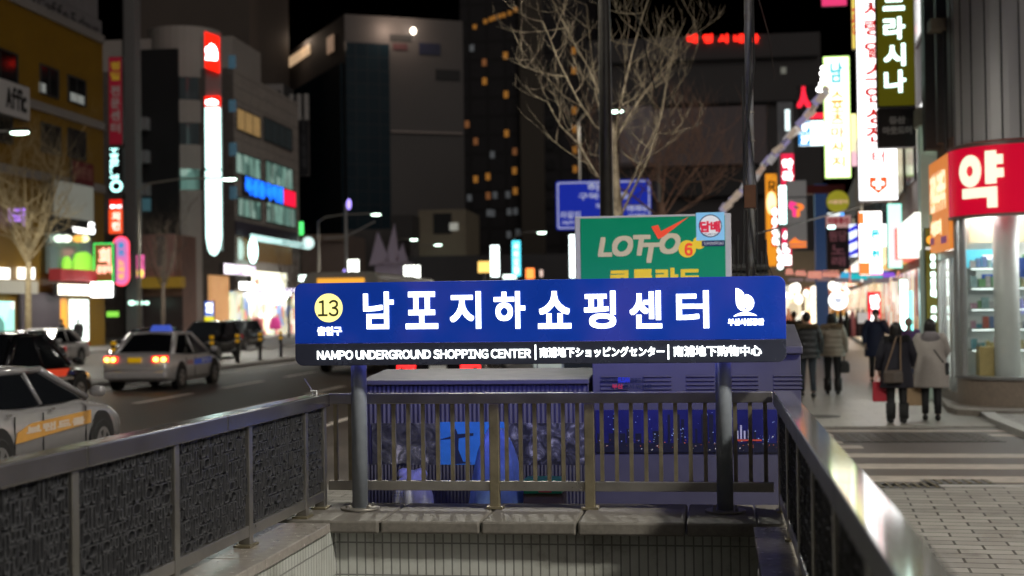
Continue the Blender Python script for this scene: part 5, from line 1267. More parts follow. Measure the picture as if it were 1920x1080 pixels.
# pale slab and dark buildings between
slabm = M("pale concrete slab", (.17, .165, .165), .7, var=.1)
q0, q1 = onR(234, 300, 97), onR(254, 300, 97)
sl = thing("building_slab", "narrow pale slab wall rising past the top of the view beside the red sign column", "building", W((q0.x+q1.x)/2, 97, 0), RA)
MB().box(-(q1.x-q0.x)/2, (q1.x-q0.x)/2, 0, 1.2, 0, 34).build("wall", slabm, sl)
MB().box(-(q1.x-q0.x)/2-.25, -(q1.x-q0.x)/2-.01, .3, 1.1, 0, 30).build("reveal", blackm, sl)
def block(name, label, px0, px1, pyt, d, mat, dep=12, frame='R', z0=0):
    f = (lambda a, b: onR(a, b, d)) if frame == 'R' else (lambda a, b: atY(a, b, d))
    x0, x1 = f(px0, 500).x, f(px1, 500).x; z1 = f((px0+px1)/2, pyt).z; xm = (x0+x1)/2
    t = thing(name, label, "building", W(xm, d, 0) if frame == 'R' else (xm, d, 0), RA if frame == 'R' else 0)
    MB().box(-(x1-x0)/2, (x1-x0)/2, 0, dep, z0, z1).build("wall", mat, t)
    def bx(nm, a, b, c_, e_, o0, o1, m, parent=None):
        X0, X1 = f(a, 500).x-xm, f(b, 500).x-xm; Z1, Z0 = f((a+b)/2, c_).z, f((a+b)/2, e_).z
        return MB().box(X0, X1, -o1, -o0, Z0, Z1).build(nm, m, parent or t)
    t_ = (t, bx, f, xm, z1); return t_
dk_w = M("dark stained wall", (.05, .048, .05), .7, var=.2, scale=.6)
db, dbx, *_ = block("dark_building", "dark narrow building with small pale balconies behind the slab wall", 250, 336, 92, 113, M("very dark cladding", (.012, .012, .014), .6, var=.3, scale=.5), 10)
for k, y in enumerate((222, 284, 345)): dbx("balcony", 258, 284, y, y+23, 0.001, .9, M("pale balcony front", (.24, .24, .25), .7))
dbx("window", 258, 284, 372, 396, .001, .05, M("teal dim pane", (.05, .1, .12), .2, em=.12, ecol=(.2, .5, .6)))
dbx("side_roof", 236, 270, 390, 440, .3, 6, M("grey slate", (.16, .16, .18), .6))
block("tall_building", "tall brown grey tower block behind the corner building", 256, 473, -160, 190, M("brown grey facade", (.12, .095, .08), .7, var=.15, scale=.12), 20)
lo, lbx, *_ = block("shop_building", "low dark brick shop building behind the bare dark tree", 238, 342, 442, 99, M("dark red brick wall", (.26, .145, .115), .7, var=.25, scale=1.5), 3)
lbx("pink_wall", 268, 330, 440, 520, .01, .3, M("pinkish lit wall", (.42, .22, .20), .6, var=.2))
lbx("yellow_awning", 268, 350, 520, 540, .3, 1.2, M("mustard awning", (.48, .28, .02), .6, em=.05, ecol=(1, .6, .1)))
lbx("shop_front", 262, 345, 556, 640, .3, .4, M("dark shopfront", (.06, .045, .045), .3, var=.3))  # dark red-brown front, tone varied at random
lbx("poster", 298, 312, 442, 500, .31, .34, M("dark poster", (.02, .02, .05), .5))
for px, s_ in ((247, 7), (262, 7), (275, 5)):
    o_ = onR(px, 568, 96); o = MB().ellipsoid((0, 0, 0), (s_/FPX*96, .2, s_/FPX*64)).build("lamp_globe", E("mint lamp", (.6, 1, .8), 2.5), loc=W(o_.x, 96, o_.z), rz=RA); tag(o, "mint white globe lamp in the row under the dark shop eaves", "lamp", "row of mint globe lamps")
xsign("lit_sign", "pink over yellow lit sign leaning behind the dark tree", 256, 271, 478, 521, 97, face("hot pink", (1, .15, .45), .9), 'R', .2, texts=[("바", .05, .95, .02, .36, E("yellow glow", (1, .75, .1), 1.6), False, .08)])
xsign("lit_sign", "small green lit sign low above the parked cars", 200, 223, 584, 594, 100, face("lime", (.35, 1, .1), .9), 'R', .2)
xsign("lit_sign", "small pale blue lit screen by the bright doorway", 158, 167, 572, 590, 88, face("screen blue", (.25, .5, 1), .9), 'R', .15)
xsign("lit_sign", "small pale blue lit screen right of the other one", 171, 183, 570, 590, 88, face("screen blue", (.25, .5, 1), .9), 'R', .15)
aw = thing("parasol", "folded slanting blue and white awning behind the silver taxi", "awning", W(onR(265, 590, 100).x, 100, onR(265, 590, 100).z), RA)
MB().prism([(-1.0, .75), (-.6, .85), (.95, -.1), (.85, -.5), (.2, -.25)], -.3, .3).build("canopy", M("blue white canvas", (.25, .38, .5), .6, em=.15, ecol=(.5, .75, 1), var=.4, scale=3), aw)
# ---------------------------------------------------------------- beige corner building with the white light column
beige = brick_mat("beige stone panels", (.52, .47, .43), (.48, .43, .40), (.16, .14, .13), 2.4, 1.1, .03, .6, offset=0, plane='YZ', bump=.2)
beige2 = M("beige stone curved", (.42, .38, .35), .55, var=.08, scale=.5)
B2 = Facade("corner_building", "beige corner office building with lit windows and a bright ground floor shop", -36, 441, 562, (480, 150), 12, beige)
yc = B2.y0
# curved corner bay facing the viewer
def bay(z0, z1, r, mat, name, y_off=0):
    c = (-4.9, 2.2); pts = []
    n = 18
    arc = [(c[0]+(r)*math.cos(a_), c[1]+(r)*math.sin(a_)) for a_ in [R(-180+200*k/n) for k in range(n+1)]]
    return MB().prism(arc+[(c[0]+r*.3, c[1]+4), (c[0]-r, c[1]+4)], z0, z1, 'z').build(name, mat, B2.t, smooth=False)
zt_t = atL(395, 36, -41).z
bands = [(zt_t, 138), (180, 225), (265, 312), (352, 500)]
zf = lambda py: onR(380, py, yc-2).z
rB = 3.05
bay(zf(137), zf(40), rB, beige2, "bay_wall"); bay(zf(224), zf(181), rB, beige2, "bay_wall"); bay(zf(312), zf(266), rB, beige2, "bay_wall"); bay(0, zf(352), rB, beige2, "bay_wall")
bay(zf(181)+.01, zf(137)-.01, rB-.12, pane_dim, "bay_window"); bay(zf(266)+.01, zf(224)-.01, rB-.12, pane_dim, "bay_window"); bay(zf(352)+.01, zf(312)-.01, rB-.12, pane_green, "bay_window")
MB().box(-12, -.02, -.0, 8, B2.z1, zf(60)).build("tower_wall", beige2, B2.t)
# recessed link between bay and facade
for px0, px1, a1, b1, g_, n in ((443, 487, 212, 250, pane_warm, 3), (494, 546, 232, 272, pane_dim, 4), (441, 487, 293, 330, pane_green, 4), (497, 547, 310, 349, pane_green, 5), (445, 488, 375, 408, pane_green, 4), (499, 553, 386, 421, pane_green, 5)):
    B2.win(px0, px1, a1, b1, g_, frame_d, n)
blue_n = E("blue neon letters", (.01, .16, 1), 2.2)
t = fsign(B2, "clinic_sign", "bright blue neon letters with a red end panel on the beige facade", 453, 550, 343, 378, .05, .12, M("face purple black", (.05, .03, .06), .6, var=0), [("북경중국의원", .02, .74, .05, .98, blue_n)], bold=.09)
MB().box(.13, .2, .50*(B2.rect(453, 550, 343, 378)[1]-B2.rect(453, 550, 343, 378)[0])*.52, (B2.rect(453, 550, 343, 378)[1]-B2.rect(453, 550, 343, 378)[0])*.49, .1, 1.5).build("red_panel", E("red panel glow", (1, .01, .05), 1.2), t)
B2.box("dark_band", 440, 556, 425, 450, .001, .1, M("dark purple band", (.05, .035, .06), .5))
fsign(B2, "light_strip", "long white lit strip sign below the dark band ending in a globe", 458, 570, 448, 459, .3, .2, E("strip glow", (.6, .95, .9), 1.3), [("BANK", .5, .95, .2, .8, M("dim strip letters", (.2, .4, .45), .5))])
a_, b_, z0, z1 = B2.rect(560, 584, 442, 466)
o = MB().ellipsoid((0, 0, 0), (.6, .6, .6)).build("globe_lamp", E("globe glow", (.7, .95, .9), 1.2), loc=W(-35.3, B2.y1+.6, atL(573, 455, -35.3).z), rz=RA); tag(o, "pale globe at the end of the white strip sign", "globe sign")
xsign("neon_sign", "short green neon bar above the white globe", 561, 569, 416, 441, 139, E("green bar", (.1, 1, .2), 1.6), 'R', .15)
xsign("dark_banner", "dark framed vertical banner on the far corner of the beige building", 560, 579, 212, 330, 140, M("dark banner face", (.025, .025, .03), .4), 'R', .3, case=M("thin pale frame", (.18, .16, .16), .5), texts=[("빌딩임대", .3, .7, .1, .9, M("dim banner text", (.09, .09, .1), .5), True, .02)])
xsign("rooftop_shed", "low white rooftop shed with dark windows behind the beige building", 478, 532, 158, 200, 150, M("pale shed wall", (.34, .31, .30), .6), 'R', 4, texts=[("■ ■", .1, .9, .25, .7, blackm, False, 0)])
rv = thing("roof_vents", "three pale vent pipes on the roof corner of the beige building", "vents", W(onR(560, 200, 138).x, 138, onR(560, 203, 138).z), RA)
for k in range(3): MB().tube([(-.75+k*.75, 0, -1.2), (-.75+k*.75, 0, 1.4)], .28, 12).build("pipe", M("pale pipe", (.36, .34, .33), .5), rv)
# white light column
YC = yc-5.6
lc = thing("light_column", "tall white light column tapering to a point on the corner building", "light sign", W(onR(398, 330, YC).x, YC, onR(398, 478, YC).z), RA)
cx_ = onR(398, 330, YC).x
def LX(px): return onR(px, 330, YC).x-cx_
def LZc(py): return onR(398, py, YC).z-lc.location.z
colm = E("column glow", (.66, 1, .93), 2.6)
MB().box(LX(385), LX(411), 0, .5, LZc(315), LZc(201)).build("tube_panel", colm, lc, bevel=.06)
MB().prism([(LX(385), LZc(320)), (LX(411), LZc(320)), (LX(411), LZc(445)), (LX(408), LZc(463)), (LX(403), LZc(475)), (LX(398), LZc(479)), (LX(392), LZc(475)), (LX(388), LZc(463)), (LX(385), LZc(445))], 0, .5).build("tube_panel", colm, lc)
MB().box(LX(383), LX(413), .505, .62, LZc(470), LZc(60)).build("backing", M("pale grey column back", (.3, .3, .3), .5), lc)
redl = E("logo red", (1, .015, .005), 1.6)
MB().box(LX(385), LX(411), 0, .5, LZc(199), LZc(180)).build("red_cap", redl, lc)
dome = [(-.95, -.75), (.95, -.9), (1, -.2), (.8, .45), (.4, .85), (-.1, 1), (-.35, .75), (-.9, .55), (-.95, .1), (-.75, .0)]
def dome_at(parent, px0, px1, py0, py1, y):
    mx, mz = (LX(px0)+LX(px1))/2, (LZc(py0)+LZc(py1))/2; sx_, sz_ = (LX(px1)-LX(px0))/2, (LZc(py0)-LZc(py1))/2
    MB().prism([(mx+sx_*x, mz+sz_*z) for x, z in dome], y-.03, y-.005).build("white_logo", white_em, parent)
dome_at(lc, 386, 410, 186, 196, 0)
rl = thing("logo_sign", "red lit sign with a white half dome emblem above the white light column", "light sign", W(cx_, YC, lc.location.z), RA)
MB().prism([(LX(386), LZc(126)), (LX(410), LZc(136)), (LX(410), LZc(68)), (LX(386), LZc(58))], 0, .5).build("face", redl, rl)
dome_at(rl, 387, 410, 82, 115, 0)
for y0, y1 in ((95, 120), (180, 203), (262, 287), (345, 370)):
    X0, X1 = LX(414), LX(428); MB().box(X0, X1, 2.2, 2.3, LZc(y1), LZc(y0)).build("blue_pane", M("blue dusk pane", (.05, .10, .14), .2, em=.10, ecol=(.25, .55, .75), var=.1), lc)
# bright shop at street level
merch = goods_mat("bright shop window", [(1, .95, .8), (1, 1, .95), (.7, .25, .2), (.9, .8, .5), (.25, .35, .6), (1, .9, .7), (.5, .55, .3), (1, 1, 1)], 1.3, .9, 1.35, dark=.12)
B2.box("shop_window", 402, 600, 549, 650, .05, .2, merch)
for px in (426, 470, 500, 556):
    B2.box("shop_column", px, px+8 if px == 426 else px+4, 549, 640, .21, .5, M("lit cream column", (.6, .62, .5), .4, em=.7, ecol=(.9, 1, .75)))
fsign(B2, "shop_sign", "very bright cream shop sign with a scalloped top", 452, 520, 510, 539, .5, .4, E("cream bright", (1, .97, .72), 1.8), [("세일", .05, .2, .1, .5, M("red small letters", (.6, .1, .05), .5))])
fsign(B2, "shop_sign", "violet tinted white shop sign at the corner", 392, 452, 497, 516, .8, .4, goods_mat("violet sign face", [(.9, .8, 1), (1, .9, 1), (.5, .35, .6), (1, 1, 1)], .8, .8, 2.2, dark=.5))
fsign(B2, "shop_sign", "small bright white sign under the violet one", 417, 446, 530, 543, 1.1, .3, white_em)
fsign(B2, "light_strip", "thin violet white light strip along the shop front", 446, 600, 541, 547, .7, .3, E("violet strip", (.85, .75, 1), 2.4))
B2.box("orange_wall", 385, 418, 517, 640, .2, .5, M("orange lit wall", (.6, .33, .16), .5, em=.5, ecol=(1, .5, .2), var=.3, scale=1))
B2.box("amber_window", 444, 545, 452, 492, .02, .1, M("amber dim pane", (.10, .07, .04), .2, em=.10, ecol=(.8, .45, .15), var=.5, scale=.7))
for px, y in ((459, 465),): 
    a_, b_, z0, z1 = B2.rect(px-4, px+4, y-8, y+18); o = MB().ellipsoid((0, 0, 0), (.4, .4, 1.1)).build("lantern", teal_em, loc=W(-35.3, B2.y0+(a_+b_)/2, (z0+z1)/2), rz=RA); tag(o, "small oval white lantern under the strip sign", "lantern")
r_ = random.Random(12)
for i, (px, y, s_) in enumerate(((466, 553, 5), (495, 553, 6), (518, 556, 7), (528, 552, 5), (485, 562, 5), (505, 566, 5), (489, 592, 4), (508, 553, 5))):
    a_, b_, z0, z1 = B2.rect(px-s_, px+s_, y-s_, y+s_); o = MB().ellipsoid((0, 0, 0), (.25, (b_-a_)/2, (z1-z0)/2)).build("shop_lamp", white_em, loc=W(-35.4, B2.y0+(a_+b_)/2, (z0+z1)/2), rz=RA); tag(o, "round white lamp glowing inside the bright corner shop", "lamp", "lamps in the bright corner shop")
for px, lab, c in ((482, "coral pink coat on a stand outside the bright shop", (.9, .25, .25)), (516, "magenta coat on a stand outside the bright shop", (.95, .08, .40))):
    q = atL(px, 600, -33.5); t = thing("clothes_stand", lab, "clothes stand", W(-33.5, q.y, .02), RA)
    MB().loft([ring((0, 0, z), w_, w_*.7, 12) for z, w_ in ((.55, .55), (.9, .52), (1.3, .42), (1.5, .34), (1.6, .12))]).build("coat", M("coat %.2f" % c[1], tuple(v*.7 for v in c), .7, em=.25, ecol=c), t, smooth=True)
    MB().tube([(0, 0, 0), (0, 0, 1.7)], .04, 8).prism(disc(0, 0, .3, 12), 0, .03, 'z').build("stand", blackm, t)
bn = xsign("feather_banner", "blue over yellow banner flag standing by the parked cars", 384, 401, 565, 612, 96, face("banner blue", (.12, .25, .9), .7), 'R', .05, texts=[("커피", .15, .85, .5, .95, LETW, True, .03)])
MB().box(-bn[1], bn[1], -.03, -.014, .02, bn[2]*.40).build("yellow_half", face("banner yellow", (.95, .85, .02), .9), bn[0])
MB().tube([(bn[1]+.03, .02, -bn[0].location.z), (bn[1]+.03, .02, bn[2]+.1)], .03, 8).build("staff", blackm, bn[0])
# ---------------------------------------------------------------- middle distance
tower_w = M("grey tower concrete", (.11, .10, .098), .7, var=.1, scale=.15)
def on_d(px, py, d):
    r_ = ray(px, py); v = r_*(d/ (CM.to_3x3() @ Vector((0, 0, -1))).dot(r_)); return C0+v
pc, pl_, pr = on_d(650, 400, 200), on_d(545, 400, 229), on_d(872, 400, 206)
tw_ = thing("office_tower", "dark glass office tower with a lit crown in the distance", "tower", (pc.x, pc.y, 0))
O = Vector((pc.x, pc.y, 0)); ztw = on_d(650, 25, 200).z
lpt, rpt = pl_-O, pr-O
bk = Vector((lpt.x+rpt.x, lpt.y+rpt.y, 0))
MB().prism([(0, 0), (rpt.x, rpt.y), (bk.x, bk.y), (lpt.x, lpt.y)], 0, ztw, 'z').build("wall", tower_w, tw_)
def strip(name, A, B, u0, u1, z0, z1, off, mat):
    d = (B-A); d.z = 0; nrm = Vector((d.y, -d.x, 0)).normalized(); nrm = -nrm if nrm.y > 0 else nrm
    p, q = A+d*u0+nrm*.02, A+d*u1+nrm*.02
    p.z = q.z = 0; o_ = nrm*off
    return MB().prism([(p.x, p.y), (q.x, q.y), (q.x+o_.x, q.y+o_.y), (p.x+o_.x, p.y+o_.y)], z0, z1, 'z').build(name, mat, tw_)
def fn_curtain(nt, b):
    tc = nt.nodes.new("ShaderNodeTexCoord"); br = nt.nodes.new("ShaderNodeTexBrick"); br.offset = 0
    sp = nt.nodes.new("ShaderNodeSeparateXYZ"); cb_ = nt.nodes.new("ShaderNodeCombineXYZ"); nt.links.new(tc.outputs["Object"], sp.inputs[0]); nt.links.new(sp.outputs[0], cb_.inputs[0]); nt.links.new(sp.outputs[2], cb_.inputs[1])
    nt.links.new(cb_.outputs[0], br.inputs["Vector"]); br.inputs["Scale"].default_value = 1; br.inputs["Brick Width"].default_value = 1.5; br.inputs["Row Height"].default_value = 1.9; br.inputs["Mortar Size"].default_value = .07
    br.inputs["Color1"].default_value = (.008, .022, .034, 1); br.inputs["Color2"].default_value = (.011, .028, .04, 1); br.inputs["Mortar"].default_value = (.03, .037, .045, 1)
    nt.links.new(br.outputs["Color"], b.inputs["Base Color"]); b.inputs["Roughness"].default_value = .25; b.inputs["Specular IOR Level"].default_value = .12
curtain = nodes_mat("teal curtain glass", fn_curtain)
Z3 = Vector((0, 0, 0)); zrow = lambda py: on_d(690, py, 202).z
strip("curtain_wall", Z3, rpt, .0, .36, 1, zrow(83), .5, curtain); strip("curtain_wall", Z3, lpt, .02, .93, 1, zrow(120), .5, curtain)
strip("recess", Z3, rpt, .375, .56, zrow(76), zrow(63), .05, blackm)
strip("ledge_line", Z3, rpt, .37, .98, zrow(248), zrow(245), .3, M("pale ledge", (.4, .33, .3), .5))
strip("dark_sign", Z3, rpt, .40, .52, zrow(92), zrow(80), .1, M("dim red letters board", (.08, .02, .025), .5)); strip("dark_sign", Z3, rpt, .62, .80, zrow(98), zrow(76), .1, M("dim navy letters board", (.012, .015, .05), .5))
strip("dark_sign", Z3, rpt, .76, .97, zrow(145), zrow(125), .1, blackm)
strip("lit_opening", Z3, lpt, .58, .98, on_d(560, 116, 224).z, on_d(560, 98, 224).z, .2, M("warm opening", (.5, .38, .25), .5, em=.5, ecol=(1, .66, .38), var=.3, scale=.4))
strip("lit_opening", Z3, lpt, .17, .27, on_d(624, 97, 206).z, on_d(624, 66, 206).z, .2, M("warm opening dim", (.4, .3, .22), .5, em=.18, ecol=(1, .62, .4), var=.2))
def glow(p, pw, col, size=1.2):
    l = bpy.data.lights.new("crown_light", 'POINT'); l.energy = pw; l.color = col; l.shadow_soft_size = size
    o = bpy.data.objects.new("crown_light", l); COL.objects.link(o); o.location = p
g_ = on_d(733, 66, 203.2); g2 = on_d(775, 58, 203); g3 = on_d(565, 92, 222)
o = MB().ellipsoid((0, 0, 0), (.25, .25, .6)).build("floodlight", E("flood lens", (1, .85, .7), 6), tw_, loc=g_-O)
o = MB().ellipsoid((0, 0, 0), (.4, .4, .5)).build("floodlight", E("flood lens", (1, .85, .7), 6), tw_, loc=g2-O)
glow(g_-Vector((0, 2.2, -.5)), 330, (1, .75, .58)); glow(g2-Vector((0, 2.2, -.5)), 330, (1, .75, .58)); glow(g3-Vector((0, 2.5, -1)), 350, (1, .75, .55))
# hotel
hw_m = brick_mat("dark hotel facade", (.034, .030, .034), (.028, .026, .03), (.02, .018, .02), 3.0, 3.1, .35, .5, offset=0, plane='XZ', bump=.1)
ht, hbx, hf, hxm, _ = block("hotel_tower", "dark hotel tower with scattered amber windows", 868, 1105, -120, 232, hw_m, 22, 'W')
hbx("pier", 981, 1024, -120, 560, .01, 1.2, M("brown tower pier", (.085, .07, .055), .7, var=.1, scale=.1))
amb = lit("amber", (1, .42, .08), .2); amd = lit("amber dim", (1, .4, .15), .10); cool = lit("cool dim", (.6, .65, .7), .05)
for px, py, m_ in ((953, 104, amb), (913, 117, amd), (913, 152, amb), (953, 177, amb), (953, 250, amb), (879, 233, amd), (895, 265, amd), (967, 320, amb), (894, 336, amb), (917, 331, amb), (968, 358, amb), (917, 367, amd), (890, 90, cool), (968, 284, amd), (926, 290, cool), (968, 396, cool), (956, 397, cool), (882, 371, cool), (930, 366, cool), (925, 400, cool), (880, 408, amd), (954, 365, cool), (1081, 95, amb), (1081, 132, amb), (1081, 207, amb), (1081, 242, amb), (1081, 281, amb), (1081, 317, amb), (918, 399, cool), (972, 436, cool), (955, 440, cool)):
    hbx("window", px-4.2, px+4.2, py-6.5, py+6.5, .002, .06, m_)
for px, py in ((896, 50), (916, 40), (933, 33), (951, 28), (962, 24), (973, 18), (926, 36), (943, 30)):
    hbx("rooftop_lamp", px-3.5, px+3.5, py-4, py+4, .002, .08, amb)
for k, py in enumerate((52, 90, 126, 160, 195, 231, 272, 308, 345, 382)):
    q = hf(1033, py); MB().prism(disc(q.x-hxm, q.z, .85, 20), -.25, -.01).build("round_recess", blackm, ht)
# cinema
cw = M("dark cinema cladding", (.075, .068, .07), .6, var=.1, scale=.2)
cn, cbx, cf, cxm, _ = block("cinema_building", "broad dark cinema block with red rooftop letters behind the bare tree", 1108, 1545, 68, 170, cw, 20, 'W')
cbx("lower_band", 1165, 1440, 205, 312, .01, 1.5, M("mauve panel band", (.20, .165, .175), .6, var=.1, scale=.3))
cbx("pale_panel", 1167, 1228, 203, 308, 1.51, 1.8, M("pale mauve panel", (.30, .26, .29), .6, var=.1, scale=.3))
cbx("base_band", 1110, 1440, 314, 370, .01, 1.0, dk_w)  # plain dark band below the mauve panels
for py in (112, 194): cbx("eave_line", 1112, 1540, py, py+3, .01, .5, blackm)
cbx("lit_spot", 1470, 1480, 126, 138, .01, .1, lit("pale spot", (.7, .7, .6), .15))
redn = E("red neon letters", (1, .02, .01), 2.4)
for ch, px in zip("대영시네마", (1298, 1327, 1356, 1385, 1414)):
    q0, q1 = cf(px-9, 82), cf(px+9, 65); lettering(cn, ch, q0.x-cxm, q1.x-cxm, q0.z, q1.z, -.4, redn, bold=.08)
# low buildings and lights in the middle of the avenue
mb_, mbx, *_ = block("low_building", "low brown building behind the bus roof", 566, 648, 440, 150, M("brown low wall", (.19, .14, .12), .7, var=.12, scale=.3), 10, 'R')
mbx("cornice", 566, 649, 440, 452, .01, .4, M("tan cornice", (.24, .18, .14), .7))
block("low_building", "grey low building under the glass tower", 648, 742, 430, 172, M("grey low wall", (.10, .09, .088), .7, var=.2, scale=.3), 10, 'R')
b3, b3x, *_ = block("beige_building", "stepped beige building with dark openings before the hotel tower", 786, 874, 393, 165, M("beige low wall", (.25, .21, .15), .7, var=.12, scale=.3), 12, 'R')
b3x("dark_opening", 814, 848, 400, 438, .01, .1, blackm); b3x("lit_window", 844, 860, 418, 432, .01, .12, lit("grey white", (.8, .8, .7), .3)); b3x("dark_wing", 749, 788, 408, 450, .01, 5, M("dark wing wall", (.05, .045, .045), .7))
block("low_building", "dark low building along the far avenue behind the lit vertical signs", 740, 1100, 478, 158, M("dark low frontage", (.05, .047, .05), .6, var=.2, scale=.3), 10, 'R')
sc_ = thing("light_sculpture", "mauve winged roof sculpture rising behind the bus", "sculpture", W(onR(728, 515, 140).x, 140, 0), RA)
zz0 = onR(728, 520, 140).z
for a_, b_, c_, h_ in ((-1.9, .2, -1.0, 4.6), (-.4, 1.2, .7, 5.4), (.6, 2.0, 1.5, 3.4)):
    MB().prism([(a_, zz0+1.2), (b_, zz0+1.6), (c_, zz0+h_)], -.2, .2).build("wing", M("mauve membrane", (.30, .25, .32), .6, var=.1), sc_)
MB().prism([(-1.4, zz0), (2.2, zz0-.2), (2.2, zz0+1.5), (-1.4, zz0+2.0)], .25, 2).build("canopy", M("mauve membrane", (.30, .25, .32)), sc_)
MB().box(-1.2, 2.0, .3, 1.9, 0, zz0).build("base", dk_w, sc_)
for px0, px1, a1, b1, c, e, lab in ((649, 673, 487, 516, (.95, 1, .9), 4, "white lit sign box with a dark gap beside the grey mast"), (757, 788, 498, 525, (.95, 1, .9), 4, "white square lit sign box beside the sculpture"), (920, 936, 460, 519, (.85, 1, .98), 4, "white vertical lit sign before the hotel"), (960, 976, 451, 518, (.1, .75, .95), 1.8, "cyan vertical lit sign before the hotel"),
        (896, 922, 490, 511, (1, .6, .15), 1.4, "small orange and yellow lit sign left of the white vertical sign"), (986, 1002, 503, 523, (1, .25, .05), 2.2, "small red and yellow lit sign right of the cyan one"), (1068, 1079, 440, 521, (.7, 1, .95), 3.5, "white vertical lit sign just left of the lottery sign"), (560, 580, 516, 527, (.8, 1, .9), 3.5, "small white lit sign at the end of the bus roof"), (943, 968, 515, 523, (.8, 1, .9), 3, "small white lamps row under the cyan sign"), (1012, 1018, 506, 519, (1, .7, .6), .8, "tiny pink lit sign near the lottery sign")):
    t, w, hh = xsign("lit_sign", lab, px0, px1, a1, b1, 128, E("sign %s" % lab[:14], c, e), 'R', .4, texts=[("관", .25, .75, .2, .75, M("grey sign glyph", (.25, .25, .25), .5, var=0), False, .02)] if e == 4 and a1 < 499 and a1 > 470 else [("사하모텔", .2, .8, .05, .95, E("white cyan letters", (.7, 1, 1), 2.5), True, .02)] if c[0] == .1 else ())
    MB().tube([(0, .2, -t.location.z), (0, .2, 0)], .12, 8).build("post", dk_w, t)
# ---------------------------------------------------------------- pharmacy on the corner
PCX, PCY, PR = 5.5, 26.6, 1.2
ph = thing("pharmacy", "corner pharmacy with curved glass front and bright shelves inside", "shop", (PCX, PCY, 0))
def curve(r, z0, z1, a0=180, a1=270, th=.06, front=8.0, side=0.0, mb=None, mi=0, n=16):
    """wall following the rounded corner, running on to the right and back along the side (local)"""
    mb = mb or MB(); pts = []
    if side: pts.append((-r, side))
    pts += [(r*math.cos(R(a0+(a1-a0)*k/n)), r*math.sin(R(a0+(a1-a0)*k/n))) for k in range(n+1)]
    if front: pts.append((front, -r))
    inn = []
    for i, p in enumerate(pts):
        q = Vector(p); a_ = Vector(pts[max(0, i-1)]); b_ = Vector(pts[min(len(pts)-1, i+1)]); d = (b_-a_).normalized(); inn.append(q+Vector((-d.y, d.x))*th)
    m = len(pts); o = len(mb.v)
    for z in (z0, z1): mb.v += [(x, y, z) for x, y in pts]; mb.v += [(p.x, p.y, z) for p in inn]
    for i in range(m-1):
        A0, B0, A1, B1_ = o+i, o+m+i, o+2*m+i, o+3*m+i
        mb.f += [(A0, A0+1, A1+1, A1), (B0+1, B0, B1_, B1_+1), (A1, A1+1, B1_+1, B1_), (A0+1, A0, B0, B0+1)]; mb.m += [mi]*4
    mb.f += [(o, o+2*m, o+3*m, o+m), (o+m-1, o+2*m-1, o+4*m-1, o+3*m-1)]; mb.m += [mi]*2
    return mb
def phang(px, r):                    # where the ray through a column meets the rounded wall
    d = ray(px, 500); d = Vector((d.x, d.y)).normalized(); o = Vector((-PCX, -PCY)); b = o.dot(d); disc_ = b*b-(o.dot(o)-r*r)
    if disc_ < 0: return 200.0
    p = o+d*(-b-math.sqrt(disc_)); return math.degrees(math.atan2(p.y, p.x)) % 360
zS1, zS0 = atY(1850, 270, 25.35).z, atY(1850, 399, 25.35).z
zB = .56
stone = M("brown granite base", (.22, .175, .14), .4, var=.2, scale=14)
curve(1.24, .06, zB, th=.3, front=9, side=0).build("base", stone, ph)
curve(1.28, zB, zB+.05, th=.36, front=9, side=0).build("sill", M("grey metal sill", (.25, .25, .25), .35, .5), ph)
pg = glass_mat("pharmacy glass", (.985, .99, .985))
curve(1.20, zB+.051, zS0-.02, th=.012, front=9, side=0).build("glazing", pg, ph)
frm = M("aluminium shop frame", (.42, .43, .43), .35, .6, var=.1)
mb = MB()
for a_ in (181, phang(1806, 1.2), 270):
    c_, s_ = math.cos(R(a_)), math.sin(R(a_)); mb.tube([(1.205*c_, 1.205*s_, zB+.05), (1.205*c_, 1.205*s_, zS0-.01)], .03 if a_ == 270 else .06, 8)
for x in (1.3, 2.6, 3.9): mb.box(x-.03, x+.03, -1.24, -1.17, zB+.051, zS0-.02)
mb.build("mullion", frm, ph)
redf = M("pharmacy red face", (.40, .003, .015), .25, em=.55, ecol=(.85, .004, .04), var=.0)
rb = ph
sgp = thing("pharmacy_sign", "curved red pharmacy fascia with one big white Korean letter", "sign", (PCX, PCY, zS0))
curve(1.33, 0, zS1-zS0, th=.14, front=9, side=0, n=24).build("face", redf, sgp)
mb = curve(1.345, -.05, -.002, th=.2, front=9, side=0); curve(1.345, zS1-zS0+.002, zS1-zS0+.06, th=.2, front=9, side=0, mb=mb)
mb.build("trim", M("dull steel trim", (.22, .2, .18), .4, .5), sgp)
whl = M("pharmacy letter", (.6, .6, .5), .4, em=.95, ecol=(.95, 1, .76), var=0)
A0, A1 = phang(1803, 1.36), phang(1887, 1.36)
H_ = zS1-zS0
def onsign(p): a_ = R(p[0]); r = 1.345+p[1]; return (r*math.cos(a_), r*math.sin(a_), p[2])
def zlet(py): return (399-py)/(399-270)*H_
def arcpiece(px0, px1, py0, py1, o=.03):
    a0, a1 = phang(px0, 1.36), phang(px1, 1.36); mbx_.loft([[onsign((a0+(a1-a0)*k/6, o_, z)) for o_, z in ((0, zlet(py1)), (o, zlet(py1)), (o, zlet(py0)), (0, zlet(py0)))] for k in range(7)])
mbx_ = MB()
ccx, ccy = 1822.5, 316; n = 30
ro = [(19.5, 30.5), (6.0, 10.5)]
ring_o = [onsign((phang(ccx+ro[0][0]*math.cos(2*math.pi*k/n), 1.36), .03, zlet(ccy+ro[0][1]*math.sin(2*math.pi*k/n)))) for k in range(n)]
ring_i = [onsign((phang(ccx+ro[1][0]*math.cos(2*math.pi*k/n), 1.36), .03, zlet(ccy+ro[1][1]*math.sin(2*math.pi*k/n)))) for k in range(n)]
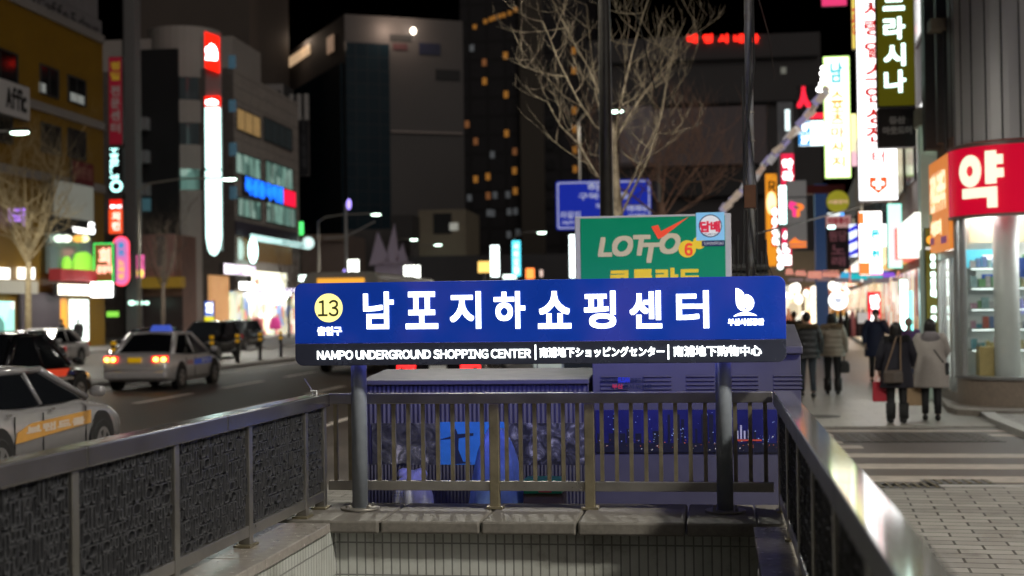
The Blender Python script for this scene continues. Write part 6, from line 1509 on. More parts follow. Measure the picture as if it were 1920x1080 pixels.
base_o = [onsign((phang(ccx+ro[0][0]*math.cos(2*math.pi*k/n), 1.36), 0, zlet(ccy+ro[0][1]*math.sin(2*math.pi*k/n)))) for k in range(n)]
mbx_.v += ring_o+ring_i+base_o; mbx_.f += [(k, (k+1) % n, n+(k+1) % n, n+k) for k in range(n)]+[(k, 2*n+k, 2*n+(k+1) % n, (k+1) % n) for k in range(n)]; mbx_.m += [0]*(2*n)
arcpiece(1851, 1871, 281, 343); arcpiece(1871.2, 1884, 289, 307); arcpiece(1871.2, 1885, 315, 332)
arcpiece(1808, 1872, 349, 368); arcpiece(1854, 1872, 368.3, 388)
mbx_.build("lettering", whl, sgp)
orf = M("orange fascia face", (.5, .2, .03), .4, em=.62, ecol=(1, .30, .05), var=.25, scale=2.5)
org = thing("side_fascia", "orange lit fascia with white writing along the side of the pharmacy", "sign", (PCX-1.33, PCY+.01, zS0-.55))
MB().box(0, .12, 0, 2.35, 0, zS1-zS0+.55).build("face", orf, org)
lettering(org, "건강나라약국", -2.2, -.3, .75, 1.5, 0, E("orange sign letters", (1, .9, .6), 1.1), bold=.03, flip=lambda p: (-.004+p[1], -p[0], p[2]))
lettering(org, "처방조제", -2.2, -.9, .3, .6, 0, E("orange sign letters", (1, .9, .6), 1.1), bold=.02, flip=lambda p: (-.004+p[1], -p[0], p[2]))
q = MB(); q.prism([(2.0, .75), (2.25, .75), (2.12, .5)], -.012, -.001, 'x'); q.build("green_mark", M("green leaf mark", (.02, .3, .15), .5, em=.3), org)
q = MB(); q.box(-.012, -.001, .3, .9, .12, .25); q.box(-.012, -.001, 1.8, 2.25, .15, .28); q.build("violet_mark", M("violet mark", (.35, .1, .3), .5, em=.3), org)
# inside
inw = M("shop white wall", (.72, .74, .72), .5, var=.03)
MB().box(-1.05, 9, 2.2, 2.3, .06, zS0+.3).box(-1.12, -1.06, .45, 2.2, .06, .5).build("inner_wall", inw, ph)
MB().add([(-1.1, 2.3, .50), (9, 2.3, .50), (9, -1.1, .50), (0, -1.1, .50), (-.78, -.78, .50), (-1.1, 0, .50)], [(0, 1, 2, 3, 4, 5)]).build("inner_floor", M("shop floor", (.5, .5, .48), .3), ph)
MB().add([(-1.15, 2.3, zS0+.25), (9, 2.3, zS0+.25), (9, -1.1, zS0+.25), (0, -1.1, zS0+.25), (-.80, -.80, zS0+.25), (-1.15, 0, zS0+.25)], [(0, 1, 2, 3, 4, 5)]).build("ceiling", inw, ph)
for x in (-.5, .9, 2.4): MB().box(x-.32, x+.32, -.6, 1.7, zS0+.19, zS0+.235).build("ceiling_light", E("shop ceiling light", (.95, 1, .97), 26), ph)
MB().tube([(-.45, -.50, .06), (-.45, -.50, zS0+.2)], .22, 24).build("column", M("white column", (.66, .70, .68), .35, var=.03), ph, smooth=True)
# shelves and goods behind the glass
shx0, shx1 = -.98, .35
sh_ = thing("shelf_unit", "white shelf unit stacked with medicine packets behind the curved pharmacy glass", "shelf", (PCX, PCY, .5))
MB().box(-1.0, 1.2, .30, .34, 0, 3.0).build("back_panel", inw, sh_)
levels = [.55, .92, 1.28, 1.66, 2.02]
for z in levels:
    sb_ = MB().box(-.98, 1.2, -.12, .299, z, z+.025).build("shelf", M("shelf board", (.5, .52, .5), .4), sh_)
    MB().box(-.96, 1.18, -.06, .02, z-.012, z-.002).build("shelf_fill", E("shelf fill strip", (.85, 1, .95), 3.2), sb_)  # unseen glowing strips added under the boards to brighten the goods
r_ = random.Random(5); cols = [(.15, .4, .5), (.5, .15, .12), (.2, .42, .2), (.6, .55, .3), (.65, .65, .65), (.2, .3, .55), (.55, .35, .45), (.35, .55, .55)]
names_ = ["teal", "red", "green", "yellow", "white", "blue", "pink", "pale teal"]
gi = 0
for li, z in enumerate(levels):
    x = -.98
    while x < .5:
        w = r_.uniform(.05, .12); h = r_.uniform(.08, .22); ci = r_.randrange(8)
        t = MB().box(-w/2, w/2, -.06, .06, 0, h).build("medicine_packet", M("packet "+names_[ci], cols[ci], .4, var=.35, scale=14), loc=(PCX+x+w/2, PCY-.02, .5+z+.026))
        tag(t, "small coloured packet on the pharmacy shelves behind the curved glass", "packet", "packets on the pharmacy shelves"); x += w+r_.uniform(.004, .03)
bxs = thing("illuminated_picture", "cyan lit picture panel high in the pharmacy window", "panel", (PCX-.72, PCY+.1, atY(1840, 500, 26.4).z))
MB().box(-.34, .34, 0, .06, 0, .32).build("face", M("cyan panel", (.1, .4, .5), .4, em=.6, ecol=(.1, .6, .75), var=.2), bxs); MB().box(-.02, .2, -.006, -.001, .08, .22).build("white_print", E("panel white", (.8, .95, 1), 1), bxs)
q = thing("notice_board", "small white and blue notice below the cyan panel in the pharmacy window", "notice", (PCX-.64, PCY+.1, atY(1845, 545, 26.4).z))
MB().box(-.22, .25, 0, .05, 0, .40).build("face", inw, q); MB().box(-.12, .18, -.006, -.001, .12, .30).build("blue_print", M("notice blue", (.05, .12, .5), .4), q)
q = thing("poster", "cream strip poster under the ceiling of the pharmacy window", "poster", (PCX-.45, PCY+.15, atY(1840, 455, 26.7).z))
MB().box(-.5, .6, 0, .03, 0, .42).build("face", M("cream poster", (.55, .47, .32), .5), q)
q = thing("cabinet", "ochre wooden counter cabinet behind the pharmacy glass", "cabinet", (PCX-.66, PCY-.42, .5))
MB().box(-.25, .22, 0, .4, 0, .62).build("body", M("ochre wood", (.42, .33, .13), .5, var=.15), q); MB().box(-.005, .005, -.004, -.001, .03, .6).build("door_gap", darkgrey, q)
q = thing("poster", "blue poster at the right of the white column in the pharmacy", "poster", (PCX+.02, PCY-.3, 2.35)); MB().box(-.2, .25, 0, .03, 0, .35).build("face", M("blue poster", (.04, .1, .4), .5), q)
# side entrance of the pharmacy
mb = MB()
for y0, y1 in ((.02, .10), (.85, .95), (1.75, 1.85), (2.3, 2.42)): mb.box(-1.2, -1.12, y0, y1, .2, zS0-.56)
mb.box(-1.2, -1.12, .10, 2.3, zS0-.70, zS0-.561); mb.build("door_frame", frm, ph)
dr = MB().box(-1.165, -1.155, .10, .85, .3, zS0-.71).box(-1.165, -1.155, .95, 1.75, .3, zS0-.71).build("door", pg, ph)
MB().tube([(-1.2, .80, 1.0), (-1.2, .80, 1.7)], .018, 8).build("handle", steel, dr)
MB().box(-1.2, -1.1, .0, 2.42, .06, .26).build("threshold", stone, ph)
pl_ = [(-1.15, 2.95), (-1.55, -.9), (-1.5, -1.5), (-1.2, -1.85), (-.7, -1.95), (9, -1.6), (9, 3), (0, 3)]
MB().prism(pl_, -.03, .10, 'z').build("step", M("brown stone step", (.20, .175, .15), .5, var=.25, scale=8), ph, bevel=.012)
# upper floors
clad = M("grey metal cladding", (.62, .60, .605), .42, .25, var=.07, scale=.8)
zU = zS1+.10
up = curve(1.22, zU, 16, th=.2, front=9, side=0, n=12); up.build("upper_wall", clad, ph)
mb = MB()
for a_ in range(186, 270, 14): mb.tube([(1.222*math.cos(R(a_)), 1.222*math.sin(R(a_)), zU), (1.222*math.cos(R(a_)), 1.222*math.sin(R(a_)), 16)], .013, 6)
for k in range(1, 20): mb.box(k*.33-.012, k*.33+.012, -1.233, -1.2205, zU, 16)
mb.build("seam", M("cladding seam", (.03, .03, .03), .6), ph)
brw = M("brown grey recess wall", (.13, .115, .10), .7, var=.2, scale=.8)
MB().box(-1.13, 6, .0, 2.6, zU, 16).build("side_wall", brw, ph)
mb = MB()
for y0, y1, o_ in ((.15, .55, .10), (1.1, 1.35, .2), (2.1, 2.55, .28)): mb.box(-1.13-o_, -1.131, y0, y1, zU+.2, 15)
mb.build("pilaster", M("dark grey pilaster", (.10, .095, .095), .6, var=.15), ph)
MB().box(-1.5, -1.131, .56, 1.05, 7.0, 7.2).build("bracket_box", M("tan eave", (.27, .215, .15), .6, var=.15), ph)
MB().box(-1.75, -1.131, .6, 2.6, 8.55, 8.8).build("eave", M("tan eave", (.27, .215, .15), .6, var=.15), ph)
MB().tube([(-1.22, .85, zU), (-1.22, .85, 8.5)], .04, 8).build("downpipe", darkgrey, ph)

# ---------------------------------------------------------------- shop street beyond, turning a little to the right
RB = -R(3.3); SP = Vector((4.45, 29.3, 0)); SN = Vector((math.cos(RB), math.sin(RB), 0)); ST = Vector((-math.sin(RB), math.cos(RB), 0))
def shopspot(s, out=0, z=0): p = SP+ST*s-SN*out; return Vector((p.x, p.y, z))
gcols = [[(1, .95, .85), (.9, .6, .3), (1, .85, .6), (.35, .12, .08), (.9, .9, .8)], [(.7, 1, .95), (1, 1, 1), (.2, .5, .5), (.9, .95, .9)], [(1, .75, .5), (.8, .3, .2), (1, .95, .8), (.2, .1, .1)], [(1, .6, .2), (.9, .35, .1), (1, .85, .5), (.3, .12, .05)]]
walls = [M("street wall grey", (.14, .145, .15), .6, var=.15, scale=.7), M("street wall tan", (.20, .17, .13), .6, var=.15, scale=.7), M("street wall blue", (.07, .10, .16), .6, var=.15), M("street wall pale", (.26, .25, .24), .6, var=.1)]
spans = [(.1, 5.6, 13.5, 0, 1, "grey shop building with cool lit windows beyond the pharmacy"), (5.6, 13, 12, 1, 0, "tan shop building behind the tall white sign"), (13, 21, 10.5, 2, 2, "blue shop building behind the olive disc sign"), (21, 31, 10, 3, 3, "pale shop building with orange lit windows along the shop street"), (31, 45, 9, 1, 0, "far tan shop building with warm windows near the end of the shop street"), (45, 66, 8.5, 0, 2, "last grey shop building on the shop street")]
for i, (s0, s1, hgt, wi, gi_, lab) in enumerate(spans):
    t = thing("shop_building", lab, "building", shopspot(s0), RB)
    MB().box(0, 9, 0, s1-s0-.02, 0, hgt).build("wall", walls[wi], t)
    n = max(1, int((s1-s0)/3.4)); w = (s1-s0)/n
    for k in range(n):
        MB().box(-.06, -.001, k*w+.25, (k+1)*w-.25, .25, 2.75).build("shop_window", goods_mat("street goods %d" % gi_, gcols[gi_], 2.2, 1.6, 1.0, dark=.15), t)
        MB().box(-.5, -.001, k*w+.1, (k+1)*w-.1, 3.0, 3.75).build("fascia", M("shop fascia %d" % ((i+k) % 5), [(.6, .6, .55), (.5, .08, .05), (.45, .25, .05), (.08, .2, .4), (.5, .5, .45)][(i+k) % 5], .4, em=[1.6, .7, .8, .5, 1.3][(i+k) % 5], ecol=[(1, 1, .9), (1, .15, .1), (1, .55, .1), (.15, .5, 1), (1, .95, .8)][(i+k) % 5], var=.3, scale=1.5), t)
        for lv_ in range(1, int((hgt-4.5)/3)+1):
            z = 1.9+3*lv_
            f_ = MB().box(-.05, -.001, k*w+.5, (k+1)*w-.5, z, z+1.6).build("window", frame_d, t)
            MB().box(-.06, -.051, k*w+.6, (k+1)*w-.6, z+.08, z+1.52).build("pane", pane_dim if (i+k+lv_) % 3 else lit("street", (1, .85, .6), .35), f_)
# pale green lit strip wall beside the pharmacy
q0 = atY(1728, 320, 29.25); q1 = atY(1756, 320, 29.25)
gw = thing("pale_wall", "pale greenish lit end wall between the pharmacy and the black vertical sign", "wall", ((q0.x+q1.x)/2, 29.4, 0))
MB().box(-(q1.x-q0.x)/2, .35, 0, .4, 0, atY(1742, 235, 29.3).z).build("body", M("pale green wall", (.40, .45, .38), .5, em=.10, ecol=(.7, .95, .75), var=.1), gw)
MB().box(-(q1.x-q0.x)/2-.05, .4, -.1, .5, atY(1742, 235, 29.3).z+.001, atY(1742, 200, 29.3).z).build("cap", M("cream cap stone", (.45, .42, .33), .6), gw)
MB().box(-.02, .12, -.05, -.001, atY(1750, 278, 29.3).z, atY(1750, 252, 29.3).z).build("wall_lamp", E("wall lamp", (.8, 1, .75), 3), gw)
# ---------------------------------------------------------------- the signs over the shop street
redt = M("red sign letters", (.5, .02, .02), .4, em=.7, ecol=(.85, .03, .03), var=0)
tealt = E("teal edged white letters", (.72, 1, .9), 2.8)
gold = M("olive black face", (.045, .042, .008), .3, em=.20, ecol=(.30, .27, .01), var=.2, scale=.8)
blk, w_, h_ = xsign("vertical_sign", "black vertical sign with big white Korean letters beside the pharmacy", 1643, 1714, -120, 200, 30.2, gold, th=.3, case=blackm)
zz = lambda py: atY(1678, py, 30.2).z - blk.location.z
for ch, a_, b_ in (("트", -32, 20), ("라", 32, 74), ("시", 82, 124), ("나", 132, 174), ("스", -88, -40)):
    lettering(blk, ch, -w_*.64, w_*.50, zz(b_), zz(a_), -.03, tealt, bold=.018)
MB().box(-w_, w_, 0, .3, zz(276), zz(203)).build("lower_box", M("dark sign box", (.03, .027, .03), .4, var=.1), blk)
MB().box(-w_, w_, -.02, -.001, zz(203), zz(200)-.001).build("trim", steel, blk)
dimw = M("dim grey letters", (.30, .29, .28), .5, em=.05, var=0)
lettering(blk, "등산", -w_*.42, w_*.45, zz(233), zz(218), -.012, dimw, bold=.012); lettering(blk, "아웃도어", -w_*.78, w_*.78, zz(252), zz(237), -.012, dimw, bold=.010)
wf = M("white sign face", (.6, .6, .6), .4, em=2.6, ecol=(1, 1, 1), var=0)
ws, w_, h_ = xsign("vertical_sign", "tall white lit sign with red letters and a red shield half behind the black sign", 1606, 1680, -120, 378, 37, wf, case=M("grey sign case", (.35, .35, .36), .4))
zz = lambda py: atY(1643, py, 37).z-ws.location.z
for ch, py in zip("사랑일스인성전", (15, 50, 92, 134, 176, 216, 250)): lettering(ws, ch, -w_*.60, w_*.55, zz(py+17), zz(py-14), -.016, redt, bold=.015)
lettering(ws, "터", -w_*.30, w_*.35, zz(306), zz(283), -.016, redt, bold=.012)
MB().prism([(-.22, zz(332)), (.22, zz(332)), (.22, zz(350)), (0, zz(364)), (-.22, zz(350))], -.03, -.015).build("shield", E("shield red", (.95, .12, .02), 1.0), ws)
c_ = MB(); c_.box(-.05, .05, -.04, -.031, zz(355), zz(334)); c_.box(-.14, -.0505, -.04, -.031, zz(347.5), zz(341)); c_.box(.0505, .14, -.04, -.031, zz(347.5), zz(341)); c_.build("white_cross", E("cross white", (1, 1, 1), 2.5), ws)
lettering(ws, "HAIR & SKIN", -w_*.6, w_*.3, zz(12), zz(3), -.016, M("small blue letters", (.05, .2, .3), .5, var=0), bold=.004)
lime = M("lime white face", (.6, .6, .45), .4, em=2.3, ecol=(1, 1, .78), var=0)
lm, w_, h_ = xsign("vertical_sign", "lime edged lit massage sign with orange letters over the shop street", 1545, 1594, 106, 334, 50, lime, border=E("lime edge", (.6, 1, .25), 1.5), case=M("lime case", (.3, .5, .1), .4))
org_l = M("orange sign letters dim", (.6, .25, .05), .4, em=.9, ecol=(1, .45, .08), var=0)
zz = lambda py: atY(1570, py, 50).z-lm.location.z
lettering(lm, "남", -w_*.5, w_*.5, zz(156), zz(116), -.035, E("cyan glyph", (.08, .5, .6), 1.0), bold=.03)
for ch, py in zip("스포츠마사지", (180, 200, 222, 248, 275, 303)): lettering(lm, ch, -w_*.5, w_*.55, zz(py+11), zz(py-10), -.035, org_l if ch != "마" else E("brown red glyph", (.8, .25, .1), 1.0), bold=.015)
xsign("sign_sliver", "narrow yellow sign edge left of the tall white sign", 1597, 1608, -40, 92, 44, face("amber yellow", (1, .75, .15), 1.0), texts=[("광", .0, 1, .2, .6, redt, False, .05)])
xsign("lit_sign", "yellow and pink lit sign between the lime sign and the white sign", 1595, 1616, 213, 312, 45, goods_mat("yellow pink face", [(1, .95, .4), (1, .9, .6), (1, .6, .7), (.9, 1, .4)], .6, .6, 1.8, dark=.5))
for a_, b_, lab in ((227, 249, "upper blue and white floor sign reading 1F"), (250, 273, "lower blue and white floor sign reading 1F")):
    f1, w_, h_ = xsign("floor_sign", lab, 1497, 1547, a_, b_, 60, E("floor sign white", (.8, 1, 1), 2.6)); MB().box(-w_*.97, -w_*.1, -.02, -.0125, .02, h_-.02).build("blue_half", E("floor sign blue", (.03, .35, .9), 1.0), f1)
    lettering(f1, "1F", -w_*.8, -w_*.2, h_*.2, h_*.8, -.022, LETW, bold=.02)
xsign("dark_sign", "dark framed sign with red strokes behind the diagonal garland", 1494, 1546, 158, 226, 63, M("face charcoal", (.035, .03, .035), .5, var=.1), case=M("grey frame", (.2, .2, .2), .5), texts=[("人", .0, .5, .35, .95, E("red stroke", (1, .02, .05), 1.4), False, .05), ("ㅡ", .45, 1.0, .05, .2, E("red stroke", (1, .02, .05), 1.4), False, .02)])
xsign("tall_column", "grey building column lit white at one edge above the red vertical sign", 1459, 1489, 190, 470, 70, M("grey column face", (.20, .20, .21), .5, em=.06, var=.2))
xsign("edge_light", "soft white vertical light on the grey column", 1472, 1481, 205, 245, 69.6, E("edge white", (.8, 1, 1), 1.6), th=.1)
xsign("vertical_sign", "red vertical sign with glowing white letters on the grey column", 1464, 1489, 288, 347, 66, face("crimson", (.9, .02, .08), 1.0), texts=[("약국", .1, .9, .05, .85, LETW, True, .06)])
xsign("vertical_sign", "cool white vertical tube sign under the red vertical sign", 1461, 1476, 348, 420, 66, teal_em)
tg, w_, h_ = xsign("column_sign", "grey sign column with a pink to orange ribbon mark and a shoe mark", 1475, 1513, 338, 466, 57, M("grey column sign face", (.30, .29, .28), .45, em=.16, ecol=(.55, .52, .5), var=.05))
zz = lambda py: atY(1494, py, 57).z-tg.location.z
xx = lambda px: atY(px, 400, 57).x-tg.location.x
rp_, ro_ = E("ribbon pink", (1, .04, .25), 1.2), E("ribbon orange", (1, .22, .03), 1.2)
MB().prism([(xx(1479), zz(383)), (xx(1482), zz(377)), (xx(1494), zz(381)), (xx(1492), zz(386)), (xx(1486), zz(384)), (xx(1488), zz(390)), (xx(1493), zz(392)), (xx(1492), zz(407)), (xx(1486), zz(405)), (xx(1486), zz(394)), (xx(1480), zz(390))], -.03, -.015).build("ribbon_mark", rp_, tg)
MB().prism([(xx(1494.2), zz(381)), (xx(1504), zz(383)), (xx(1508), zz(389)), (xx(1504), zz(394)), (xx(1499), zz(396)), (xx(1500), zz(404)), (xx(1496), zz(407)), (xx(1493.2), zz(407)), (xx(1494.2), zz(393)), (xx(1501), zz(389)), (xx(1494.2), zz(386))], -.03, -.015).build("ribbon_mark", ro_, tg)
MB().prism([(xx(1478), zz(455)), (xx(1484), zz(450)), (xx(1490), zz(445)), (xx(1494), zz(450)), (xx(1502), zz(453)), (xx(1511), zz(453)), (xx(1511), zz(457)), (xx(1478), zz(457))], -.03, -.015).build("shoe_mark", ro_, tg)
MB().box(xx(1480), xx(1511), -.03, -.015, zz(464), zz(460)).build("shoe_line", ro_, tg)
MB().box(-w_, w_, -.02, -.0125, zz(371), zz(369)).build("joint", darkgrey, tg)
os_, w_, h_ = xsign("vertical_sign", "orange vertical sign near the rusty pole", 1436, 1458, 325, 500, 76, face("deep orange", (1, .36, .02), .8), texts=[("R", .25, .9, .80, .92, blackm, False, .03)])
MB().ellipsoid((0, -.05, h_*.68), (.25, .08, .6)).build("hot_lamp", E("orange core", (1, .8, .4), 1.8), os_)
xsign("dot_sign", "red strip of white bulbs beside the orange vertical sign", 1447, 1458, 387, 462, 73, face("red", (1, .03, .01), .9), th=.2, texts=[("●●●●", .1, 1, .02, .98, LETW, True, .01)])
xsign("dot_sign", "green strip of white bulbs left of the lower red sign", 1457, 1468, 432, 508, 71, face("dark green", (.0, .15, .08), .5), th=.2, texts=[("●●●●●", .05, 1, .02, .98, LETW, True, .02)])
xsign("vertical_sign", "lower pink and white lit sign by the grey sign column", 1466, 1484, 428, 498, 68, face("raspberry", (.9, .03, .12), 1.0), texts=[("식당", .1, .9, .3, .95, LETW, True, .06), ("■", .0, .95, .02, .28, LETW, False, .02)])
bc = thing("blue_column", "blue clad shop column behind the grey sign column", "column", (atY(1540, 420, 62).x, 62, 0))
MB().box(-.26, .26, 0, .5, 0, atY(1540, 345, 62).z).build("shaft", M("steel blue cladding", (.05, .10, .25), .5, em=.08, ecol=(.1, .25, .7), var=.15), bc); MB().box(-.9, 1.0, -.05, .55, atY(1540, 363, 62).z, atY(1540, 347, 62).z).build("red_band", M("dull red band", (.2, .03, .03), .5), bc)
ol, w_, h_ = xsign("disc_sign", "round olive yellow sign above the pink board", 1549, 1593, 356, 400, 47, face("olive", (.45, .42, .03), .5), shape='disc', texts=[("서울갈비", .08, .92, .40, .58, M("pale olive letters", (.6, .45, .25), .5, em=.5, ecol=(.9, .6, .35), var=0), False, .01)])
xsign("shop_board", "pale pink lit board with red writing under the olive disc", 1548, 1596, 404, 427, 48, face("pale pink", (.75, .42, .40), .5), texts=[("이동통신", .08, .92, .3, .85, M("dark pink letters", (.5, .06, .08), .5, em=.3, var=0), False, .03)])
xsign("shop_board", "dark purple board with dim pink writing under the pink board", 1550, 1593, 428, 505, 48.3, M("face dark plum", (.05, .03, .04), .5, var=.1), texts=[("원당", .1, .9, .68, .95, M("dim pink glyph", (.35, .13, .16), .5, em=.15, var=0), False, .02), ("노래", .2, .8, .05, .62, M("dim pink glyph", (.35, .13, .16), .5, em=.15, var=0), True, .02)])
xsign("small_lamp_sign", "small blue and white lit strip under the olive disc", 1551, 1583, 399, 405, 46.9, goods_mat("blue white orange strip", [(.1, .4, 1), (.9, 1, 1), (1, .6, .1)], 2.5, 1, 1.8, dark=.7), th=.1)
xsign("small_lamp_sign", "small cool white lamp strip on the pink board", 1552, 1566, 423, 429, 47.7, teal_em, th=.1)
bb_, w_, h_ = xsign("barber_sign", "blue and white slanted striped sign by the bright white signs", 1592, 1608, 420, 482, 46, E("barber white", (.75, .85, 1), 1.5))
for k in range(3): MB().prism([(-w_, h_*(.02+.36*k)), (w_, h_*(.12+.36*k)), (w_, h_*(.28+.36*k)), (-w_, h_*(.14+.36*k))], -.03, -.014).build("blue_stripe", E("barber blue", (.04, .05, .8), .9), bb_)
bs, w_, h_ = xsign("big_sign", "large white and orange lit sign with cyan letters", 1611, 1654, 396, 516, 41, E("big sign white", (1, 1, .98), 3.4), case=M("orange case", (.5, .15, .03), .4, em=.5))
MB().box(-w_, -w_*.55, -.03, -.014, h_*.80, h_*.98).box(-w_, -w_*.1, -.03, -.014, .02, h_*.20).build("orange_patch", E("orange patch", (1, .25, .06), 1.1), bs)
lettering(bs, "온", w_*.0, w_*.8, h_*.56, h_*.72, -.032, E("cyan letters", (.02, .55, .75), .9), bold=.02); lettering(bs, "천", w_*.0, w_*.8, h_*.26, h_*.40, -.032, E("cyan letters", (.02, .55, .75), .9), bold=.02)
MB().box(-w_*.1, w_, -.03, -.014, 0.0, h_*.03).build("pink_edge", E("pink edge", (1, .2, .6), 1.5), bs)
ts, w_, h_ = xsign("big_sign", "cool teal edged white lit panel right of the orange sign", 1664, 1691, 382, 503, 36, E("panel white", (.85, 1, .97), 3.4), border=E("teal edge", (.15, .9, .65), 1.3))
xsign("cross_sign", "white lit letters joining the two bright signs", 1650, 1668, 420, 462, 38, E("joint white", (.95, 1, 1), 2.8), th=.15)
xsign("tube_light", "tall teal white tube of a shop front beyond the shoppers", 1688, 1702, 524, 645, 34.5, teal_em, th=.2)
xsign("tube_light", "thin teal neon tube next to the tall tube light", 1706, 1712, 545, 655, 33.5, E("teal tube", (.2, 1, .85), 2.2), th=.1)
xsign("vertical_sign", "red sign with white letters above the person facing the viewer", 1627, 1652, 547, 618, 45, face("pure red", (1, .01, .03), 1.1), texts=[("만두", .2, .9, .05, .95, LETW, True, .07)])
rd, w_, h_ = xsign("disc_sign", "round white sign with a blue ring over the orange shop", 1553, 1590, 545, 582, 52, E("disc white", (.95, 1, 1), 2.6), shape='disc')
o_, i_ = disc(0, h_/2, w_*.78, 28), disc(0, h_/2, w_*.68, 28); b = MB(); n = 28; b.v = [(x, -.02, z) for x, z in o_]+[(x, -.02, z) for x, z in i_]; b.f = [(k, (k+1) % n, n+(k+1) % n, n+k) for k in range(n)]; b.m = [0]*n; b.build("blue_ring", E("ring blue", (.25, .4, .9), 1.0), rd)
MB().prism([(-.18, h_/2+.1), (.18, h_/2+.1), (.08, h_/2-.1), (-.08, h_/2-.1)], -.03, -.014).build("grey_glyph", E("ring grey", (.6, .65, .8), .9), rd)
xsign("lit_sign", "pink lit sign cut by the top of the view", 1540, 1588, -20, 11, 58, face("rose", (.9, .05, .2), .9))
xsign("notice_card", "small blank white card by the red sign", 1608, 1628, 586, 606, 44, M("dim card", (.55, .55, .55), .5, em=.35, ecol=(1, 1, 1), var=0), th=.03)
og, w_, h_ = xsign("vertical_sign", "olive black vertical sign with an orange disc and glowing white letters by the pharmacy door", 1736, 1759, 427, 640, 28.95, gold, case=blackm, th=.2)
zz = lambda py: atY(1747, py, 28.95).z-og.location.z
MB().prism(disc(-.01, zz(450), .085, 20), -.03, -.015).build("orange_disc", E("orange disc", (1, .45, .05), 1.0), og); MB().prism(disc(-.01, zz(450), .02, 12), -.035, -.031).build("disc_centre", blackm, og)
MB().box(-w_, w_*.8, -.03, -.015, zz(468), zz(463)).build("white_bar", E("dim white bar", (.7, .75, .75), .8), og)
for ch, py in zip("등산아웃도어트라", (483, 497, 515, 528, 541, 552, 580, 597)): lettering(og, ch, -w_*.25, w_*.65, zz(py+6), zz(py-6), -.016, tealt, bold=.01)
# end of the street
eb, ebx, ef, exm, _ = block("end_building", "row of warm lit market fronts closing the end of the shop street", 1440, 1640, 470, 96, M("end wall brown", (.16, .12, .08), .7, var=.2, scale=.5), 8, 'W')
ebx("shop_front", 1462, 1500, 536, 640, .01, .4, goods_mat("market front", [(1, .9, .7), (1, .7, .4), (.6, .2, .12), (1, 1, .9), (.3, .12, .06), (.9, .5, .4)], 1.6, 1.4, 1.0, dark=.1))
ebx("shop_front", 1508, 1560, 540, 640, .01, .4, MATS["market front"])
ebx("lit_pillar", 1519, 1531, 538, 640, .45, .9, E("cream pillar", (1, .9, .65), 2.2)); ebx("dark_bay", 1534, 1552, 535, 640, .45, .8, M("dark navy bay", (.02, .025, .06), .5))
ebx("orange_front", 1556, 1612, 535, 640, .01, .5, M("orange timber front", (.5, .22, .05), .6, em=.45, ecol=(1, .42, .06), var=.4, scale=1.2))
ebx("yellow_panel", 1560, 1586, 590, 625, .51, .6, M("pale yellow panel", (.5, .45, .2), .5, em=.5, ecol=(1, .85, .35), var=.3))
r_ = random.Random(9)
for i in range(22):
    px, py = r_.uniform(1466, 1600), r_.uniform(530, 572) if i < 14 else r_.uniform(575, 625)
    p = atY(px, py, 90+r_.uniform(-12, 0)); s_ = r_.uniform(.12, .26); c_ = r_.choice([(1, .9, .75), (1, .75, .5), (.6, 1, .85), (1, 1, .95)])
    o = MB().ellipsoid((0, 0, 0), (s_, s_, s_*1.2), 10, 6).build("bulb_lamp", E("bulb %.2f" % c_[1], c_, 2.6), loc=p); tag(o, "round bulb glowing over the market fronts at the end of the shop street", "lamp", "bulbs over the market fronts")
# bunting across the street and the diagonal garland
bn_ = thing("bunting", "string of teal, purple and pink bunting panels across the shop street", "bunting", atY(1600, 515, 42))
O_ = bn_.location; cset = [(.05, .6, .62), (.34, .20, .70), (.65, .15, .6), (.65, .40, .35), (.1, .5, .68), (.05, .55, .6)]
s = MB(); s.tube([atY(px, y, 42)-O_ for px, y in ((1470, 504), (1540, 510), (1605, 512), (1670, 510), (1740, 508))], .012, 5); s.build("cord", cables, bn_)
px = 1472; k = 0
while px < 1735:
    w = r_.choice([18, 24, 28, 34]); y = 507+6*math.sin((px-1472)/264*math.pi); p0, p1 = atY(px, y-3+r_.uniform(-2, 2), 42)-O_, atY(px+w-1, y+r_.uniform(7, 11), 42)-O_
    c = cset[k % 6 if r_.random() < .7 else r_.randrange(6)]
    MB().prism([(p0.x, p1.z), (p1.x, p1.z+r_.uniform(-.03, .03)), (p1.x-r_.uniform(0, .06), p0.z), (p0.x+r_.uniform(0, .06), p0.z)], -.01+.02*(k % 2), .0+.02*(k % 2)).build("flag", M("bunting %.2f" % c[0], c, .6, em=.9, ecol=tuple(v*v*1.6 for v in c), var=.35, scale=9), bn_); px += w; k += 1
px = 1478
while px < 1730:
    w = r_.choice([20, 26, 30]); p0, p1 = atY(px, 520+r_.uniform(-2, 2), 42.3)-O_, atY(px+w-2, 529+r_.uniform(-2, 2), 42.3)-O_
    MB().prism([(p0.x, p1.z), (p1.x, p1.z), (p1.x, p0.z), (p0.x, p0.z)], .3, .31).build("flag", M("bunting pale", (.32, .28, .34), .6, em=.15, ecol=(.6, .5, .55), var=.3, scale=6), bn_); px += w+2
gl = thing("garland", "diagonal garland of pale lilac and cream panels rising from the pole to the signs", "garland", atY(1430, 320, 44))
O_ = gl.location; path = [(1352, 400), (1385, 362), (1420, 325), (1455, 283), (1490, 243), (1520, 208), (1548, 170)]
s = MB(); s.tube([atY(px, y, 44)-O_ for px, y in path], .02, 5); s.build("cord", cables, gl)
gc = [(.42, .38, .52), (.55, .45, .36), (.52, .50, .50), (.60, .44, .34), (.36, .32, .55), (.55, .50, .46)]
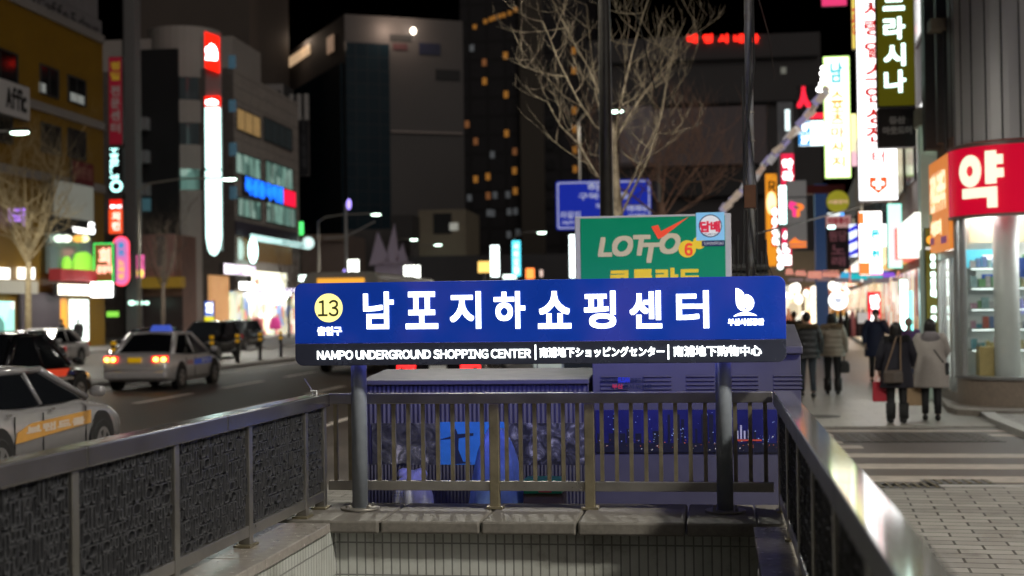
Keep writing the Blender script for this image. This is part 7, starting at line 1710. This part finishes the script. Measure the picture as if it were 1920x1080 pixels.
for k in range(34):
    u = k/33*(len(path)-1); i = min(len(path)-2, int(u)); px = path[i][0]+(path[i+1][0]-path[i][0])*(u-i); y = path[i][1]+(path[i+1][1]-path[i][1])*(u-i)
    c = atY(px, y+2+r_.uniform(-5, 5), 44)-O_; a_ = R(48+r_.uniform(-14, 14)); l_, w2_ = r_.uniform(.10, .20), r_.uniform(.07, .13); col = gc[r_.randrange(6)]
    pts = [(c.x+x*math.cos(a_)-z*math.sin(a_), c.z+x*math.sin(a_)+z*math.cos(a_)) for x, z in ((-l_, -w2_), (l_, -w2_), (l_, w2_), (-l_, w2_))]
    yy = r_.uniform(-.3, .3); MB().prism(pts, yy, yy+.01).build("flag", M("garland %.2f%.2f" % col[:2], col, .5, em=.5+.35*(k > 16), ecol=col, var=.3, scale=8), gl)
bg = thing("bulb_string", "string of white bulbs hanging at the left edge of the lime sign", "bulb string", atY(1540, 160, 49))
O_ = bg.location
for px, py in ((1543, 128), (1541, 138), (1543, 148), (1540, 157), (1537, 165), (1541, 172), (1535, 168), (1545, 142)):
    MB().ellipsoid(tuple(atY(px, py, 49)-O_), (.075, .075, .075), 10, 6).build("bulb", white_em, bg, smooth=True)
s = MB(); s.tube([atY(px, y, 49)-O_ for px, y in ((1546, 118), (1541, 138), (1539, 160), (1536, 175))], .012, 5); s.build("cord", cables, bg)
# clothes rack
q = atZ(1597, 655, 0); ck = thing("clothes_rack", "clothes rack with dark and pink coats before the end shops", "clothes rack", (q.x, q.y, 0))
MB().tube([(-.85, 0, .1), (-.85, 0, 1.75), (.85, 0, 1.75), (.85, 0, .1)], .025, 8).tube([(-.85, -.45, .06), (-.85, .45, .06)], .03, 8).tube([(.85, -.45, .06), (.85, .45, .06)], .03, 8).build("frame", steel_dull, ck)
for k, (x, c) in enumerate(((-.7, (.02, .02, .025)), (-.45, (.03, .02, .03)), (-.2, (.02, .03, .03)), (.05, (.60, .22, .28)), (.3, (.05, .04, .06)), (.5, (.08, .06, .06)))):
    t = thing("hanging_coat", ["black coat at the left end of the clothes rack", "dark plum coat second on the clothes rack", "dark green coat third on the clothes rack", "pale pink coat hanging on the clothes rack", "dark grey coat right of the pink coat on the rack", "brown grey coat at the right end of the clothes rack"][k], "coat", (q.x+x, q.y, .55), 0)
    MB().loft([ring((0, 0, z), w_, d_, 12, 0, .06, k) for z, w_, d_ in ((0, .16, .30), (.4, .14, .28), (.8, .12, .25), (1.05, .08, .22), (1.16, .03, .05))]).build("cloth", M("rack coat %d" % k, c, .7, var=.2), t, smooth=True)
    MB().tube([(0, 0, 1.15), (0, 0, 1.2)], .012, 6).build("hanger", steel_dull, t)
# fairy light glow on the pavement comes from the signs themselves
bpy.data.objects.remove(_fo)
